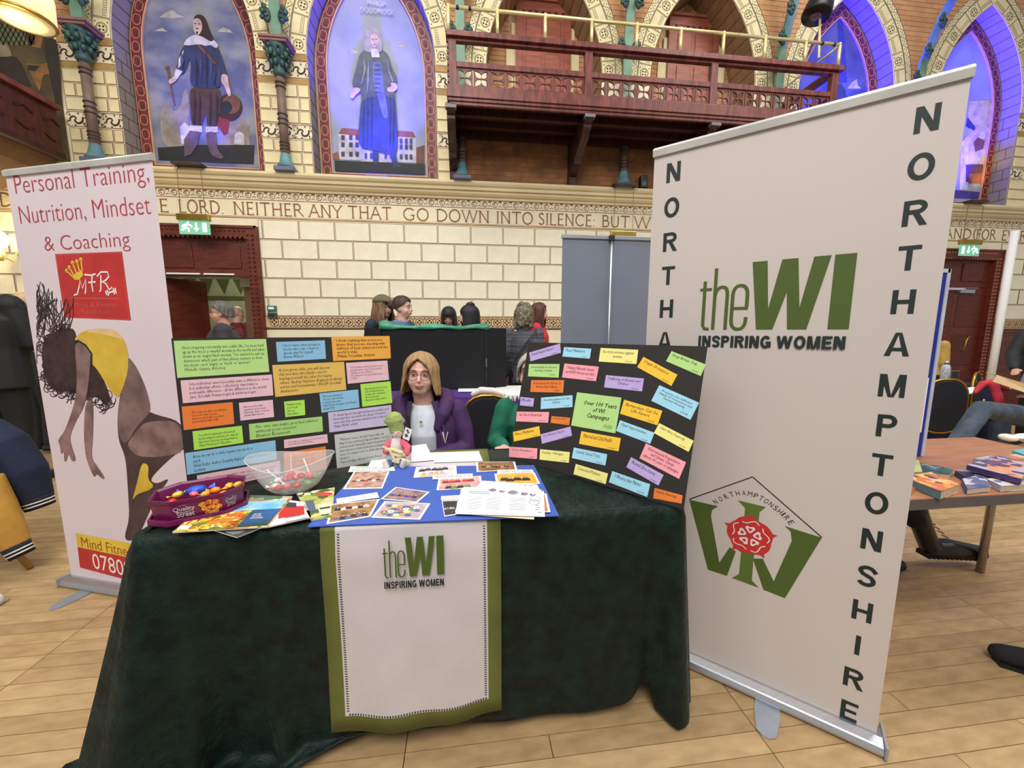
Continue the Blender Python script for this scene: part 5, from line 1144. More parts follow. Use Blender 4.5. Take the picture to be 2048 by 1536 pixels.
for i,(q,c,tx_,yr) in enumerate(Rn_):
    nl=tx_.count('\n')+1; big=tx_.startswith('Over'); fr=(.2,.2,.74,.52) if big else (.08,.14,.72 if nl==1 else .84,(.30 if nl==1 else .50))
    if tx_.startswith('Env'): fr=(.06,.12,.88,.72)
    note(RBD,q3(*q),c,tx_,shear=.25,frac=fr,small=yr,k=0 if i%2 else .4,off=.012 if big else -.002,align='CENTER' if big or nl>1 else 'LEFT')
# ================================================================== THINGS ON THE TABLE
def quadslab(name,q,z,th,m,parent=None,label=None,cat=None,group=None,fr=None):
    P=[atZ(x,y,z) for x,y in q]; b=MB(); b.prism([p for p in P],(0,0,-th)); o=b.build(name,m,parent); tag(o,label,cat,group); return o,P
zt=.766
bluem=mat('royal_blue_card',(62,92,178),.7,var=.04)
bb=thing('photo_board','blue card with photographs and captions lying on the table front','board',atZ(870,990,zt))
quadslab('blue_card',[(615,1053),(1118,1031),(1068,930),(722,934)],zt+.003,.003,bluem,bb)
def q5(l): return [(600+l[i]/3.793,900+l[i+1]/3.793) for i in range(0,8,2)]
PAL={'a':[(188,120,96),(226,214,206),(96,60,56),(240,236,230),(160,70,60),(128,96,84)],'b':[(230,226,224),(40,44,70),(200,160,150),(210,190,80),(60,60,90),(240,240,240)],'c':[(160,110,70),(90,70,60),(214,170,120),(60,50,50),(180,120,70)],'d':[(236,190,60),(46,40,46),(220,150,60),(60,40,44),(200,210,220),(150,40,60)],'e':[(196,60,70),(60,50,50),(220,150,150),(90,140,70),(170,40,50),(230,220,220)],'f':[(150,120,170),(70,80,140),(200,170,160),(110,70,80),(60,60,110),(214,190,190)],'g':[(60,54,56),(170,120,80),(90,110,150),(210,150,100),(40,40,50),(120,130,110)],'h':[(200,186,190),(80,120,160),(220,150,90),(150,60,90),(100,160,140),(230,210,120),(90,90,150)],'i':[(40,40,42),(150,146,150),(90,90,96),(200,198,200)]}
photos=[('a',(410,162,680,160,625,290,325,297)),('b',(880,130,1185,115,1190,185,860,210)),('c',(1335,90,1630,88,1648,150,1340,166)),('d',(1475,180,1780,172,1822,255,1490,260)),('e',(1050,222,1372,195,1387,285,1035,305)),('f',(725,280,985,318,890,398,610,372)),('g',(240,410,600,372,622,402,200,562)),('h',(642,388,990,405,910,528,540,512)),('i',(1075,385,1200,380,1185,490,1095,505))]
PH={'a':((206,170,150),(150,100,84),[(120,60,50),(236,226,220),(90,60,50),(200,60,60)],7),'b':((226,224,226),(200,196,200),[(40,46,80),(230,200,60),(60,60,70),(210,180,180)],9),'c':((170,120,70),(110,80,60),[(60,44,40),(190,150,110),(90,60,50)],6),'d':((236,190,70),(226,160,70),[(44,38,42),(60,40,44),(40,36,40)],4),'e':((226,140,140),(200,190,180),[(170,36,48),(60,46,48),(196,60,70),(100,140,80)],9),'f':((120,100,110),(170,140,140),[(60,70,130),(110,80,150),(40,44,90),(150,70,90)],7),'g':((120,90,60),(190,140,90),[(40,46,60),(90,110,150),(220,210,200),(60,50,50)],12),'h':((200,180,180),(180,160,170),[(80,120,160),(220,160,100),(150,60,90),(110,170,140),(236,220,130),(90,90,150),(230,230,230)],22),'i':((70,70,74),(40,40,44),[(160,158,160),(110,108,112),(200,198,200)],4)}
def photo_people(o,Q,ph,seed):
    rnd=random.Random(seed*7+1); cols=ph[2]; mats=[mat('photo_tone_%d_%d_%d'%c,c,.35) for c in cols]+[mat('photo_skin',(226,184,160),.35),mat('photo_hair',(84,60,50),.35)]; b=MB(); ns=len(cols)
    def at(a,c): top_=Q[0]+(Q[1]-Q[0])*a; bo=Q[3]+(Q[2]-Q[3])*a; return top_+(bo-top_)*c+ZZ*.0007
    u=(Q[1]-Q[0]).length; v=(Q[3]-Q[0]).length; e=(Q[1]-Q[0]).normalized(); f=(Q[0]-Q[3]).normalized(); n=ph[3]
    for k in range(n):
        rows=1 if n<8 else 2 if n<15 else 4; r_=k%rows; a=.12+.78*((k//rows)+.5*(r_%2)*.9+rnd.uniform(0,.3))/math.ceil(n/rows); c=(.55 if rows==1 else .28+.55*r_/max(1,rows-1))+rnd.uniform(-.05,.05); s=min(u/ (math.ceil(n/rows)*1.7),v*.22/(1 if rows<3 else 1.6)); 
        a=min(max(a,.1),.9); c=min(max(c,.25),.86); p=at(a,c)+ZZ*.00003*k; m=k%ns
        if n>15: b.poly([p+e*s*.8*math.cos(q)+f*s*.7*math.sin(q) for q in [j*.785 for j in range(8)]],m); b.poly([p+ZZ*.0001+e*s*.35*math.cos(q)+f*s*.3*math.sin(q) for q in [j*1.05 for j in range(6)]],(m+2)%ns)
        else:
            b.poly([p+e*s*x_+f*s*y_ for x_,y_ in((-.75,-1.0),(.75,-1.0),(.7,.0),(.35,.35),(-.35,.35),(-.7,.0))],m)
            b.poly([p+ZZ*.0001+f*s*.68+e*s*.38*math.cos(q)+f*s*.42*math.sin(q) for q in [j*.785 for j in range(8)]],ns+1); b.poly([p+ZZ*.0002+f*s*.60+e*s*.28*math.cos(q)+f*s*.32*math.sin(q) for q in [j*.785 for j in range(8)]],ns)
    b.build('photo_people',mats,o)
photos[6]=('g',(240,410,605,372,535,505,200,562))
for i,(k,q) in enumerate(photos):
    o,P=quadslab('photograph',q5(q),zt+.0045+.0006*(i%3),.0008,white,bb)
    c=sum(P,V())/4; b=MB(); Q=[c+(p-c)*.90 for p in P]; b.poly([p+ZZ*.0004 for p in Q]); b.build('photo_print',mat('photo_ground_'+k,PH[k][0],.35,c2=PH[k][1],scale=30),o)
    photo_people(o,Q,PH[k],i)
for i,(q,s) in enumerate([((385,122,715,127,720,158,365,166),'ADVENTURES AND\nLEARNING TOGETHER'),((1500,150,1765,148,1775,172,1495,178),'CELEBRATING TOGETHER'),((1005,190,1310,178,1310,212,1005,222),'FRIENDSHIP AND FUN'),((275,370,585,320,600,360,280,405),'SUPPORTING OUR LOCAL\nCOMMUNITIES'),((1070,350,1235,340,1230,375,1070,380),'RECLAIM\nTHE NIGHT')]):
    o,P=quadslab('caption_strip',q5(q),zt+.0065,.0008,white,bb); u=(P[1]-P[0]); v=(P[0]-P[3]); 
    lettering(s,P[0]+u*.07-v*.16+ZZ*.0,u.normalized(),v.normalized(),u.length*.86,v.length*.66,mat('grey_ink',(110,112,120),.7),o,align='CENTER',lift=.0004,res=1)
# loose leaflets
pap=mat('leaflet_paper',(238,240,244),.6,var=.01); gink=MC['grey_ink']
sheets=[((1385,232,1800,262,1830,300,1380,285),.0085,'white leaflet showing at the back of the pile on the blue card'),((1250,300,1770,520,1500,525,1300,470),None,''),((1240,283,1832,302,1852,498,1172,476),.012,'top printed leaflet of the pile on the blue card')]
o,P=quadslab('leaflet',q5((1215,305,1815,320,1775,525,1310,492)),zt+.0078,.0012,mat('leaflet_cream',(240,222,196),.6),None,'cream edged leaflet at the bottom of the pile on the blue card','leaflet')
o,P=quadslab('leaflet',q5((1340,300,1870,330,1900,470,1330,480)),zt+.0092,.0008,white,None,'white edged leaflet sticking out right of the pile on the blue card','leaflet')
b=MB(); c=sum(P,V())/4; b.poly([c+(p-c)*.94+ZZ*.0003 for p in P]); b.build('orange_print',mat('orange_print',(206,130,80),.6,c2=(170,110,90),scale=30),o)
o,P=quadslab('leaflet',q5((1385,232,1800,262,1845,360,1290,330)),zt+.0105,.0008,pap,None,'white leaflet showing at the back of the pile on the blue card','leaflet')
lettering('£1,397   #3',(P[0]+(P[1]-P[0])*.7-(P[0]-P[3])*.08),(P[1]-P[0]).normalized(),(P[0]-P[3]).normalized(),.05,.012,ink,o,lift=.0005)
o,P=quadslab('leaflet',q5((1225,290,1850,312,1858,505,1178,484)),zt+.0122,.0008,pap,None,'second leaflet from the top of the pile on the blue card','leaflet')
o,P=quadslab('leaflet',q5((1240,280,1832,300,1846,492,1175,470)),zt+.0140,.0008,pap,None,'top leaflet of the pile with printed columns and round pictures','leaflet')
pu=(P[1]-P[0]); pv=(P[3]-P[0]); F=lambda a,c:P[0]+pu*a+pv*c+ZZ*.0004
b=MB()
for cx0 in(.10,.33,.60):
    for j in range(11):
        a1=cx0+(.20 if cx0<.5 else .22)*(.85+.15*math.sin(j*3.1)); y_=.40+j*.045
        if cx0==.60 and j==4: continue
        b.ribbon([F(cx0,y_),F(a1,y_)],.0016,ZZ)
b.ribbon([F(.08,.20),F(.34,.19)],.004,ZZ); b.ribbon([F(.10,.26),F(.36,.26)],.004,ZZ)
b.build('print_lines',gink,o)
b=MB()
for a,c,r in((.38,.10,.018),(.50,.14,.014),(.64,.17,.022),(.78,.22,.016),(.88,.24,.014)): b.disc(F(a,c),r*.8,ZZ,0,12)
b.build('round_pictures',photo_mat('round_pics',[(120,140,180),(60,70,90),(210,214,222),(150,120,110)],160,2),o)
b=MB()
for a,c in((.91,.40),(.89,.55)): b.ring(F(a,c)+ZZ*.0003,.017,.0012,ZZ,0,16)
for a,c in((.92,.66),(.93,.74),(.91,.82),(.94,.9)): b.ribbon([F(a-.02,c),F(a+.02,c)],.003,ZZ)
b.build('doodles',ink,o)
# papers near the woman
o,P=quadslab('paper_sheet',[(862,905),(958,904),(966,922),(868,925)],zt+.004,.001,pap,None,'blank white sheet of paper on the runner in front of the seated woman','paper')
o,P=quadslab('paper_sheet',[(742,921),(792,917),(800,932),(735,936)],zt+.002,.001,pap,None,'white sheet of paper partly under the doll beside the left board','paper')
b=MB(); q=[(824,902),(852,898),(868,920),(822,924)]; P=[atZ(x,y,zt+.004) for x,y in q]; P[0]+=ZZ*.025; P[1]+=ZZ*.025; 
b.poly(P); b.poly([P[0],P[1],P[1]+V((0,.05,-.025)),P[0]+V((0,.05,-.025))]); o=b.build('folded_booklet',pap,None,solid=.0015); tag(o,'small white folded booklet standing behind the doll','booklet')
b=MB(); u=(P[1]-P[0]); v=(P[3]-P[0])
for s,e,f in((.1,.9,.45),(.1,.6,.6),(.1,.95,.72)): b.ribbon([P[0]+u*s+v*f+V((0,-.001,.001)),P[0]+u*e+v*f+V((0,-.001,.001))],.0015,(0,-.5,.8))
b.build('print_lines',gink,o)
# magazines
def q4(l): return [(300+l[i]/5.12,880+l[i+1]/5.12) for i in range(0,8,2)]
def magazine(q,z,label,pal,seed,extra=None,sc=26):
    t=thing('magazine',label,'magazine',atZ(*q4(q)[0],z)); o,P=quadslab('pages',q4(q),z-.0006,.0035,white,t)
    P=[atZ(x,y,z) for x,y in q4(q)]; b=MB(); b.prism(P,(0,0,-.0006)); b.build('cover',photo_mat('cover_%d'%seed,pal,sc,seed),t)
    if extra: extra(t,P,z)
    return t
def F4(P,a,c): top_=P[0]+(P[1]-P[0])*a; bot=P[3]+(P[2]-P[3])*a; return top_+(bot-top_)*c+ZZ*.0005
def patch(t,P,a0,a1,c0,c1,m,name='cover_patch',k=1): b=MB(); b.poly([F4(P,a,c)+ZZ*.0003*k for a,c in((a0,c0),(a1,c0),(a1,c1),(a0,c1))]); b.build(name,m,t)
def ex5(t,P,z): patch(t,P,.1,.9,.2,.8,mat('cover_green',(120,150,120),.4))
magazine((930,560,1460,575,1400,700,900,690),zt+.004,'magazine with a pale green cover at the back of the spread between tub and bowl',[(150,170,150),(90,120,90),(200,190,170)],11)
magazine((560,850,1330,820,890,992,600,905),zt+.004,'dark grey edged magazine lowest in the spread at the table edge',[(70,72,76),(120,122,126),(44,46,50)],12)
def exr(t,P,z):
    patch(t,P,.05,.95,.55,.95,mat('magazine_red',(200,44,44),.4)); b=MB(); 
    u=(P[1]-P[0]).normalized(); lettering('PROTEIN',F4(P,.12,.80),(P[2]-P[3]).normalized(),(P[0]-P[3]).normalized(),(P[2]-P[3]).length*.4,.012,white,t,lift=.001,res=1)
def exr(t,P,z):
    patch(t,P,.18,.86,.28,.78,mat('magazine_red',(200,44,44),.4)); patch(t,P,.3,.62,.12,.36,mat('magazine_slate',(60,58,62),.4),k=2); patch(t,P,.05,.95,.86,.97,white,k=2)
magazine((1330,600,1610,640,1650,790,1200,890),zt+.0085,'magazine with a red and white cover in the middle of the spread',[(222,216,212),(180,170,170),(236,232,230)],13,exr)
def ex3(t,P,z):
    b=MB(); c=F4(P,.72,.22); b.disc(c+ZZ*.0005,(.026,.016),ZZ,0,18); b.build('red_roundel',mat('roundel_red',(214,70,64),.4),t)
    patch(t,P,.45,.95,.55,.9,mat('cover_pale',(226,206,180),.4)); patch(t,P,.10,.36,.35,.75,mat('cover_slate',(88,100,118),.4)); patch(t,P,.5,.9,.68,.73,ink,k=2)
magazine((1500,545,1892,485,1862,785,1650,818),zt+.0085,'magazine with a green leafy cover and red roundel beside the blue card',[(110,130,60),(170,180,90),(80,100,50),(206,196,140),(226,220,190)],14,ex3,40)
def ex1(t,P,z):
    rnd=random.Random(2); ms_=[mat('leafprint_%d'%i,c,.35,scale=40) for i,c in enumerate([(240,190,70),(222,110,40),(200,80,40),(140,130,50),(250,220,120)])]; b=MB()
    for k in range(70):
        a,c=rnd.uniform(.06,.62),rnd.uniform(.45,.95); p_=F4(P,a,c)+ZZ*.00002*k; s=rnd.uniform(.004,.010); r0=rnd.uniform(0,3); b.poly([p_+V((s*math.cos(r0+q)*(1 if j%2 else .5),s*math.sin(r0+q)*(1 if j%2 else .5),0)) for j,q in enumerate([j*PI/4 for j in range(8)])],k%5)
    b.build('leaf_print',ms_,t)
    patch(t,P,.42,.98,.05,.4,mat('cover_lake',(96,178,214),.35,c2=(180,214,220),scale=18)); patch(t,P,.66,.99,.4,.97,mat('cover_deep_blue',(44,92,160),.35,c2=(40,70,70),scale=14)); patch(t,P,.02,.14,.82,.95,white,k=2)
    a=F4(P,.72,.55); u=(P[2]-P[3]).normalized(); v=(P[0]-P[3]).normalized(); lettering('PEOPLE\nWORTH\nKNOWING',a,u,v,.035,.035,white,t,shear=.3,lift=.0015,res=1)
    b=MB(); b.disc(F4(P,.45,.72)+ZZ*.0008,(.045,.016),ZZ,0,14,u=(1,.25,0)); b.build('orange_leaf',mat('leaf_orange',(236,120,50),.4,c2=(220,150,50),scale=30),t)
magazine((560,650,1445,595,1200,887,228,942),zt+.0135,'autumn coloured magazine with blue lake cover partly under the purple tub',[(226,150,50),(206,110,40),(236,196,70),(150,90,40),(120,130,50),(240,220,160)],15,ex1,42)
# purple octagonal sweet tub
pur=mat('purple_tub_plastic',(112,22,78),.3,c2=(98,18,70)); 
tubc=V((-.838,1.268,0)); ta=math.radians(25); tu=V((math.cos(ta),math.sin(ta),0)); tv=V((-tu.y,tu.x,0))
def octo(L,W_,z,cut=.042): L*=.90; h,w_=L/2,W_/2; return [tubc+tu*a+tv*c+ZZ*z for a,c in((-h+cut*1.2,-w_),(h-cut*1.2,-w_),(h,-w_+cut),(h,w_-cut),(h-cut*1.2,w_),(-h+cut*1.2,w_),(-h,w_-cut),(-h,-w_+cut))]
tub=thing('sweet_tub','purple octagonal plastic tub of wrapped sweets on the left end of the table','tub',(tubc.x,tubc.y,zt),ta)
z0=zt+.004
b=MB(); b.loft([octo(.238,.162,z0+.006),octo(.250,.172,z0+.066),octo(.255,.177,z0+.066),octo(.257,.179,z0+.076),octo(.250,.172,z0+.076),octo(.243,.165,z0+.07),octo(.218,.143,z0+.012)],cap=False); b.poly(octo(.218,.143,z0+.012)); b.build('tub_wall',pur,tub,bevel=.0015)
b=MB(); b.loft([octo(.262,.184,z0),octo(.268,.190,z0+.004),octo(.268,.190,z0+.020),octo(.256,.178,z0+.020),octo(.256,.178,z0+.008)],cap=False); b.poly(octo(.262,.184,z0)); b.poly(octo(.256,.178,z0+.008)); b.build('lid_below',pur,tub,bevel=.0015)
o_lo,o_hi=octo(.238,.162,z0+.006),octo(.250,.172,z0+.066)
def onface(i,j,s,h,k=.0012):
    a=o_lo[i]+(o_lo[j]-o_lo[i])*s; c=o_hi[i]+(o_hi[j]-o_hi[i])*s; u=(o_lo[j]-o_lo[i]).normalized(); v=(c-a).normalized(); return a+(c-a)*h,u,v
def facetext(i,j,s,w_,hh):
    for li,(tx_,h,dw) in enumerate((('Quality',.80,0),('Street',.54,.006))):
        p,u,v=onface(i,j,s,h); lettering(tx_,p+u*dw,u,v,w_-dw*1.6,hh,white,tub,off=.01,lift=.0016,shear=.05)
    p,u,v=onface(i,j,s,.90); lettering('est.1936',p+u*w_*.32,u,v,w_*.3,.004,mat('label_lilac',(200,150,190),.5),tub,lift=.0016)
    b=MB(); p,u,v=onface(i,j,s,.57); n=u.cross(v); b.ribbon([p+u*w_*q+v*(.004*math.sin(q*PI))*-1+n*.0016 for q in(.1,.3,.5,.7,.9)],.0012,n); b.build('swash',white,tub)
facetext(0,1,.04,.050,.0165); facetext(1,2,.12,.036,.015)
p,u,v=onface(0,1,.60,.80); n=u.cross(v)
b=MB()
for a,c in((0,-.004),(.016,.0),(.032,-.002),(.006,-.018),(.022,-.016),(.038,-.018),(.014,-.032),(.030,-.032)): b.disc(p+u*a+v*c+n*.0016,(.0095,.008),n,0,9)
b.build('sweets_picture',photo_mat('sweets_pic',[(230,150,50),(214,90,40),(180,180,60),(240,190,80),(200,70,60)],140,3),tub)
b=MB(); b.poly([p+u*a+v*c+n*.0024 for a,c in((.014,-.036),(.030,-.036),(.030,-.05),(.014,-.05))]); b.build('picture_caption',mat('label_lilac',(200,150,190),.5),tub)
swm={'orange':(240,140,40),'yellow':(228,200,60),'red':(206,50,50),'blue':(40,80,190),'pink':(232,110,130),'gold':(236,178,60),'green':(110,170,90),'white':(232,226,216),'crimson':(190,36,60)}
def sweet(p,r,colr,label,group,rot,long=1.0,par=None):
    m=mat('foil_'+colr,swm[colr],.25,metal=.25,bump=.4,bscale=120); R=Matrix.Rotation(rot,3,'Z')@Matrix.Rotation(.3*math.sin(rot*3),3,'X')
    t=thing('wrapped_sweet',label,'sweet',p,rot,group)
    b=MB(); b.sph(p,(r*long,r*.8,r*.62),9,6,R=R); b.build('sweet_body',m,t,smooth=True)
    b=MB()
    for s in(-1,1):
        e=V(p)+R@V((s*r*long*.9,0,0)); f=V(p)+R@V((s*r*(long+.75),0,.1*r)); w_=R@V((0,r*.55,0)); uz=V((0,0,r*.2))
        b.poly([e,f+w_+uz,f-uz*.5,f-w_+uz])
    b.build('wrapper_twist',m,t)
g='wrapped sweets in the purple tub'
lay=[(-.085,-.03,'orange'),(-.06,.02,'yellow'),(-.045,-.035,'yellow'),(-.02,.012,'pink'),(-.015,-.03,'orange'),(.01,-.005,'gold'),(.03,-.032,'gold'),(.035,.01,'orange'),(.055,-.01,'orange'),(.07,.02,'gold'),(.08,-.02,'yellow'),(.095,.01,'gold'),(-.07,-.005,'red'),(-.03,.045,'red'),(.01,.04,'orange')]
rnd=random.Random(9)
pos_words=['at the left end','left of the middle','near the left front','just behind the middle','at the front left of the middle','in the middle','at the front middle','behind the middle right','right of the middle','at the right back','at the front right','at the right end','left centre','at the back left','at the back']
for i,(a,c,cl_) in enumerate(lay):
    sweet(tubc+tu*a+tv*c+ZZ*(z0+.040+.012*(i%2)+.01*abs(a)/.1),.0155,cl_,'%s wrapped sweet lying %s of the purple tub'%(cl_,pos_words[i]),g,rnd.uniform(0,3))
sweet(tubc+tu*-.015+tv*.028+ZZ*(z0+.060),.024,'blue','big dark blue wrapped sweet on top of the sweets in the purple tub',g,ta+.1,1.25)
# clear bowl
bc_=V((-.628,1.415,zt)); glass=mat('clear_plastic',(236,240,240),.06,alpha=.20,var=0)
bw=thing('plastic_bowl','clear plastic bowl with swooping rim holding sweets and lollipops','bowl',bc_)
rings=[]
for k,(r,z) in enumerate([(.045,.001),(.060,.004),(.082,.022),(.100,.048),(.113,.075),(.120,.098),(.124,.104)]):
    ring=[]
    for j in range(40):
        a=2*PI*j/40; sw=.026*max(0,(z-.02)/.085)*(abs(math.cos(a))**1.5); rx=r*(1.08+.10*max(0,(z-.03)/.08)*abs(math.cos(a))**3)
        ring.append(bc_+V((rx*math.cos(a),r*.92*math.sin(a),z+sw)))
    rings.append(ring)
b=MB(); b.loft(rings[::-1],cap=False); b.poly(rings[0]); b.build('bowl_wall',glass,bw,smooth=True,solid=.0014)
b=MB(); b.tube(rings[-1]+[rings[-1][0]],.0016,6,cap=False); b.build('bowl_rim',mat('plastic_rim',(225,228,230),.1,alpha=.6,var=0),bw,smooth=True)
g='sweets in the clear bowl'
bs=[(-.055,-.01,.02,'white'),(-.03,-.04,.024,'red'),(0,-.045,.03,'crimson'),(.03,-.035,.03,'red'),(.06,-.02,.03,'green'),(.045,.015,.035,'white'),(.01,.0,.045,'pink'),(-.02,.01,.04,'pink'),(.02,.03,.045,'white'),(-.035,.035,.03,'crimson'),(.065,.02,.04,'green'),(.0,-.02,.055,'red'),(.035,-.01,.055,'crimson'),(-.06,.02,.03,'white')]
bw_w=['at the far left','front left','front','front right','far right','right','top middle','left of the middle','back','back left','back right','top front','top right','left back']
for i,(a,c,h,cl_) in enumerate(bs): sweet(bc_+V((a,c,h)),.0165,cl_,'%s sweet seen through the clear bowl, %s'%(cl_,bw_w[i]),g,rnd.uniform(0,3))
for i,(p0,p1,l) in enumerate((((-.075,-.02,.085),(.0,-.045,.03),'white stick lollipop slanting down the left inside of the clear bowl'),((-.008,.02,.125),(-.012,.02,.05),'lollipop with its white stick upright in the clear bowl'),((.03,.03,.105),(.06,0,.05),'lollipop with short stick leaning right in the clear bowl'))):
    t=thing('lollipop',l,'lollipop',bc_+V(p1)); b=MB(); b.tube([bc_+V(p0),bc_+V(p1)],.0018,6); b.build('stick',white,t); b=MB(); b.sph(bc_+V(p1),.013,10,7); b.build('candy',mat('candy_pink',(222,90,110),.2),t,smooth=True)
# cloth doll
dc=atZ(796,928,zt); dc=V((dc.x,dc.y,zt)); S=.97
cloth_w=mat('doll_white_cloth',(230,222,220),.85,bump=.3,bscale=200); dgreen=mat('doll_green_wool',(170,184,110),.85,c2=(146,164,96),scale=60,bump=.8,bscale=160); dpink=mat('doll_pink_felt',(226,96,120),.8); dcream=mat('doll_cream_canvas',(226,214,168),.8,bump=.2,bscale=200); dblue=mat('doll_blue_denim',(70,104,136),.8); dskin=mat('doll_skin_cloth',(226,204,190),.8)
doll=thing('rag_doll','white rag doll with pointed green hair and pink sleeves sitting on the table','doll',dc)
D=lambda x,y,z:dc+V((x*S,y*S,z*S))
b=MB(); b.tube([D(-.01,.01,.0),D(-.012,.01,.05),D(-.006,.005,.095),D(0,0,.115)],[.042*S,.038*S,.03*S,.018*S],12,round_=True); b.build('body',cloth_w,doll,remesh=.003,sm=3)
b=MB(); b.lathe([(.045*S,.012*S),(.038*S,.05*S)],D(-.01,.005,0),14); 
for k in range(7): a=k*2*PI/7; b.prism([D(-.01+.046*math.cos(a-.3),.005+.046*math.sin(a-.3),.03),D(-.01+.046*math.cos(a+.3),.005+.046*math.sin(a+.3),.03),D(-.01+.046*math.cos(a),.005+.046*math.sin(a),.012)],(0,0,.001))
b.build('skirt',mat('doll_grey_skirt',(186,176,190),.85,c2=(210,200,206),scale=40),doll)
b=MB(); b.sph(D(.002,-.002,.148),(.026*S,.025*S,.030*S),12,9); b.build('head',dskin,doll,smooth=True)
b=MB(); b.tube([D(.002,.006,.150),D(-.004,.006,.178),D(-.008,.006,.198)],[.032*S,.034*S,.040*S],12,round_=True); b.tube([D(-.044,.004,.196),D(-.01,.004,.206),D(.028,.004,.196)],[.012*S,.016*S,.010*S],8,round_=True); b.build('wool_hair',dgreen,doll,remesh=.004,sm=2)
b=MB(); 
for x in(-.010,.012): b.sph(D(x,-.026,.150),(.0025*S,.0015*S,.0025*S),6,4)
b.build('stitched_eyes',mat('thread_grey',(110,110,120),.7),doll); b=MB(); b.sph(D(.004,-.027,.139),(.005*S,.0015*S,.0022*S),6,4); b.build('stitched_mouth',mat('thread_pink',(200,100,110),.7),doll)
for s,pts in((-1,[(-.022,0,.100),(-.045,-.01,.085),(-.044,-.022,.068)]),(1,[(.022,0,.100),(.046,-.008,.078),(.042,-.024,.056)])):
    b=MB(); b.tube([D(*p) for p in pts],[.014*S,.017*S,.015*S],10,round_=True); b.build('sleeve',dpink,doll,smooth=True)
b=MB(); b.tube([D(-.044,-.026,.075),D(-.01,-.038,.078),D(.022,-.040,.064)],[.009*S,.009*S,.010*S],8,round_=True); b.build('arm',dcream,doll,smooth=True)
b=MB(); b.tube([D(.040,-.028,.052),D(.012,-.040,.050),D(-.012,-.040,.058)],[.009*S,.009*S,.009*S],8,round_=True); b.build('arm',dcream,doll,smooth=True)
b=MB(); b.ribbon([D(-.055,-.03,.092),D(-.025,-.046,.080),D(-.012,-.05,.055),D(-.002,-.052,.032)],.010*S,(0,-1,0)); b.build('bag_strap',dcream,doll,solid=.002)
b=MB(); b.prism([D(-.02,-.052,.028),D(.05,-.05,.005),D(.062,-.046,.024),D(.01,-.046,.048)],(0,.012,0)); b.build('canvas_bag',dcream,doll,bevel=.003)
b=MB(); b.ribbon([D(.018,-.0535,.036),D(.044,-.0525,.024)],.012*S,(0,-1,0)); b.build('bag_print',mat('bag_print',(120,90,90),.8),doll)
for s,x in((-1,-.022),(1,.018)):
    b=MB(); b.tube([D(x,.0,.016),D(x+s*.006,-.035,.018),D(x+s*.012,-.062,.016)],[.017*S,.016*S,.014*S],10,round_=True); b.build('leg',dblue,doll,smooth=True)
    b=MB(); b.tube([D(x+s*.014,-.070,.014),D(x+s*.020,-.076,.040)],[.013*S,.010*S],10,round_=True); b.build('foot',cloth_w,doll,smooth=True)
b=MB(); b.prism([D(.040,-.006,.170),D(.068,-.006,.156),D(.052,-.006,.106),D(.024,-.006,.120)],(0,.001,0)); b.build('paper_tag',white,doll); b=MB(); b.ribbon([D(.046,-.0065,.158),D(.052,-.0065,.140)],.008*S,(0,-1,0)); b.ribbon([D(.040,-.0065,.138),D(.044,-.0065,.124)],.012*S,(0,-1,0)); b.build('tag_print',mat('grey_ink2',(80,84,96),.7),doll)
# ================================================================== PEOPLE
skinm=mat('skin_warm',(212,160,138),.5,var=.04,scale=20); skinp=mat('skin_pale',(224,176,158),.5,var=.04,scale=20); lipm=mat('lip_rose',(186,112,106),.5); eyew=mat('eye_white',(228,224,220),.3); iris=mat('iris_dark',(60,62,66),.2)
def headgeo(b,T,s=1,face=True):
    P=lambda x,y,z:T@V((x*s,y*s,z*s)); R=T.to_3x3()
    for c,r in (((0,.012,.03),(.074,.092,.082)),((0,-.020,-.028),(.067,.060,.078)),((0,-.034,-.080),(.042,.036,.028)),((.034,-.046,-.034),(.030,.026,.030)),((-.034,-.046,-.034),(.030,.026,.030)),((0,-.062,.026),(.050,.022,.014)),((.074,.006,-.012),(.010,.020,.030)),((-.074,.006,-.012),(.010,.020,.030)),((0,-.078,-.055),(.022,.014,.014))):
        b.sph(P(*c),[q*s for q in r],14,10,R=R)
    b.tube([P(0,-.076,.010),P(0,-.092,-.012),P(0,-.097,-.026)],[.008*s,.010*s,.013*s],8,round_=True)
def headT(c,yaw=0,pitch=0,roll=0): return Matrix.Translation(c)@Matrix.Rotation(yaw,4,'Z')@Matrix.Rotation(pitch,4,'X')@Matrix.Rotation(roll,4,'Y')
def hairshell(name,T,m,hem,top=.128,rx=.088,ry=.105,flare=0,cy=.012,par=None,seed=1,rows=14,wav=.003,solid=.012,freq=26,zc=.03):
    rnd=random.Random(seed); n=72; rings=[]
    for k in range(rows+1):
        ring=[]
        for j in range(n):
            a=2*PI*j/n; d=abs((math.degrees(a)+180)%360-180)   # 0 front
            h=hem(d if math.degrees(a)<=180 else -d); t=k/rows; z=top-(top-h)*(1-math.cos(t*PI/2) if h<zc-.02 and False else t**1.25)
            if z>zc: q=math.sqrt(max(0,1-((z-zc)/(top-zc))**2)); q=max(q,.05 if k==0 else q)
            else: q=1+flare*min(1,(zc-z)/.12)
            w=wav*math.sin(a*freq+k*.5)+wav*.8*math.sin(a*freq*.43+seed)+wav*.5*rnd.uniform(-1,1)
            q*=1+w/.09*min(1,t*2.5)
            ring.append(T@V((rx*q*math.sin(a),cy-ry*q*math.cos(a),z)))
        rings.append(ring)
    b=MB(); b.loft(rings,cap=False); b.poly(rings[0]); return b.build(name,m,par,smooth=True,solid=solid,subd=1)
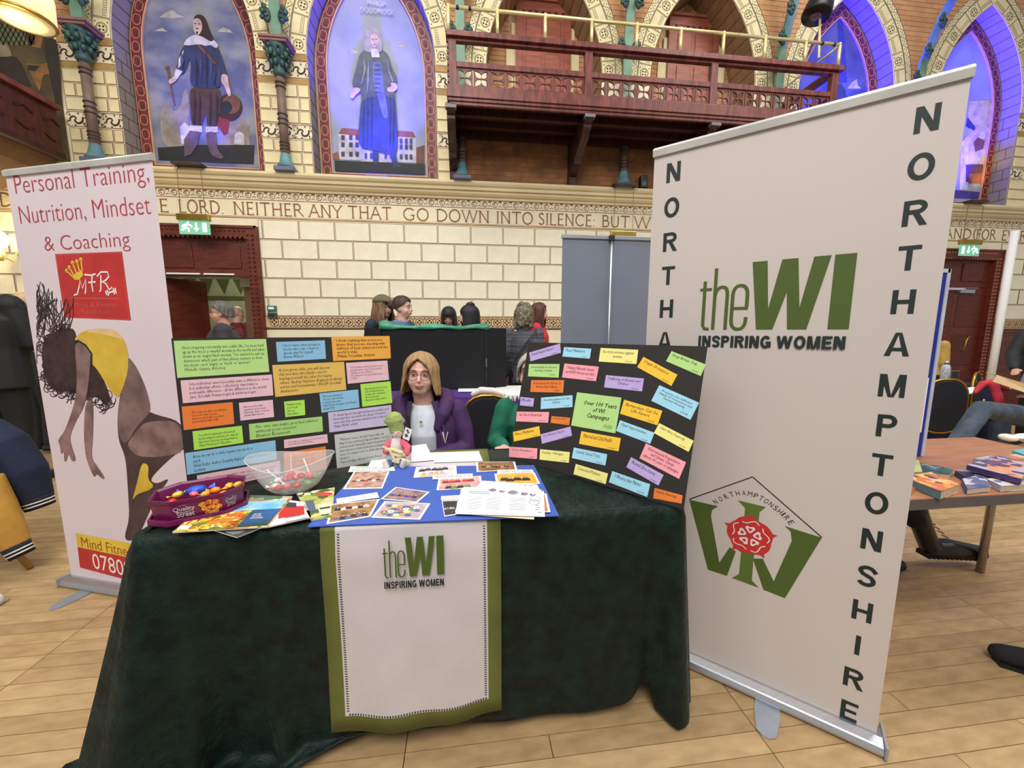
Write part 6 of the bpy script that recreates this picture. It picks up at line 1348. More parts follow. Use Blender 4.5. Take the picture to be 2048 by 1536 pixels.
def hand(b,w,d,up,s=1,curl=.5,side=1):
    w=V(w); d=V(d).normalized(); up=V(up); up=(up-d*up.dot(d)).normalized(); sd=d.cross(up)*side
    b.tube([w,w+d*.045*s,w+d*.085*s],[.022*s,.032*s,.034*s],10,round_=True,up=sd,ry=[.016*s,.014*s,.012*s])
    for k,(o_,L) in enumerate(((-.028,.062),(-.010,.074),(.009,.070),(.027,.054))):
        p=w+d*.085*s+sd*o_*s; q=p+d*L*.5*s-up*curl*.012*s; r=q+d*L*.45*s*(1-curl*.5)-up*curl*.03*s
        b.tube([p-d*.02*s,p,q,r],[.0092*s,.0095*s,.0085*s,.0075*s],8,round_=True)
    p=w+d*.030*s-sd*.028*s; b.tube([p,p-sd*.022*s+d*.026*s,p-sd*.028*s+d*.055*s-up*.01*s],[.012*s,.011*s,.009*s],8,round_=True)
def stand(h=1.68):
    s=h/1.68; J=dict(pel=(0,0,.93),wai=(0,.0,1.06),che=(0,0,1.27),nek=(0,.015,1.42),hd=(0,-.005,1.565),sL=(.17,0,1.38),sR=(-.17,0,1.38),eL=(.215,.03,1.10),eR=(-.215,.03,1.10),wL=(.22,-.05,.86),wR=(-.22,-.05,.86),hL=(.085,0,.90),hR=(-.085,0,.90),kL=(.095,-.01,.49),kR=(-.095,-.01,.49),aL=(.10,.03,.085),aR=(-.10,.03,.085),tL=(.105,-.13,.035),tR=(-.105,-.13,.035))
    return {k:V(v)*s for k,v in J.items()},s
def person(label,loc,rz,h=1.68,J=None,skin_=None,top=None,topname='jacket',pants=None,shoes=None,head=(0,0,0),vox=.010,bulk=1,hood=False,collar=True,seated=False,s=None,handcurl=.5,coatlen=0,face=True,handdir=None):
    J0,s0=stand(h); s=s or s0
    if J: 
        for k,v in J.items(): J0[k]=V(v)
    J=J0; t=thing('person',label,'person',loc,rz); M=Matrix.Translation(loc)@Matrix.Rotation(rz,4,'Z'); 
    W={k:M@v for k,v in J.items()}; R=M.to_3x3(); ux=R@V((1,0,0))
    T=M@headT(J['hd'],*head)
    b=MB(); headgeo(b,T,s)
    Z=V((0,0,.0)); 
    b.tube([W['che'],W['nek'],W['hd']+(T.to_3x3()@V((0,.012,-.06)))*s],[.07*s,.058*s,.054*s],12)
    b.tube([W['pel'],W['wai'],W['che'],W['nek']+V((0,0,-.06))*s],[.145*s,.125*s,.145*s,.07*s],14,round_=True,up=ux,ry=[.10*s,.09*s,.095*s,.055*s])
    for q in 'LR':
        b.tube([W['s'+q],W['e'+q],W['w'+q]],[.045*s,.036*s,.026*s],10,round_=True)
        hd_=(handdir and R@V(handdir)) or (W['w'+q]-W['e'+q]); hand(b,W['w'+q],hd_,R@V((0,1,0)) if not seated else R@V((0,.3,1)),s,handcurl,1 if q=='L' else -1)
        b.tube([W['h'+q],W['k'+q],W['a'+q]],[.078*s,.050*s,.034*s],10,round_=True); b.tube([W['a'+q],W['t'+q]],[.036*s,.030*s],8,round_=True)
    b.build('body',skin_ or skinm,t,remesh=vox,sm=2 if vox<.008 else 1)
    if top:
        b=MB(); k=bulk
        pts=[W['pel']+(W['wai']-W['pel'])*(-.3-coatlen),W['wai'],W['che'],W['nek']+(W['che']-W['nek'])*.35,W['nek']+(W['che']-W['nek'])*.02]
        b.tube(pts,[.172*s*k,.160*s*k,.185*s*k,.13*s*k,.064*s],16,round_=False,up=ux,ry=[.130*s*k,.125*s*k,.13*s*k,.095*s*k,.062*s])
        for q in 'LR':
            w2=W['w'+q]+(W['e'+q]-W['w'+q])*.06; b.sph(W['s'+q]-V((0,0,.01)),(.068*s*k,.066*s*k,.062*s*k)); b.tube([W['s'+q],(W['s'+q]+W['e'+q])/2,W['e'+q],(W['e'+q]+w2)/2,w2],[.062*s*k,.060*s*k,.056*s*k,.050*s*k,.040*s*k],12,round_=True)
        if collar: b.tube([W['nek']+R@V((.06*math.cos(a),.01+.06*math.sin(a),-.005))*s for a in [i*PI/6-.5 for i in range(9)]],.020*s,8,round_=True)
        if hood: b.tube([W['nek']+R@V((.10*math.cos(a),.03+.09*math.sin(a),-.03))*s for a in [i*PI/6-.4 for i in range(8)]],.042*s,10,round_=True)
        b.build(topname,top,t,remesh=.011,sm=3)
    if pants:
        b=MB(); b.tube([W['wai']+(W['pel']-W['wai'])*.4,W['pel'],W['pel']+(W['pel']-W['wai'])*.25],[.155*s,.165*s,.14*s],14,up=ux,ry=[.115*s,.125*s,.11*s],round_=True)
        for q in 'LR': b.tube([W['h'+q],(W['h'+q]+W['k'+q])/2,W['k'+q],(W['k'+q]+W['a'+q])/2,W['a'+q]+(W['k'+q]-W['a'+q])*.05],[.100*s,.088*s,.072*s,.064*s,.058*s],12,round_=True)
        b.build('trousers',pants,t,remesh=.013,sm=2)
    if shoes:
        for q in 'LR': b=MB(); a_,t_=W['a'+q],W['t'+q]; b.tube([a_+(a_-t_)*.25-V((0,0,.035*s)),a_-V((0,0,.02*s)),t_,t_+(t_-a_)*.35],[.036*s,.046*s,.044*s,.032*s],10,round_=True); b.build('shoe',shoes,t,remesh=.009,sm=1)
    return t,T,W,s
def face_small(t,T,s=1,brow=(70,50,40),lips=True,glasses=None):
    P=lambda x,y,z:T@V((x*s,y*s,z*s)); R=T.to_3x3()
    b=MB(); bm=MB()
    for x in(-.029,.029): b.sph(P(x,-.073,.006),(.013*s,.009*s,.0055*s),8,6,R=R); bm.sph(P(x,-.0805,.006),(.0056*s,.003*s,.0050*s),8,5,R=R)
    b.build('eyes',eyew,t,smooth=True); bm.build('irises',iris,t,smooth=True)
    b=MB()
    for x in(-.029,.029): b.tube([P(x-.015,-.070,.008),P(x-.007,-.0805,.0125),P(x+.007,-.0805,.0125),P(x+.015,-.070,.008)],.0034*s,8)
    b.build('eyelids',mat('eyelid',(196,140,122),.5),t,smooth=True)
    b=MB()
    for x in(-1,1): b.tube([P(x*.014,-.082,.027),P(x*.03,-.083,.032),P(x*.046,-.073,.027)],[.003*s,.0036*s,.002*s],6)
    b.build('eyebrows',mat('brow_%d'%brow[0],brow,.8),t)
    if lips:
        b=MB(); b.tube([P(-.028,-.082,-.048),P(-.010,-.092,-.053),P(0,-.093,-.055),P(.010,-.092,-.053),P(.028,-.082,-.048)],[.001,.0030*s,.0028*s,.0030*s,.001],8); b.tube([P(-.024,-.083,-.051),P(0,-.0925,-.0585),P(.024,-.083,-.051)],[.001,.0036*s,.001],8); b.build('lips',lipm,t,smooth=True)
    if glasses:
        b=MB()
        for x in(-1,1):
            c=(x*.032,-.093,.0); n=16
            b.tube([P(c[0]+.0275*math.cos(2*PI*i/n),c[1]+.005*math.cos(2*PI*i/n)*x*-1,c[2]+.0245*math.sin(2*PI*i/n)*(1 if math.sin(2*PI*i/n)<0 else .86)) for i in range(n+1)],.0017*s,6,cap=False)
            b.tube([P(x*.058,-.088,.010),P(x*.078,-.02,.006),P(x*.078,.0,.0)],.0016*s,6)
        b.tube([P(-.008,-.097,.004),P(0,-.100,.008),P(.008,-.097,.004)],.0014*s,6)
        b.build('glasses',glasses,t,smooth=True)
# ---- the seated woman behind the table
hairblonde=mat('hair_dark_blonde',(182,148,102),.5,c2=(140,106,68),scale=240,stretch=(1,1,.10),bump=.5,bscale=120)
hoodie=mat('purple_hoodie',(70,36,88),.8,c2=(54,26,72),scale=10,bump=.25,bscale=200); teew=mat('white_tee',(222,228,240),.8,var=.03,bump=.15,bscale=40)
WX,WYY=-.243,2.22; wl_=V((WX,WYY,0))
J=dict(pel=(0,.05,.47),wai=(0,.03,.60),che=(0,.0,.76),nek=(0,.0,.935),hd=(-.006,-.035,1.092),sL=(.178,.0,.885),sR=(-.178,.0,.885),eL=(.235,-.05,.67),eR=(-.228,-.06,.67),wL=(.07,-.20,.66),wR=(-.07,-.20,.66),hL=(.09,.0,.46),hR=(-.09,.0,.46),kL=(.11,-.42,.47),kR=(-.11,-.42,.47),aL=(.11,-.40,.09),aR=(-.11,-.40,.09),tL=(.115,-.55,.04),tR=(-.115,-.55,.04))
wom,T,Wd,s_=person('woman with blonde bob and glasses in a purple hoodie seated behind the table',wl_,math.radians(-3),J=J,skin_=skinp,head=(math.radians(2),math.radians(-4),math.radians(2)),vox=.0055,seated=True,s=1.0,pants=mat('dark_trousers',(40,42,52),.8),shoes=mat('black_leather_shoe',(26,26,28),.4))
face_small(wom,T,1.0,(150,110,80),True,mat('glasses_tortoise',(90,56,50),.3))
T_h=T
def hemw(d):
    x=d+8; a=abs(x); 
    if a<40: return .092-(.060 if x<0 else .052)*(a/40)**1.25
    z1=.032 if x<0 else .040
    if a<66: return z1-(z1+.108)*((a-40)/26)**.9
    return -.108-.008*math.sin(a*.3)
hairshell('hair_bob',T,hairblonde,hemw,top=.132,rx=.092,ry=.108,flare=.13,par=wom,seed=3,wav=.005,solid=.012,freq=37)
# white tee
b=MB(); M=Matrix.Translation(wl_)@Matrix.Rotation(math.radians(-3),4,'Z'); G_=lambda x,y,z:M@V((x,y,z)); ux=M.to_3x3()@V((1,0,0))
b.tube([G_(0,.03,.48),G_(0,.02,.60),G_(0,-.005,.77),G_(0,0,.875),G_(0,.0,.925)],[.155,.150,.160,.125,.062],18,up=ux,ry=[.115,.115,.118,.088,.060])
b.build('tee_shirt',teew,wom,remesh=.007,sm=4)
b=MB(); b.tube([G_(.064*math.cos(a),.0-.060*math.sin(a)*1.05,(.921)-.018*max(0,math.sin(a))) for a in [i*PI/10 for i in range(20)]]+[G_(.064,0,.921)],.006,8); b.build('tee_collar',teew,wom,smooth=True)
b=MB(); b.disc(G_(-.0,-.124,.845),.011,M.to_3x3()@V((0,-1,.1)),0,14); b.build('lapel_badge',mat('badge_cream',(206,206,170),.4),wom); b=MB(); b.disc(G_(-.0,-.1247,.845),.005,M.to_3x3()@V((0,-1,.1)),0,10); b.build('badge_motif',wigreen,wom)
# open hoodie: body shell with front gap, sleeves, bunched hood
b=MB(); rings=[]
for z,rx,ry,gap in((.44,.205,.150,.085),(.52,.200,.150,.085),(.62,.198,.150,.085),(.72,.205,.152,.082),(.82,.206,.145,.078),(.88,.182,.120,.076),(.92,.120,.090,.062),(.95,.085,.075,.045)):
    g0=math.asin(min(.98,gap/rx)); ring=[]
    for j in range(37):
        a=g0+(2*PI-2*g0)*j/36; wr=1+.012*math.sin(a*11+z*30)
        ring.append(G_(rx*math.sin(a)*wr,-.0+ (-ry)*math.cos(a)*wr+.0,z))
    rings.append(ring)
b.loft(rings,closed=False,cap=False); hs_=b.build('hoodie_body',hoodie,wom,smooth=True,solid=.014,subd=1)
b=MB()
for q,sg in(('L',1),('R',-1)):
    S_,E_,W_h=Wd['s'+q],Wd['e'+q],Wd['w'+q]; b.sph(S_-V((0,0,.012)),(.072,.072,.066)); b.tube([S_,(S_+E_)/2+V((sg*.01,0,0)),E_,(E_+W_h)/2,W_h],[.068,.064,.064,.056,.042],14,round_=True)
    b.tube([E_+V((0,-.02,.03)),(E_+W_h)/2+V((0,0,.02))],[.03,.03],8,round_=True)
b.build('hoodie_sleeves',hoodie,wom,remesh=.007,sm=3)
b=MB(); path=[(-.085,-.13,.81),(-.112,-.11,.875),(-.132,-.05,.93),(-.125,.045,.96),(-.07,.10,.965),(0,.12,.965),(.07,.10,.965),(.125,.045,.96),(.135,-.05,.93),(.114,-.11,.875),(.088,-.13,.81)]
b.tube([G_(*p) for p in path],[.020,.036,.044,.046,.046,.046,.046,.046,.044,.038,.022],12,round_=True)
b.tube([G_(-.085,-.125,.80),G_(-.088,-.138,.62),G_(-.09,-.135,.46)],.009,8); b.tube([G_(.088,-.125,.80),G_(.088,-.138,.62),G_(.09,-.135,.46)],.009,8)
b.build('hoodie_hood',hoodie,wom,remesh=.006,sm=3)
b=MB()
for x in(.118,.138): b.tube([G_(x-.02,-.135,.84),G_(x,-.152,.74),G_(x+.004,-.150,.68)],.0024,6)
b.build('drawcords',mat('purple_cord',(96,60,120),.8),wom)
b=MB(); n_=M.to_3x3()@V((.5,-.86,0)); b.ribbon([G_(.118,-.150,.795),G_(.130,-.155,.735),G_(.145,-.142,.795)],[.010,.008,.006],n_,off=.004); b.build('chest_emblem',mat('emblem_cream',(220,214,190),.7),wom)
b=MB(); b.ribbon([G_(-.060,-.070,.95),G_(-.064,-.118,.88),G_(-.060,-.138,.78),G_(-.056,-.142,.66),G_(-.052,-.140,.50)],.016,M.to_3x3()@V((0,-1,.15)),off=.006); b.build('black_strap',mat('strap_black',(22,22,26),.7),wom,solid=.002)
# ---- chairs: banquet chair
def banquet_chair(label,loc,rz,group):
    t=thing('banquet_chair',label,'chair',loc,rz,group); M=Matrix.Translation(loc)@Matrix.Rotation(rz,4,'Z'); g_=lambda x,y,z:M@V((x,y,z)); ux=M.to_3x3()@V((1,0,0)); dk=mat('chair_black_fabric',(22,24,34),.8)
    b=MB(); b.box(g_(0,0,.45),(.40,.40,.06),rz); b.build('seat',dk,t,bevel=.02)
    # oval back facing +y side
    n=22; loop=[(.185*math.copysign(abs(math.cos(a))**.75,math.cos(a)),.645+.255*math.copysign(abs(math.sin(a))**.8,math.sin(a))) for a in [2*PI*i/n for i in range(n)]]
    b=MB(); b.prism([g_(x*.94,.20+.04*(z-.45),.665+(z-.665)*.94) for x,z in loop],M.to_3x3()@V((0,.035,0))); b.build('backrest',dk,t,bevel=.006)
    b=MB(); L=[g_(x,.215+.04*(z-.45),z) for x,z in loop]; b.tube(L+[L[0]],.012,8,cap=False); b.build('back_frame',gold,t,smooth=True)
    for x,y,y2 in((-.18,-.17,-.19),(.18,-.17,-.19),(-.18,.18,.24),(.18,.18,.24)): b=MB(); b.tube([g_(x,y,.44 if y<0 else .60),g_(x,y2,.005)],.011,8); b.build('leg',gold,t,smooth=True)
    b=MB(); 
    for sx in(-1,1):
        for z in(.56,.80): b.prism([g_(sx*.165,.212,z),g_(sx*.13,.212,z+.015),g_(sx*.165,.212,z+.04)],M.to_3x3()@V((0,-.004,0)))
    b.build('back_bracket',gold,t); return t
gch='black and gold banquet chairs'
cpos=atY(970,835,3.05)
banquet_chair('black gold-framed banquet chair in the gap between the two black boards',(cpos.x,3.05-.2,0),PI,gch)
banquet_chair('black gold-framed banquet chair the woman in purple sits on',(WX-.03,WYY+.06,0),math.radians(0),gch)
p=atY(1836,860,3.25); banquet_chair('black gold-framed banquet chair behind the book table beside the blue board',(p.x,3.25,0),math.radians(165),gch)
p=atY(2035,850,3.2); banquet_chair('black gold-framed banquet chair under the red coat at the right edge',(p.x,3.3,0),math.radians(25),gch)
# white bag hooked over the chair back
t=thing('cloth_bag','crumpled white cloth bag hung over the top of the middle banquet chair','bag',(cpos.x,3.05,.9)); b=MB()
cy0=2.65
b.tube([(cpos.x-.10,cy0,.905),(cpos.x-.05,cy0,.93),(cpos.x+.04,cy0,.925),(cpos.x+.11,cy0,.90)],[.018,.028,.026,.018],8,round_=True); b.build('bag_cloth',cloth_w,t,remesh=.006,sm=1); b=MB(); b.tube([(cpos.x+.10,cy0-.02,.90),(cpos.x+.17,cy0-.03,.82),(cpos.x+.18,cy0-.03,.72),(cpos.x+.165,cy0-.02,.66)],.004,6); b.build('bag_string',cloth_w,t)
# ---- person in green behind the right board
gr_j=mat('green_fleece',(10,112,84),.8,c2=(6,88,68),scale=12,bump=.2,bscale=120)
hx=atY(1068,745,2.2); gx=hx.x+.02
J=dict(pel=(0,.05,.47),wai=(0,.03,.62),che=(0,.0,.80),nek=(0,.0,.93),hd=(-.02,-.05,1.09),sL=(.18,.0,.88),sR=(-.18,.0,.88),eL=(.24,-.05,.66),eR=(-.235,-.07,.68),wL=(.08,-.22,.70),wR=(-.18,-.30,.72),hL=(.09,.0,.46),hR=(-.09,.0,.46),kL=(.11,-.42,.47),kR=(-.11,-.42,.47),aL=(.11,-.40,.09),aR=(-.11,-.40,.09),tL=(.115,-.55,.04),tR=(-.115,-.55,.04))
gp,T,Wd,s_=person('grey-haired person in glasses and green fleece mostly hidden behind the right display board',V((gx,2.26,0)),math.radians(-8),J=J,skin_=skinp,top=gr_j,topname='green_fleece',head=(math.radians(-16),math.radians(-6),0),seated=True,s=1.0,pants=mat('navy_trousers',(34,38,60),.8),shoes=MC['black_leather_shoe'],vox=.008)
face_small(gp,T,1.0,(120,110,104),True,mat('glasses_black',(30,28,30),.3))
ghair=mat('hair_silver',(186,182,172),.6,c2=(130,128,122),scale=30,stretch=(1,1,.15),bump=.3,bscale=80)
hairshell('short_hair',T,ghair,lambda d:.085-.02*abs(d)/30 if abs(d)<30 else .06-.10*(abs(d)-30)/50 if abs(d)<80 else -.05-.03*(abs(d)-80)/100,par=gp,seed=5,wav=.004,freq=20)
# ---- standing people behind the black display board
def bg_person(label,px_,py_top,Y,rz,skin_=None,**k):
    p=atY(px_,py_top,Y); hgt=p.z/1.005
    return person(label,V((p.x,Y,0)),rz,h=hgt*1.68/1.70,skin_=skin_,vox=.011,**k)
def H(name,c,c2): return mat('hair_'+name,c,.55,c2=c2,scale=60,stretch=(1,1,.12),bump=.5,bscale=80)
hb=H('brown',(74,48,36),(48,30,24)); hk=H('black',(24,22,26),(14,13,16)); hs2=H('sandy',(140,108,76),(100,74,50)); hg=H('grey_curl',(140,130,104),(84,76,64)); hr2=H('chestnut',(96,52,34),(60,32,24)); hgd=H('steel',(112,108,102),(74,72,72))
denim=mat('denim_jacket',(84,112,150),.8,c2=(60,82,118),scale=18); navy=mat('navy_jacket',(36,44,66),.8,c2=(28,34,52),scale=10); dkt=mat('charcoal_trousers',(40,40,44),.8)
long_=lambda f,b_:(lambda d:(f if abs(d)<28 else f+(b_-f)*min(1,(abs(d)-28)/22)))
t,T,W,s=bg_person('person in an olive cap with long sandy hair leaning on the black display board',765,588,4.5,math.radians(55),top=navy,pants=dkt,shoes=dkt,head=(0,0,0),skin_=skinm)
face_small(t,T,s); hairshell('long_hair',T,hs2,long_(.05,-.20),par=t,seed=8,wav=.006,freq=14,flare=.25)
capm=mat('olive_cap',(112,106,80),.8,c2=(90,84,64),scale=12); b=MB(); rr=[]
for k in range(7): 
    q=math.cos(k/6*PI/2*.98); z=.052+.09*math.sin(k/6*PI/2); rr.append([T@(V((.094*q*math.sin(a),.012-.112*q*math.cos(a),z))*s) for a in [2*PI*j/24 for j in range(24)]])
b.loft(rr); b.build('cap_crown',capm,t,smooth=True); b=MB(); b.prism([T@(V((.075*math.sin(a),-.075-.095*math.cos(a),.058-.012*math.cos(a)))*s) for a in [math.radians(q) for q in range(-90,91,15)]],T.to_3x3()@V((0,0,.008))); b.build('cap_peak',capm,t)
t,T,W,s=bg_person('dark-haired person with a bun and blue jacket in profile behind the black display board',804,588,4.25,math.radians(75),top=mat('blue_grey_jacket',(52,66,92),.8,c2=(96,124,164),scale=4),pants=dkt,shoes=dkt,skin_=skinp,hood=True)
face_small(t,T,s); hairshell('tied_hair',T,hb,lambda d:.075 if abs(d)<35 else .07-.08*min(1,(abs(d)-35)/60),par=t,seed=9,wav=.002); b=MB(); b.sph(T@V((0,.125,.03)),(.045,.04,.045),12,9); b.build('hair_bun',hb,t,remesh=.005,sm=1)
t,T,W,s=bg_person('woman with straight black hair and fringe in glasses looking down behind the black display board',897,611,4.85,math.radians(-5),top=mat('black_top',(28,28,34),.8),pants=dkt,shoes=dkt,head=(0,math.radians(18),0),skin_=skinp)
face_small(t,T,s,(30,26,28),True,mat('glasses_red',(120,50,60),.3)); hairshell('long_hair',T,hk,long_(.03,-.22),par=t,seed=10,wav=.0015,flare=.12)
t,T,W,s=bg_person('person with smooth black bobbed hair facing left behind the black display board',938,607,4.3,math.radians(-80),top=MC['black_top'],pants=dkt,shoes=dkt,skin_=skinp)
face_small(t,T,s); hairshell('bob_hair',T,hk,long_(.05,-.15),par=t,seed=11,wav=.0012,flare=.08); b=MB(); b.sph(T@V((0,.02,.125)),(.05,.05,.03),12,8); b.build('hair_top',hk,t,smooth=True)
puff=mat('grey_puffer',(98,98,108),.6,c2=(60,60,70),scale=5,stretch=(.5,.5,9),bump=.8,bscale=10)
t,T,W,s=bg_person('person with curly grey hair in a grey quilted jacket seen from behind',1048,607,4.3,math.radians(165),top=puff,pants=mat('black_trousers',(24,24,28),.8),shoes=dkt,bulk=.98,coatlen=.8,skin_=skinm,topname='quilted_jacket')
hairshell('hair_base',T,hg,long_(.05,-.10),par=t,seed=12,wav=.003,rx=.092,ry=.112)
b=MB(); rnd=random.Random(4)
for k in range(110):
    a=rnd.uniform(0,2*PI); z=rnd.uniform(-.12,.14); q=math.sqrt(max(.1,1-(max(0,z)/.14)**2)); 
    if math.cos(a)>.55 and z<.06: continue
    b.sph(T@V((.090*q*math.sin(a),.015-.105*q*math.cos(a),z)),(.028,.028,.028),8,6)
b.build('curly_hair',hg,t,remesh=.008,sm=0)
M=t.matrix_basis; b=MB(); L=[(-.16,.10,1.40),(-.08,.165,1.30),(.03,.175,1.15),(.12,.165,1.0),(.17,.12,.88)]; b.ribbon([M@(V(p)*s) for p in L],.022,M.to_3x3()@V((0,1,0)),off=.004); b.build('bag_strap',ink,t,solid=.003)
t,T,W,s=bg_person('young woman with long chestnut hair in a red top turned right beside the grey banner',1078,602,4.85,math.radians(70),top=mat('red_jumper',(206,48,62),.8,bump=.15),pants=dkt,shoes=dkt,skin_=skinp)
face_small(t,T,s); hairshell('long_hair',T,hr2,long_(.07,-.30),par=t,seed=13,wav=.004,flare=.05,freq=12)
b=MB(); M=t.matrix_basis; b.ribbon([M@(V(p)*s) for p in((.09,-.05,1.42),(.08,-.15,1.28),(.03,-.165,1.15),(-.02,-.165,1.05))],.02,M.to_3x3()@V((0,-1,0)),off=.004); b.build('lanyard',white,t,solid=.002)
# ---- people in the left doorway
t,T,W,s=bg_person('grey-haired woman in glasses and purple scarf walking past the left doorway',440,600,4.6,math.radians(-62),top=mat('dark_plum_coat',(66,60,66),.8,c2=(48,46,52),scale=6),pants=dkt,shoes=dkt,skin_=skinm,bulk=1.3,head=(math.radians(-4),0,0))
face_small(t,T,s,(90,84,80),True,MC['glasses_black']); hairshell('short_hair',T,hgd,lambda d:(.075-.02*abs(d)/50 if abs(d)<55 else .055-.10*min(1,(abs(d)-55)/60)),par=t,seed=15,wav=.004,freq=16,rx=.086,ry=.108,top=.132)
b=MB(); M=t.matrix_basis; R=M.to_3x3(); b.tube([W['nek']+R@V((.075*math.cos(a),.0+.07*math.sin(a),-.02)) for a in [2*PI*i/10 for i in range(11)]],.032,8); 
for x in(-.06,.06): b.tube([W['nek']+R@V((x*.8,-.07,-.03)),W['nek']+R@V((x,-.15,-.2)),W['nek']+R@V((x*1.1,-.16,-.45))],[.04,.045,.04],8,round_=True,ry=[.02,.02,.02])
b.build('purple_scarf',mat('purple_scarf',(98,52,92),.85,c2=(70,40,76),scale=20,bump=.4,bscale=90),t,remesh=.008,sm=2)
t,T,W,s=bg_person('bald man in a dark red padded coat seen from behind in the left doorway',473,608,6.5,math.radians(160),top=mat('red_padded_coat',(132,40,44),.6,c2=(96,28,34),scale=4,stretch=(.5,.5,8),bump=.7,bscale=10),topname='padded_coat',pants=dkt,shoes=dkt,skin_=skinp,bulk=1.12)
hairshell('fringe_hair',T,ghair,lambda d:-.06,top=.0,rx=.078,ry=.095,par=t,seed=16,wav=.002,solid=.006,zc=.0) if False else None
# ---- big man in black at the left
p=atY(-40,560,3.75); jb=mat('black_softshell',(20,22,24),.7,bump=.1)
t,T,W,s=person('man in a black jacket lettered across the back, cut off by the left edge',V((p.x,3.75,0)),math.radians(176),h=1.90,top=jb,pants=mat('black_trousers2',(18,18,21),.8),shoes=MC['black_leather_shoe'],skin_=skinm,bulk=1.25,coatlen=1.0,vox=.012,J=dict(eL=(.27,-.05,1.25),eR=(-.27,-.05,1.25),wL=(.14,-.30,1.2),wR=(-.14,-.30,1.2)))
hairshell('short_hair',T,hb,lambda d:.08 if abs(d)<40 else .06-.12*min(1,(abs(d)-40)/50),par=t,seed=17)
a=atY(9,600,3.55); lettering('www.northantsclub.co.uk',a,V((1,0,-.08)),V((0,0,1)),.28,.022,white,t,off=.004) if False else None
a=atY(9,604,3.40); lettering('www.radio',a,V((1,0,-.12)),V((.12,0,1)),.17,.020,white,t,off=.004)
p=atY(48,582,4.8); t,T,W,s=person('bald person barely seen behind the man in black at the left',V((p.x,4.8,0)),math.radians(160),h=p.z,top=dkt,pants=dkt,shoes=dkt,skin_=mat('skin_tan',(214,180,140),.5),vox=.013)
# ================================================================== BACKGROUND FURNITURE
purp=mat('purple_tablecloth',(92,52,142),.8,c2=(74,42,118),scale=6)
t=thing('covered_table','table under a purple cloth behind the seated woman','table',(-.25,3.85,0)); b=MB()
xa,xb,ya,yb=-1.15,.62,3.46,4.02
def drape(b,x0,x1,y0,y1,zt_,zb_,amp=.02):
    pr=[];n=30
    for x in range(n): pr.append((x0+(x1-x0)*x/n,y0,0,-1))
    for y in range(12): pr.append((x1,y0+(y1-y0)*y/12,1,0))
    for x in range(n): pr.append((x1-(x1-x0)*x/n,y1,0,1))
    for y in range(12): pr.append((x0,y1-(y1-y0)*y/12,-1,0))
    rg=[]
    for t_ in(0,.02,.3,.6,1): rg.append([V((x+nx*(t_*amp*(1+math.sin(i*.9))+.004),y+ny*(t_*amp*(1+math.sin(i*.9))+.004),zt_-(zt_-zb_)*t_)) for i,(x,y,nx,ny) in enumerate(pr)])
    b.loft(rg,cap=False); b.poly(rg[0])
drape(b,xa,xb,ya,yb,.752,.03); b.build('purple_cloth',purp,t,smooth=False)
b=MB(); b.bx(xa+.02,xb-.02,ya+.02,yb-.02,.72,.745); 
for x in(xa+.1,xb-.1):
    for y in(ya+.1,yb-.1): b.bx(x-.015,x+.015,y-.015,y+.015,0,.72)
b.build('trestle',mat('table_ply',(150,110,70)),t)
t=thing('lace_runner','white lace cloth hanging over the right end of the purple table','cloth',(.5,3.5,.76)); b=MB(); b.bx(.30,.615,3.452,4.1,.757,.760); b.build('lace_top',white,t)
b=MB(); 
for k in range(8): b.prism([(.30+k*.04,3.450,.760),(.34+k*.04,3.450,.760),(.32+k*.04,3.449,.700)],(0,-.003,0))
for k in range(4): 
    for j in range(2): b.ring((.33+k*.08,3.446,.735-.02*j),.010,.005,N_,0,8)
b.build('lace_edge',white,t)
t,_=quadslab('paper_sheet',[(918,768),(970,768),(976,783),(916,783)],.762,.003,pap,None,'white papers on the purple table beside the chair bag','paper')
# tri-fold black display board
dy=3.92; t=thing('folding_screen','wide black three-panel table display seen from behind the seated woman','board',(-.3,dy,.755)); A=atY(722,655,dy).x; B=atY(1015,655,dy).x; h1=atY(763,658,dy).x; h2=atY(972,658,dy).x
blk=mat('display_black_cloth',(17,17,21),.85); 
for xs_ in((A,h1,.10,0),(h1,h2,0,0),(h2,B,0,.10)):
    b=MB(); q=[(xs_[0],dy+xs_[2]),(xs_[1],dy+xs_[3])]; b.prism([(q[0][0]+.003,q[0][1],.757),(q[1][0]-.003,q[1][1],.757),(q[1][0]-.003,q[1][1],1.375),(q[0][0]+.003,q[0][1],1.375)],(0,.02,0)); b.build('screen_panel',blk,t,bevel=.003)
b=MB(); b.bx(h2-.008,h2+.008,dy-.012,dy-.002,.84,.93); b.bx(h2-.004,h2+.004,dy-.010,dy-.002,.76,1.37); b.build('hinge_strip',mat('hinge_grey',(40,40,46),.5),t); b=MB(); b.bx(h2-.005,h2+.005,dy-.016,dy-.010,.98,1.07); b.build('hinge_clip',silver,t)
gs=mat('green_satin',(24,108,78),.4,c2=(60,160,124),scale=8,stretch=(1,3,3)); t=thing('green_drape','shiny green cloth draped over the top edge of the black display screen','cloth',((h1+h2)/2,dy,1.375)); b=MB(); n=40; rg=[]
for off,z in((-.012,-.012),(-.010,.006),(.0,.016),(.020,.018),(.034,.012),(.036,-.10)):
    rg.append([V((h1-.02+(h2-h1+.05)*i/n,dy+off-.004*math.sin(i*.8),1.376+z+(.012*(1+math.sin(i*.35+1))+.03*math.exp(-((i-2)/3)**2) if z>.01 else (-.006*math.sin(i*.5) if z<0 else 0)))) for i in range(n+1)])
b.loft(rg,closed=False,cap=False); b.build('satin_fold',gs,t,smooth=True,solid=.003)
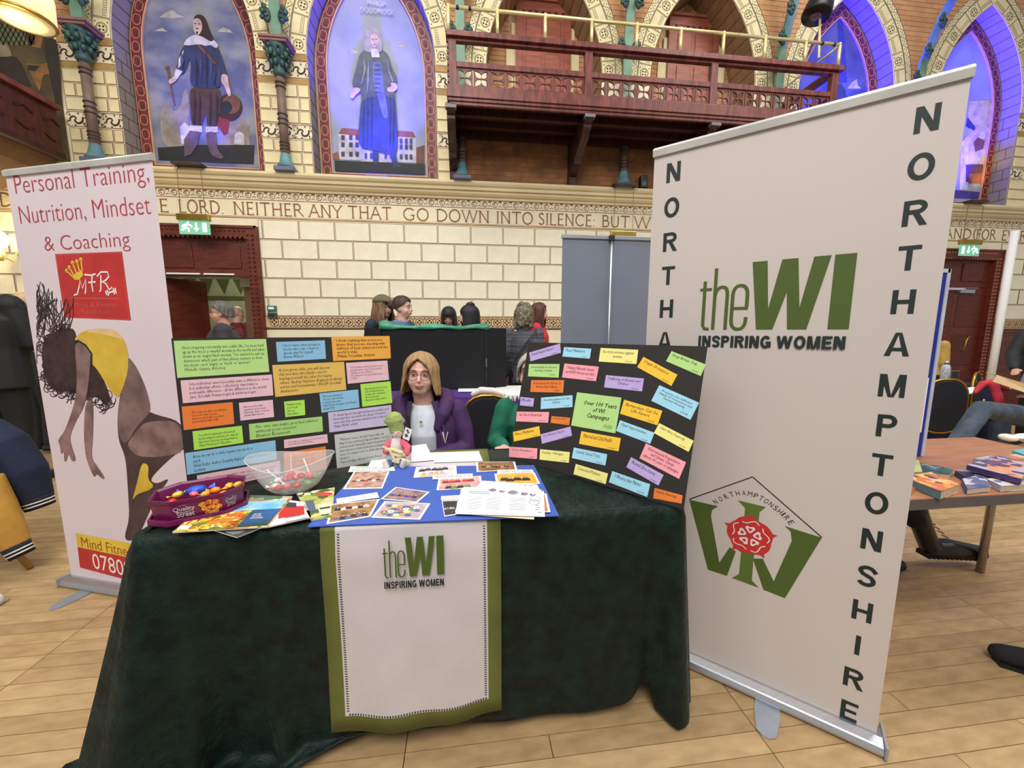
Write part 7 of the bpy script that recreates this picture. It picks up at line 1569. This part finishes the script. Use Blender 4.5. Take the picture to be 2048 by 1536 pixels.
# grey banner back
gy_=3.55; x0=atY(1125,470,gy_).x; x1=2*atY(1222,470,gy_).x-x0; zt2=atY(1125,470,gy_).z
t=thing('rollup_banner','tall grey roll-up banner seen from its back with a central pole','banner',((x0+x1)/2,gy_,0)); b=MB(); b.bx(x0,x1,gy_,gy_+.003,.08,zt2-.02); b.build('grey_sheet',mat('banner_back_grey',(116,124,140),.55,var=.04,scale=2),t)
b=MB(); b.bx(x0-.01,x1+.01,gy_-.015,gy_+.012,zt2-.03,zt2+.005); b.build('top_rail',silver,t,bevel=.004); b=MB(); b.bx(x0-.02,x1+.02,gy_-.05,gy_+.06,.01,.08); b.build('base_cassette',silver,t,bevel=.006)
xm=(x0+x1)/2; b=MB(); b.tube([(xm,gy_-.025,.05),(xm,gy_-.022,zt2-.02)],.011,8); b.build('support_pole',silver,t,smooth=True); b=MB(); b.box((xm,gy_-.024,zt2-.02),(.05,.03,.05)); b.build('pole_clip',ink,t,bevel=.006)
for s in(-1,1): b=MB(); b.bx(xm+s*.28-.03,xm+s*.28+.03,gy_-.2,gy_+.2,.0,.01); b.build('foot',silver,t)
# ================================================================== RIGHT SIDE: book table and what is round it
RT=dict(x0=1.42,x1=2.87,y0=1.125,y1=1.80,z=.74)
t=thing('trestle_table','brown wood-topped folding table covered with books at the right','table',(2.15,1.46,0)); b=MB(); b.bx(RT['x0'],RT['x1'],RT['y0'],RT['y1'],.728,.74); b.build('table_top',mat('table_laminate',(176,122,84),.45,c2=(158,106,72),scale=5,stretch=(1,6,1)),t); b=MB(); b.bx(RT['x0']-.002,RT['x1']+.002,RT['y0']-.003,RT['y0']+.02,.700,.738); b.bx(RT['x1']-.02,RT['x1']+.003,RT['y0'],RT['y1'],.700,.738); b.bx(RT['x0'],RT['x1'],RT['y1']-.02,RT['y1']+.002,.7,.738); b.build('edge_band',mat('edge_grey',(92,84,84),.5),t)
for x in(1.55,2.84):
    for y in(1.22,1.67): b=MB(); b.tube([(x,y,.0),(x,y,.70)],.018,10); b.build('leg',mat('tube_steel',(172,160,146),.35,metal=.6),t,smooth=True)
def book(q,z,th,c,label,c2=None,title=None,spine=None):
    t=thing('book',label,'book',atZ(*q[0],z)); P=[atZ(x,y,z+th) for x,y in q]; cen=sum(P,V())/4
    b=MB(); P2=[cen+(p-cen)*.97-ZZ*.0015 for p in P]; b.prism(P2,(0,0,-(th-.003))); b.build('pages',mat('page_block',(206,190,160),.8,c2=(180,162,132),scale=40,stretch=(1,1,20)),t)
    cm_=photo_mat('book_'+label[:18].replace(' ','_'),c2,30,len(label)) if c2 else mat('book_col_%d_%d_%d'%c,c,.4)
    b=MB(); b.prism(P,(0,0,-.0015)); b.prism([p-ZZ*(th-.0015) for p in P],(0,0,-.0015)); b.build('cover',cm_,t)
    a,d=P[0],P[3]; 
    b=MB(); e=(P[3]-P[0]); nrm=V((0,0,1)).cross(e).normalized(); b.prism([P[0],P[3],P[3]-ZZ*th,P[0]-ZZ*th],nrm*.0015); b.build('spine',mat('spine_'+label[:14].replace(' ','_'),spine or c,.4),t)
    if title:
        u=(P[1]-P[0]); v=(P[0]-P[3]); lettering(title,P[0]+u*.15-v*.2,u.normalized(),v.normalized(),u.length*.6,v.length*.3,white,t,lift=.001,res=1)
    return t
def q8(*l): return [(1740+l[i]/2.477,560+l[i+1]/2.477) for i in range(0,8,2)]
zt3=.741
book(q8(180,900,240,890,260,950,175,955),zt3,.03,(186,190,130),'pale green paperback at the left back of the book table')
book(q8(225,900,415,938,395,962,215,945),zt3,.024,(40,92,84),'teal hardback behind the orange book',c2=[(40,92,84),(30,70,70),(150,150,130),(60,110,100)])
book(q8(165,1012,225,1028,200,1052,150,1045),zt3,.012,(196,70,60),'red paperback poking out at the left edge of the books')
book(q8(172,975,300,950,445,1012,352,1048),zt3,.032,(228,150,70),'thick orange covered paperback at the front of the book table',c2=[(232,160,80),(240,190,110),(216,120,60),(90,80,90)],spine=(90,130,140))
book(q8(455,985,560,960,600,1022,480,1035),zt3,.022,(66,84,150),'small blue and white paperback in the middle of the book table',c2=[(70,88,156),(200,200,210),(110,110,140)],spine=(50,70,150))
book(q8(575,985,700,965,790,1010,650,1020),zt3,.024,(190,186,200),'white paperback under the big purple book',c2=[(200,196,206),(120,120,160),(220,216,220)])
book(q8(420,945,520,935,620,985,510,1000),zt3,.020,(60,70,110),'dark blue book under the big purple book',c2=[(60,70,110),(150,150,180),(40,46,80)])
book(q8(480,915,640,872,800,905,750,985),.770,.022,(96,78,120),'large purple hardback on top of two books',c2=[(96,78,130),(190,180,200),(70,60,100),(226,150,110)],spine=(70,52,100))
book(q8(512,885,600,868,720,890,650,905),.752,.02,(150,156,186),'lilac book behind the large purple hardback',c2=[(150,156,186),(190,196,210),(120,120,160)])
book(q8(620,872,720,862,800,880,700,895),.760,.016,(206,130,96),'salmon pink magazine-sized book at the back right of the pile',c2=[(206,130,96),(230,190,170),(150,120,140)])
book(q8(705,845,770,832,800,850,780,872),.752,.022,(96,186,196),'turquoise book at the back right corner of the book table')
t=thing('shopping_bag','crumpled white and yellow plastic bag at the right end of the book table','bag',atZ(2035,885,.745)); c=atZ(2040,886,.75); b=MB(); rnd=random.Random(6)
for k in range(9): b.sph(c+V((rnd.uniform(-.08,.12),rnd.uniform(-.04,.05),rnd.uniform(.0,.03))),(rnd.uniform(.03,.06),.03,.02),8,6,R=Matrix.Rotation(rnd.uniform(0,3),3,'Z'))
b.build('white_plastic',mat('bag_plastic',(236,236,226),.3,bump=.6,bscale=40),t,remesh=.006,sm=1); b=MB(); b.sph(c+V((.05,-.03,.035)),(.05,.03,.022),10,8); b.build('yellow_print',mat('bag_yellow',(240,214,70),.4,c2=(244,226,120),scale=30),t,smooth=True)
# blue display panel standing on the table, behind the banner
pa=atZ(1845,912,.742); t=thing('display_board','tall blue display panel with pinned photographs behind the right banner','board',(pa.x,pa.y,.742)); zt4=atY(1893,540,pa.y).z
b=MB(); b.bx(pa.x-.58,pa.x,pa.y,pa.y+.02,.742,zt4); b.build('blue_felt',mat('royal_blue_felt',(24,44,146),.85),t); b=MB(); b.bx(pa.x-.012,pa.x+.004,pa.y-.004,pa.y+.024,.742,zt4+.005); b.bx(pa.x-.58,pa.x,pa.y-.004,pa.y+.024,zt4-.012,zt4+.005); b.build('white_frame',mat('frame_pvc',(190,196,206),.4),t)
for z0_,z1_,x0_,x1_,k in((1.30,1.42,-.20,-.075,'g'),(1.13,1.20,-.18,-.04,'b'),(.86,1.12,-.2,-.03,'c')):
    b=MB(); b.bx(pa.x+x0_,pa.x+x1_,pa.y-.003,pa.y,z0_,z1_); o=b.build('pinned_photo',white,t); b=MB(); b.bx(pa.x+x0_+.01,pa.x+x1_-.01,pa.y-.0036,pa.y-.003,z0_+.01,z1_-.01); b.build('photo_print',photo_mat('photo_'+k,PAL[k],85),o)
# people on the right
J=dict(pel=(0,.05,.50),wai=(0,.06,.62),che=(0,.04,.82),nek=(0,.02,.97),hd=(0,-.03,1.12),sL=(.17,.03,.92),sR=(-.17,.03,.92),eL=(.22,-.04,.68),eR=(-.22,-.04,.68),wL=(.08,-.2,.66),wR=(-.08,-.2,.66),hL=(.09,.0,.48),hR=(-.09,.0,.48))
bt=atY(1868,1085,1.74)
L0=V((2.15,2.28,0)); 
def rel(p,L=L0): return V(p)-L
J.update(kL=rel((2.42,1.92,.60)),aL=rel((bt.x-.10,1.76,.26)),tL=rel((bt.x+.12,1.72,.17)),kR=rel((2.25,1.85,.48)),aR=rel((2.36,1.80,.10)),tR=rel((2.42,1.74,.04)))
J['aL']=rel(atY(1836,1045,1.77)); J['tL']=rel(atY(1845,1075,1.77)); J['kL']=rel((2.22,1.86,.66)); J['tR']=J['aR']+V((.02,-.02,-.02))
bp,T,W,s=person('person in black boots seated behind the book table, hidden by the right banner',L0,0,J=J,top=jb,pants=MC['black_trousers2'],seated=True,s=1.0,vox=.012)
hairshell('short_hair',T,hb,lambda d:.07 if abs(d)<40 else .05-.13*min(1,(abs(d)-40)/50),par=bp,seed=21)
def boot_(par,heel,toe,topp,r=.05):
    heel,toe,topp=V(heel),V(toe),V(topp); d=(toe-heel); b=MB(); b.tube([topp,(topp+heel)/2+d*.03,heel+V((0,0,.045))],[r*1.0,r*.95,r*.98],14,round_=True); b.tube([heel+V((0,0,.04)),heel+d*.35+V((0,0,.045)),heel+d*.7+V((0,0,.03)),toe+V((0,0,.028))],[.048,.050,.046,.034],12,round_=True); b.build('boot_upper',mat('boot_leather',(20,22,28),.28,bump=.1),par,remesh=.006,sm=2)
    b=MB(); u=d.normalized(); sd=u.cross(ZZ).normalized(); up_=sd.cross(u)
    b.prism([heel-u*.045-sd*.03,heel-u*.045+sd*.03,heel+d*.4+sd*.034,heel+d*.75+sd*.045,toe+u*.03+sd*.02,toe+u*.03-sd*.02,heel+d*.75-sd*.045,heel+d*.4-sd*.034],up_*.02)
    for k in range(12): b.box(heel-u*.03+d*(k/11.)*.98-up_*.004,(.014,.075,.012),math.atan2(u.y,u.x))
    b.build('boot_sole',mat('sole_rubber',(14,14,16),.6),par)
    b=MB()
    for k in range(7): c=topp*(1-k/7.)+(heel+d*.30+V((0,0,.085)))*(k/7.)+u*.016; b.tube([c-sd*.018,c+u*.004,c+sd*.018],.003,5)
    b.build('boot_laces',ink,par)
boot_(bp,atY(1858,1108,1.76),atY(1958,1112,1.72),atY(1832,1020,1.77)); 
hx_=atZ(1785,1140,0); b=MB(); b.tube([hx_+V((-.16,.08,.05)),hx_+V((-.05,.02,.05)),hx_+V((.02,-.01,.035))],[.05,.048,.036],10,round_=True); b.build('boot_upper',MC['boot_leather'],bp,remesh=.006,sm=1)
# person in jeans
hp=atY(2110,850,2.95); kn=atY(1963,818,2.6); an=atY(1885,925,2.55); L0=V((hp.x,hp.y,0))
J=dict(pel=(0,.0,.52),wai=(0.02,.02,.66),che=(0.04,.02,.86),nek=(.04,.0,1.02),hd=(.02,-.03,1.18),sL=(.14,-.12,.97),sR=(-.06,.16,.97),eL=(.02,-.26,.74),eR=(-.22,.12,.76),hL=(0,-.09,.50),hR=(0,.09,.50))
J['wL']=rel(atY(2062,792,2.72),L0); J['wR']=rel(atY(2050,775,2.95),L0); J['kL']=rel(kn,L0); J['aL']=rel(an,L0); J['tL']=rel(an,L0)+V((-.12,-.03,-.06)); J['kR']=V((-.42,.12,.50)); J['aR']=V((-.40,.1,.09)); J['tR']=V((-.54,.08,.04))
jp,T,W,s=person('person in grey jeans sitting with crossed legs and holding a buff folder',L0,0,J=J,top=mat('grey_marl_top',(120,128,138),.8),topname='grey_top',pants=mat('grey_denim',(78,92,108),.8,c2=(58,70,84),scale=14,bump=.3,bscale=40),shoes=dkt,seated=True,s=1.0,skin_=mat('skin_pink',(206,140,126),.5),head=(math.radians(-60),0,0),vox=.009,bulk=.92,handdir=(-1,-.1,.1))
hairshell('short_hair',T,hb,lambda d:.07 if abs(d)<40 else .05-.13*min(1,(abs(d)-40)/50),par=jp,seed=22)
t=thing('folder','buff cardboard folder held open by the person in jeans','folder',atY(2020,770,2.75)); P=[atY(1994,750,2.75),atY(2095,782,2.62),atY(2092,800,2.62),atY(1985,763,2.72)]; b=MB(); b.poly(P); b.poly([P[0],P[1],P[1]+V((0.03,.09,.012)),P[0]+V((.03,.09,.012))]); b.build('card',mat('buff_card',(214,184,138),.75),t,solid=.003)
# dark jacket person leaning at far right
p=atY(2120,560,3.7); t,T,W,s=person('person in a dark jacket leaning over at the right edge',V((p.x+.05,3.7,0)),math.radians(-70),h=1.66,top=mat('dark_jacket',(34,36,38),.7,bump=.2),pants=MC['black_trousers2'],shoes=dkt,bulk=1.2,vox=.012,J=dict(che=(0,-.10,1.22),nek=(0,-.16,1.34),hd=(0,-.24,1.46),sL=(.18,-.14,1.30),sR=(-.18,-.14,1.30),eL=(.22,-.24,1.06),eR=(-.22,-.24,1.06),wL=(.16,-.42,.92),wR=(-.16,-.42,.92),wai=(0,-.02,1.04)))
hairshell('short_hair',T,hgd,lambda d:.07 if abs(d)<40 else .05-.13*min(1,(abs(d)-40)/50),par=t,seed=23)
# yellow top person behind the blue panel
p=atY(1868,632,4.6); t,T,W,s=person('dark-haired person in a mustard yellow top beyond the blue display panel',V((p.x,4.6,0)),math.radians(100),h=1.42,top=mat('mustard_knit',(206,170,84),.85,c2=(180,144,66),scale=10,bump=.3),pants=dkt,shoes=dkt,vox=.012,bulk=1.15)
hairshell('dark_hair',T,hb,long_(.05,-.10),par=t,seed=24)
# navy table, bottle, frame, papers
nb=mat('navy_tablecloth',(26,30,62),.85); t=thing('covered_table','table under a navy cloth in front of the right doorway','table',(5.4,4.1,0)); p0=atZ(1895,775,.75); b=MB(); drape(b,p0.x-.7,p0.x+.75,3.55,4.2,.75,.03); b.build('navy_cloth',nb,t); b=MB(); b.bx(p0.x-.68,p0.x+.73,3.57,4.18,.70,.742)
for x in(p0.x-.6,p0.x+.65): b.bx(x,x+.03,3.6,3.63,0,.7); b.bx(x,x+.03,4.1,4.13,0,.7)
b.build('trestle',MC['table_ply'],t)
def onY(px_,py_,Y): return atY(px_,py_,Y)
p=onY(1887,770,3.75); p.z=.751; hh=onY(1887,723,3.75).z-.751
t=thing('water_bottle','white patterned water bottle on the navy table','bottle',p); b=MB(); b.lathe([(.036,.0),(.040,.005),(.040,hh*.70),(.030,hh*.82),(.022,hh*.86)],p,16); b.build('bottle_body',mat('bottle_white',(214,216,222),.35,c2=(150,158,170),scale=60),t,smooth=True); b=MB(); b.lathe([(.024,hh*.86),(.024,hh),(.018,hh*1.02)],p,14); b.build('bottle_cap',silver,t,smooth=True)
p=onY(1907,772,3.9); t=thing('picture_frame','small dark picture frame on the navy table beside the bottle','frame',(p.x,3.9,.751)); b=MB(); b.bx(p.x-.06,p.x+.06,3.9,3.915,.751,.88); b.build('frame_edge',mat('frame_dark',(110,96,84),.4),t,bevel=.003); b=MB(); b.bx(p.x-.05,p.x+.05,3.898,3.9,.762,.869); b.build('picture',mat('pic_dark',(46,44,44),.4),t)
for i,(q,l) in enumerate((([(1898,772),(1925,771),(1928,776),(1897,778)],'white papers beside the picture frame on the navy table'),([(1918,777),(1950,773),(1945,786),(1936,788)],'white sheet hanging over the corner of the navy table'))): quadslab('paper_sheet',q,.757,.004,white,None,l,'paper')
# red coat over the chair
rcm=mat('coral_red_coat',(206,58,70),.85,c2=(170,40,52),scale=10,bump=.3,bscale=60); t=thing('red_coat','coral red coat draped over a chair back at the right edge','coat',atY(1985,790,3.25)); b=MB()
b.tube([atY(1950,785,3.25),atY(1965,768,3.25),atY(1990,766,3.2),atY(2012,775,3.2)],[.02,.035,.045,.04],10,round_=True); b.tube([atY(1988,770,3.18),atY(1997,800,3.15),atY(2004,830,3.15)],[.045,.05,.05],10,round_=True,ry=[.03,.03,.03]); b.build('coat_cloth',rcm,t,remesh=.008,sm=2)
# black shoe in the right foreground
t=thing('shoe','black suede shoe of someone out of frame at the right edge','shoe',atZ(2040,1330,0)); a=atZ(2012,1330,0); bdir=V((.75,-.45,0)).normalized(); b=MB(); b.tube([a+V((0,.02,.035)),a+bdir*.10+V((0,.0,.045)),a+bdir*.20+V((0,0,.06)),a+bdir*.27+V((0,0,.055))],[.036,.044,.046,.038],12,round_=True); b.build('shoe_upper',mat('suede_black',(24,22,26),.9),t,remesh=.006,sm=2); b=MB(); sd=bdir.cross(ZZ); b.prism([a-bdir*.03-sd*.025,a-bdir*.03+sd*.025,a+bdir*.1+sd*.045,a+bdir*.3+sd*.035,a+bdir*.3-sd*.035,a+bdir*.1-sd*.045],(0,0,.014)); b.build('shoe_sole',MC['sole_rubber'],t)
# ================================================================== LEFT FOREGROUND: jackets on a chair
ch=thing('wooden_chair','wooden chair with the letterman jackets on it, mostly out of frame at the left','chair',(-2.85,2.35,0)); wd=mat('chair_beech',(166,118,60),.45); 
b=MB(); b.box((-3.0,2.35,.45),(.42,.42,.03)); b.build('seat',wd,ch,bevel=.006)
for (x,y),f in zip(((-3.19,2.16),(-2.83,2.16),(-3.19,2.54),(-2.83,2.40)),((-3.25,2.10),(-2.80,2.10),(-3.25,2.6),(-2.47,2.335))): b=MB(); b.tube([(x,y,.44),(f[0],f[1],.005)],[.02,.015],8); b.build('leg',wd,ch,smooth=True)
for x in(-3.4,-3.1): b=MB(); b.tube([(x,2.54,.44),(x,2.6,.80)],.018,8); b.build('back_post',wd,ch,smooth=True)
b=MB(); b.box((-3.25,2.59,.75),(.30,.02,.1)); b.build('backrest',wd,ch,bevel=.004)
nv=mat('navy_wool',(24,34,66),.85,c2=(18,26,52),scale=8,bump=.2,bscale=80); yw=mat('mustard_leather',(206,158,70),.55,c2=(182,134,54),scale=6,bump=.2,bscale=30); cuff=mat('cuff_navy',(20,22,38),.85)
def sleeve(t,pts,rs,m,stripe_at):
    b=MB(); b.tube(pts[:-1]+[pts[-1]],rs,16,round_=False); b.build('sleeve',m,t,remesh=.008,sm=2)
    a,c=V(pts[-1]),V(pts[-2]); d=(a-c).normalized(); b=MB(); b.tube([a-d*.005,a+d*.02,a+d*.06],[rs[-1]*1.0,rs[-1]*.92,rs[-1]*.86],18); b.build('ribbed_cuff',cuff,t,smooth=True)
    for k in(.018,.036): b=MB(); b.tube([a+d*k,a+d*(k+.007)],rs[-1]*.95,18,cap=False); b.build('cuff_stripe',mat('stripe_white',(214,210,196),.8),t,smooth=True)
t=thing('letterman_jacket','navy wool letterman jacket with white striped cuff hanging at the left edge','jacket',(-2.75,2.42,.5)); Yn=2.42
b=MB(); b.tube([atY(-80,840,Yn),atY(-60,930,Yn),atY(-50,1000,Yn)],[.16,.18,.16],14,round_=True,ry=[.1,.12,.1]); b.build('jacket_body',nv,t,remesh=.01,sm=2)
sleeve(t,[atY(-35,860,Yn),atY(10,890,Yn),atY(48,945,Yn),atY(72,995,Yn)],[.09,.10,.098,.072],nv,0)
t=thing('letterman_jacket','letterman jacket with mustard sleeve and dark striped cuff in front of the navy one','jacket',(-2.75,2.28,.4)); Yn=2.26
sleeve(t,[atY(-45,960,Yn),atY(-15,1020,Yn),atY(12,1065,Yn),atY(32,1092,Yn)],[.09,.09,.076,.058],yw,0)
b=MB(); b.tube([atY(-90,940,Yn),atY(-80,1010,Yn),atY(-70,1050,Yn)],[.14,.15,.12],14,round_=True,ry=[.08,.1,.08]); b.build('jacket_body',nv,t,remesh=.01,sm=2)
t=thing('shoe','toe of a white trainer at the left edge of the floor','shoe',atZ(-5,1205,0)); a=atZ(-8,1212,0); b=MB(); b.tube([a+V((-.15,0,.05)),a+V((-.05,0,.045)),a+V((.0,0,.03))],[.045,.045,.032],10,round_=True); b.build('shoe_upper',mat('trainer_white',(222,222,222),.6),t,remesh=.006,sm=1); b=MB(); b.bx(a.x-.17,a.x+.02,a.y-.04,a.y+.04,0,.02); b.build('shoe_sole',mat('trainer_sole',(200,200,204),.6),t,bevel=.008)
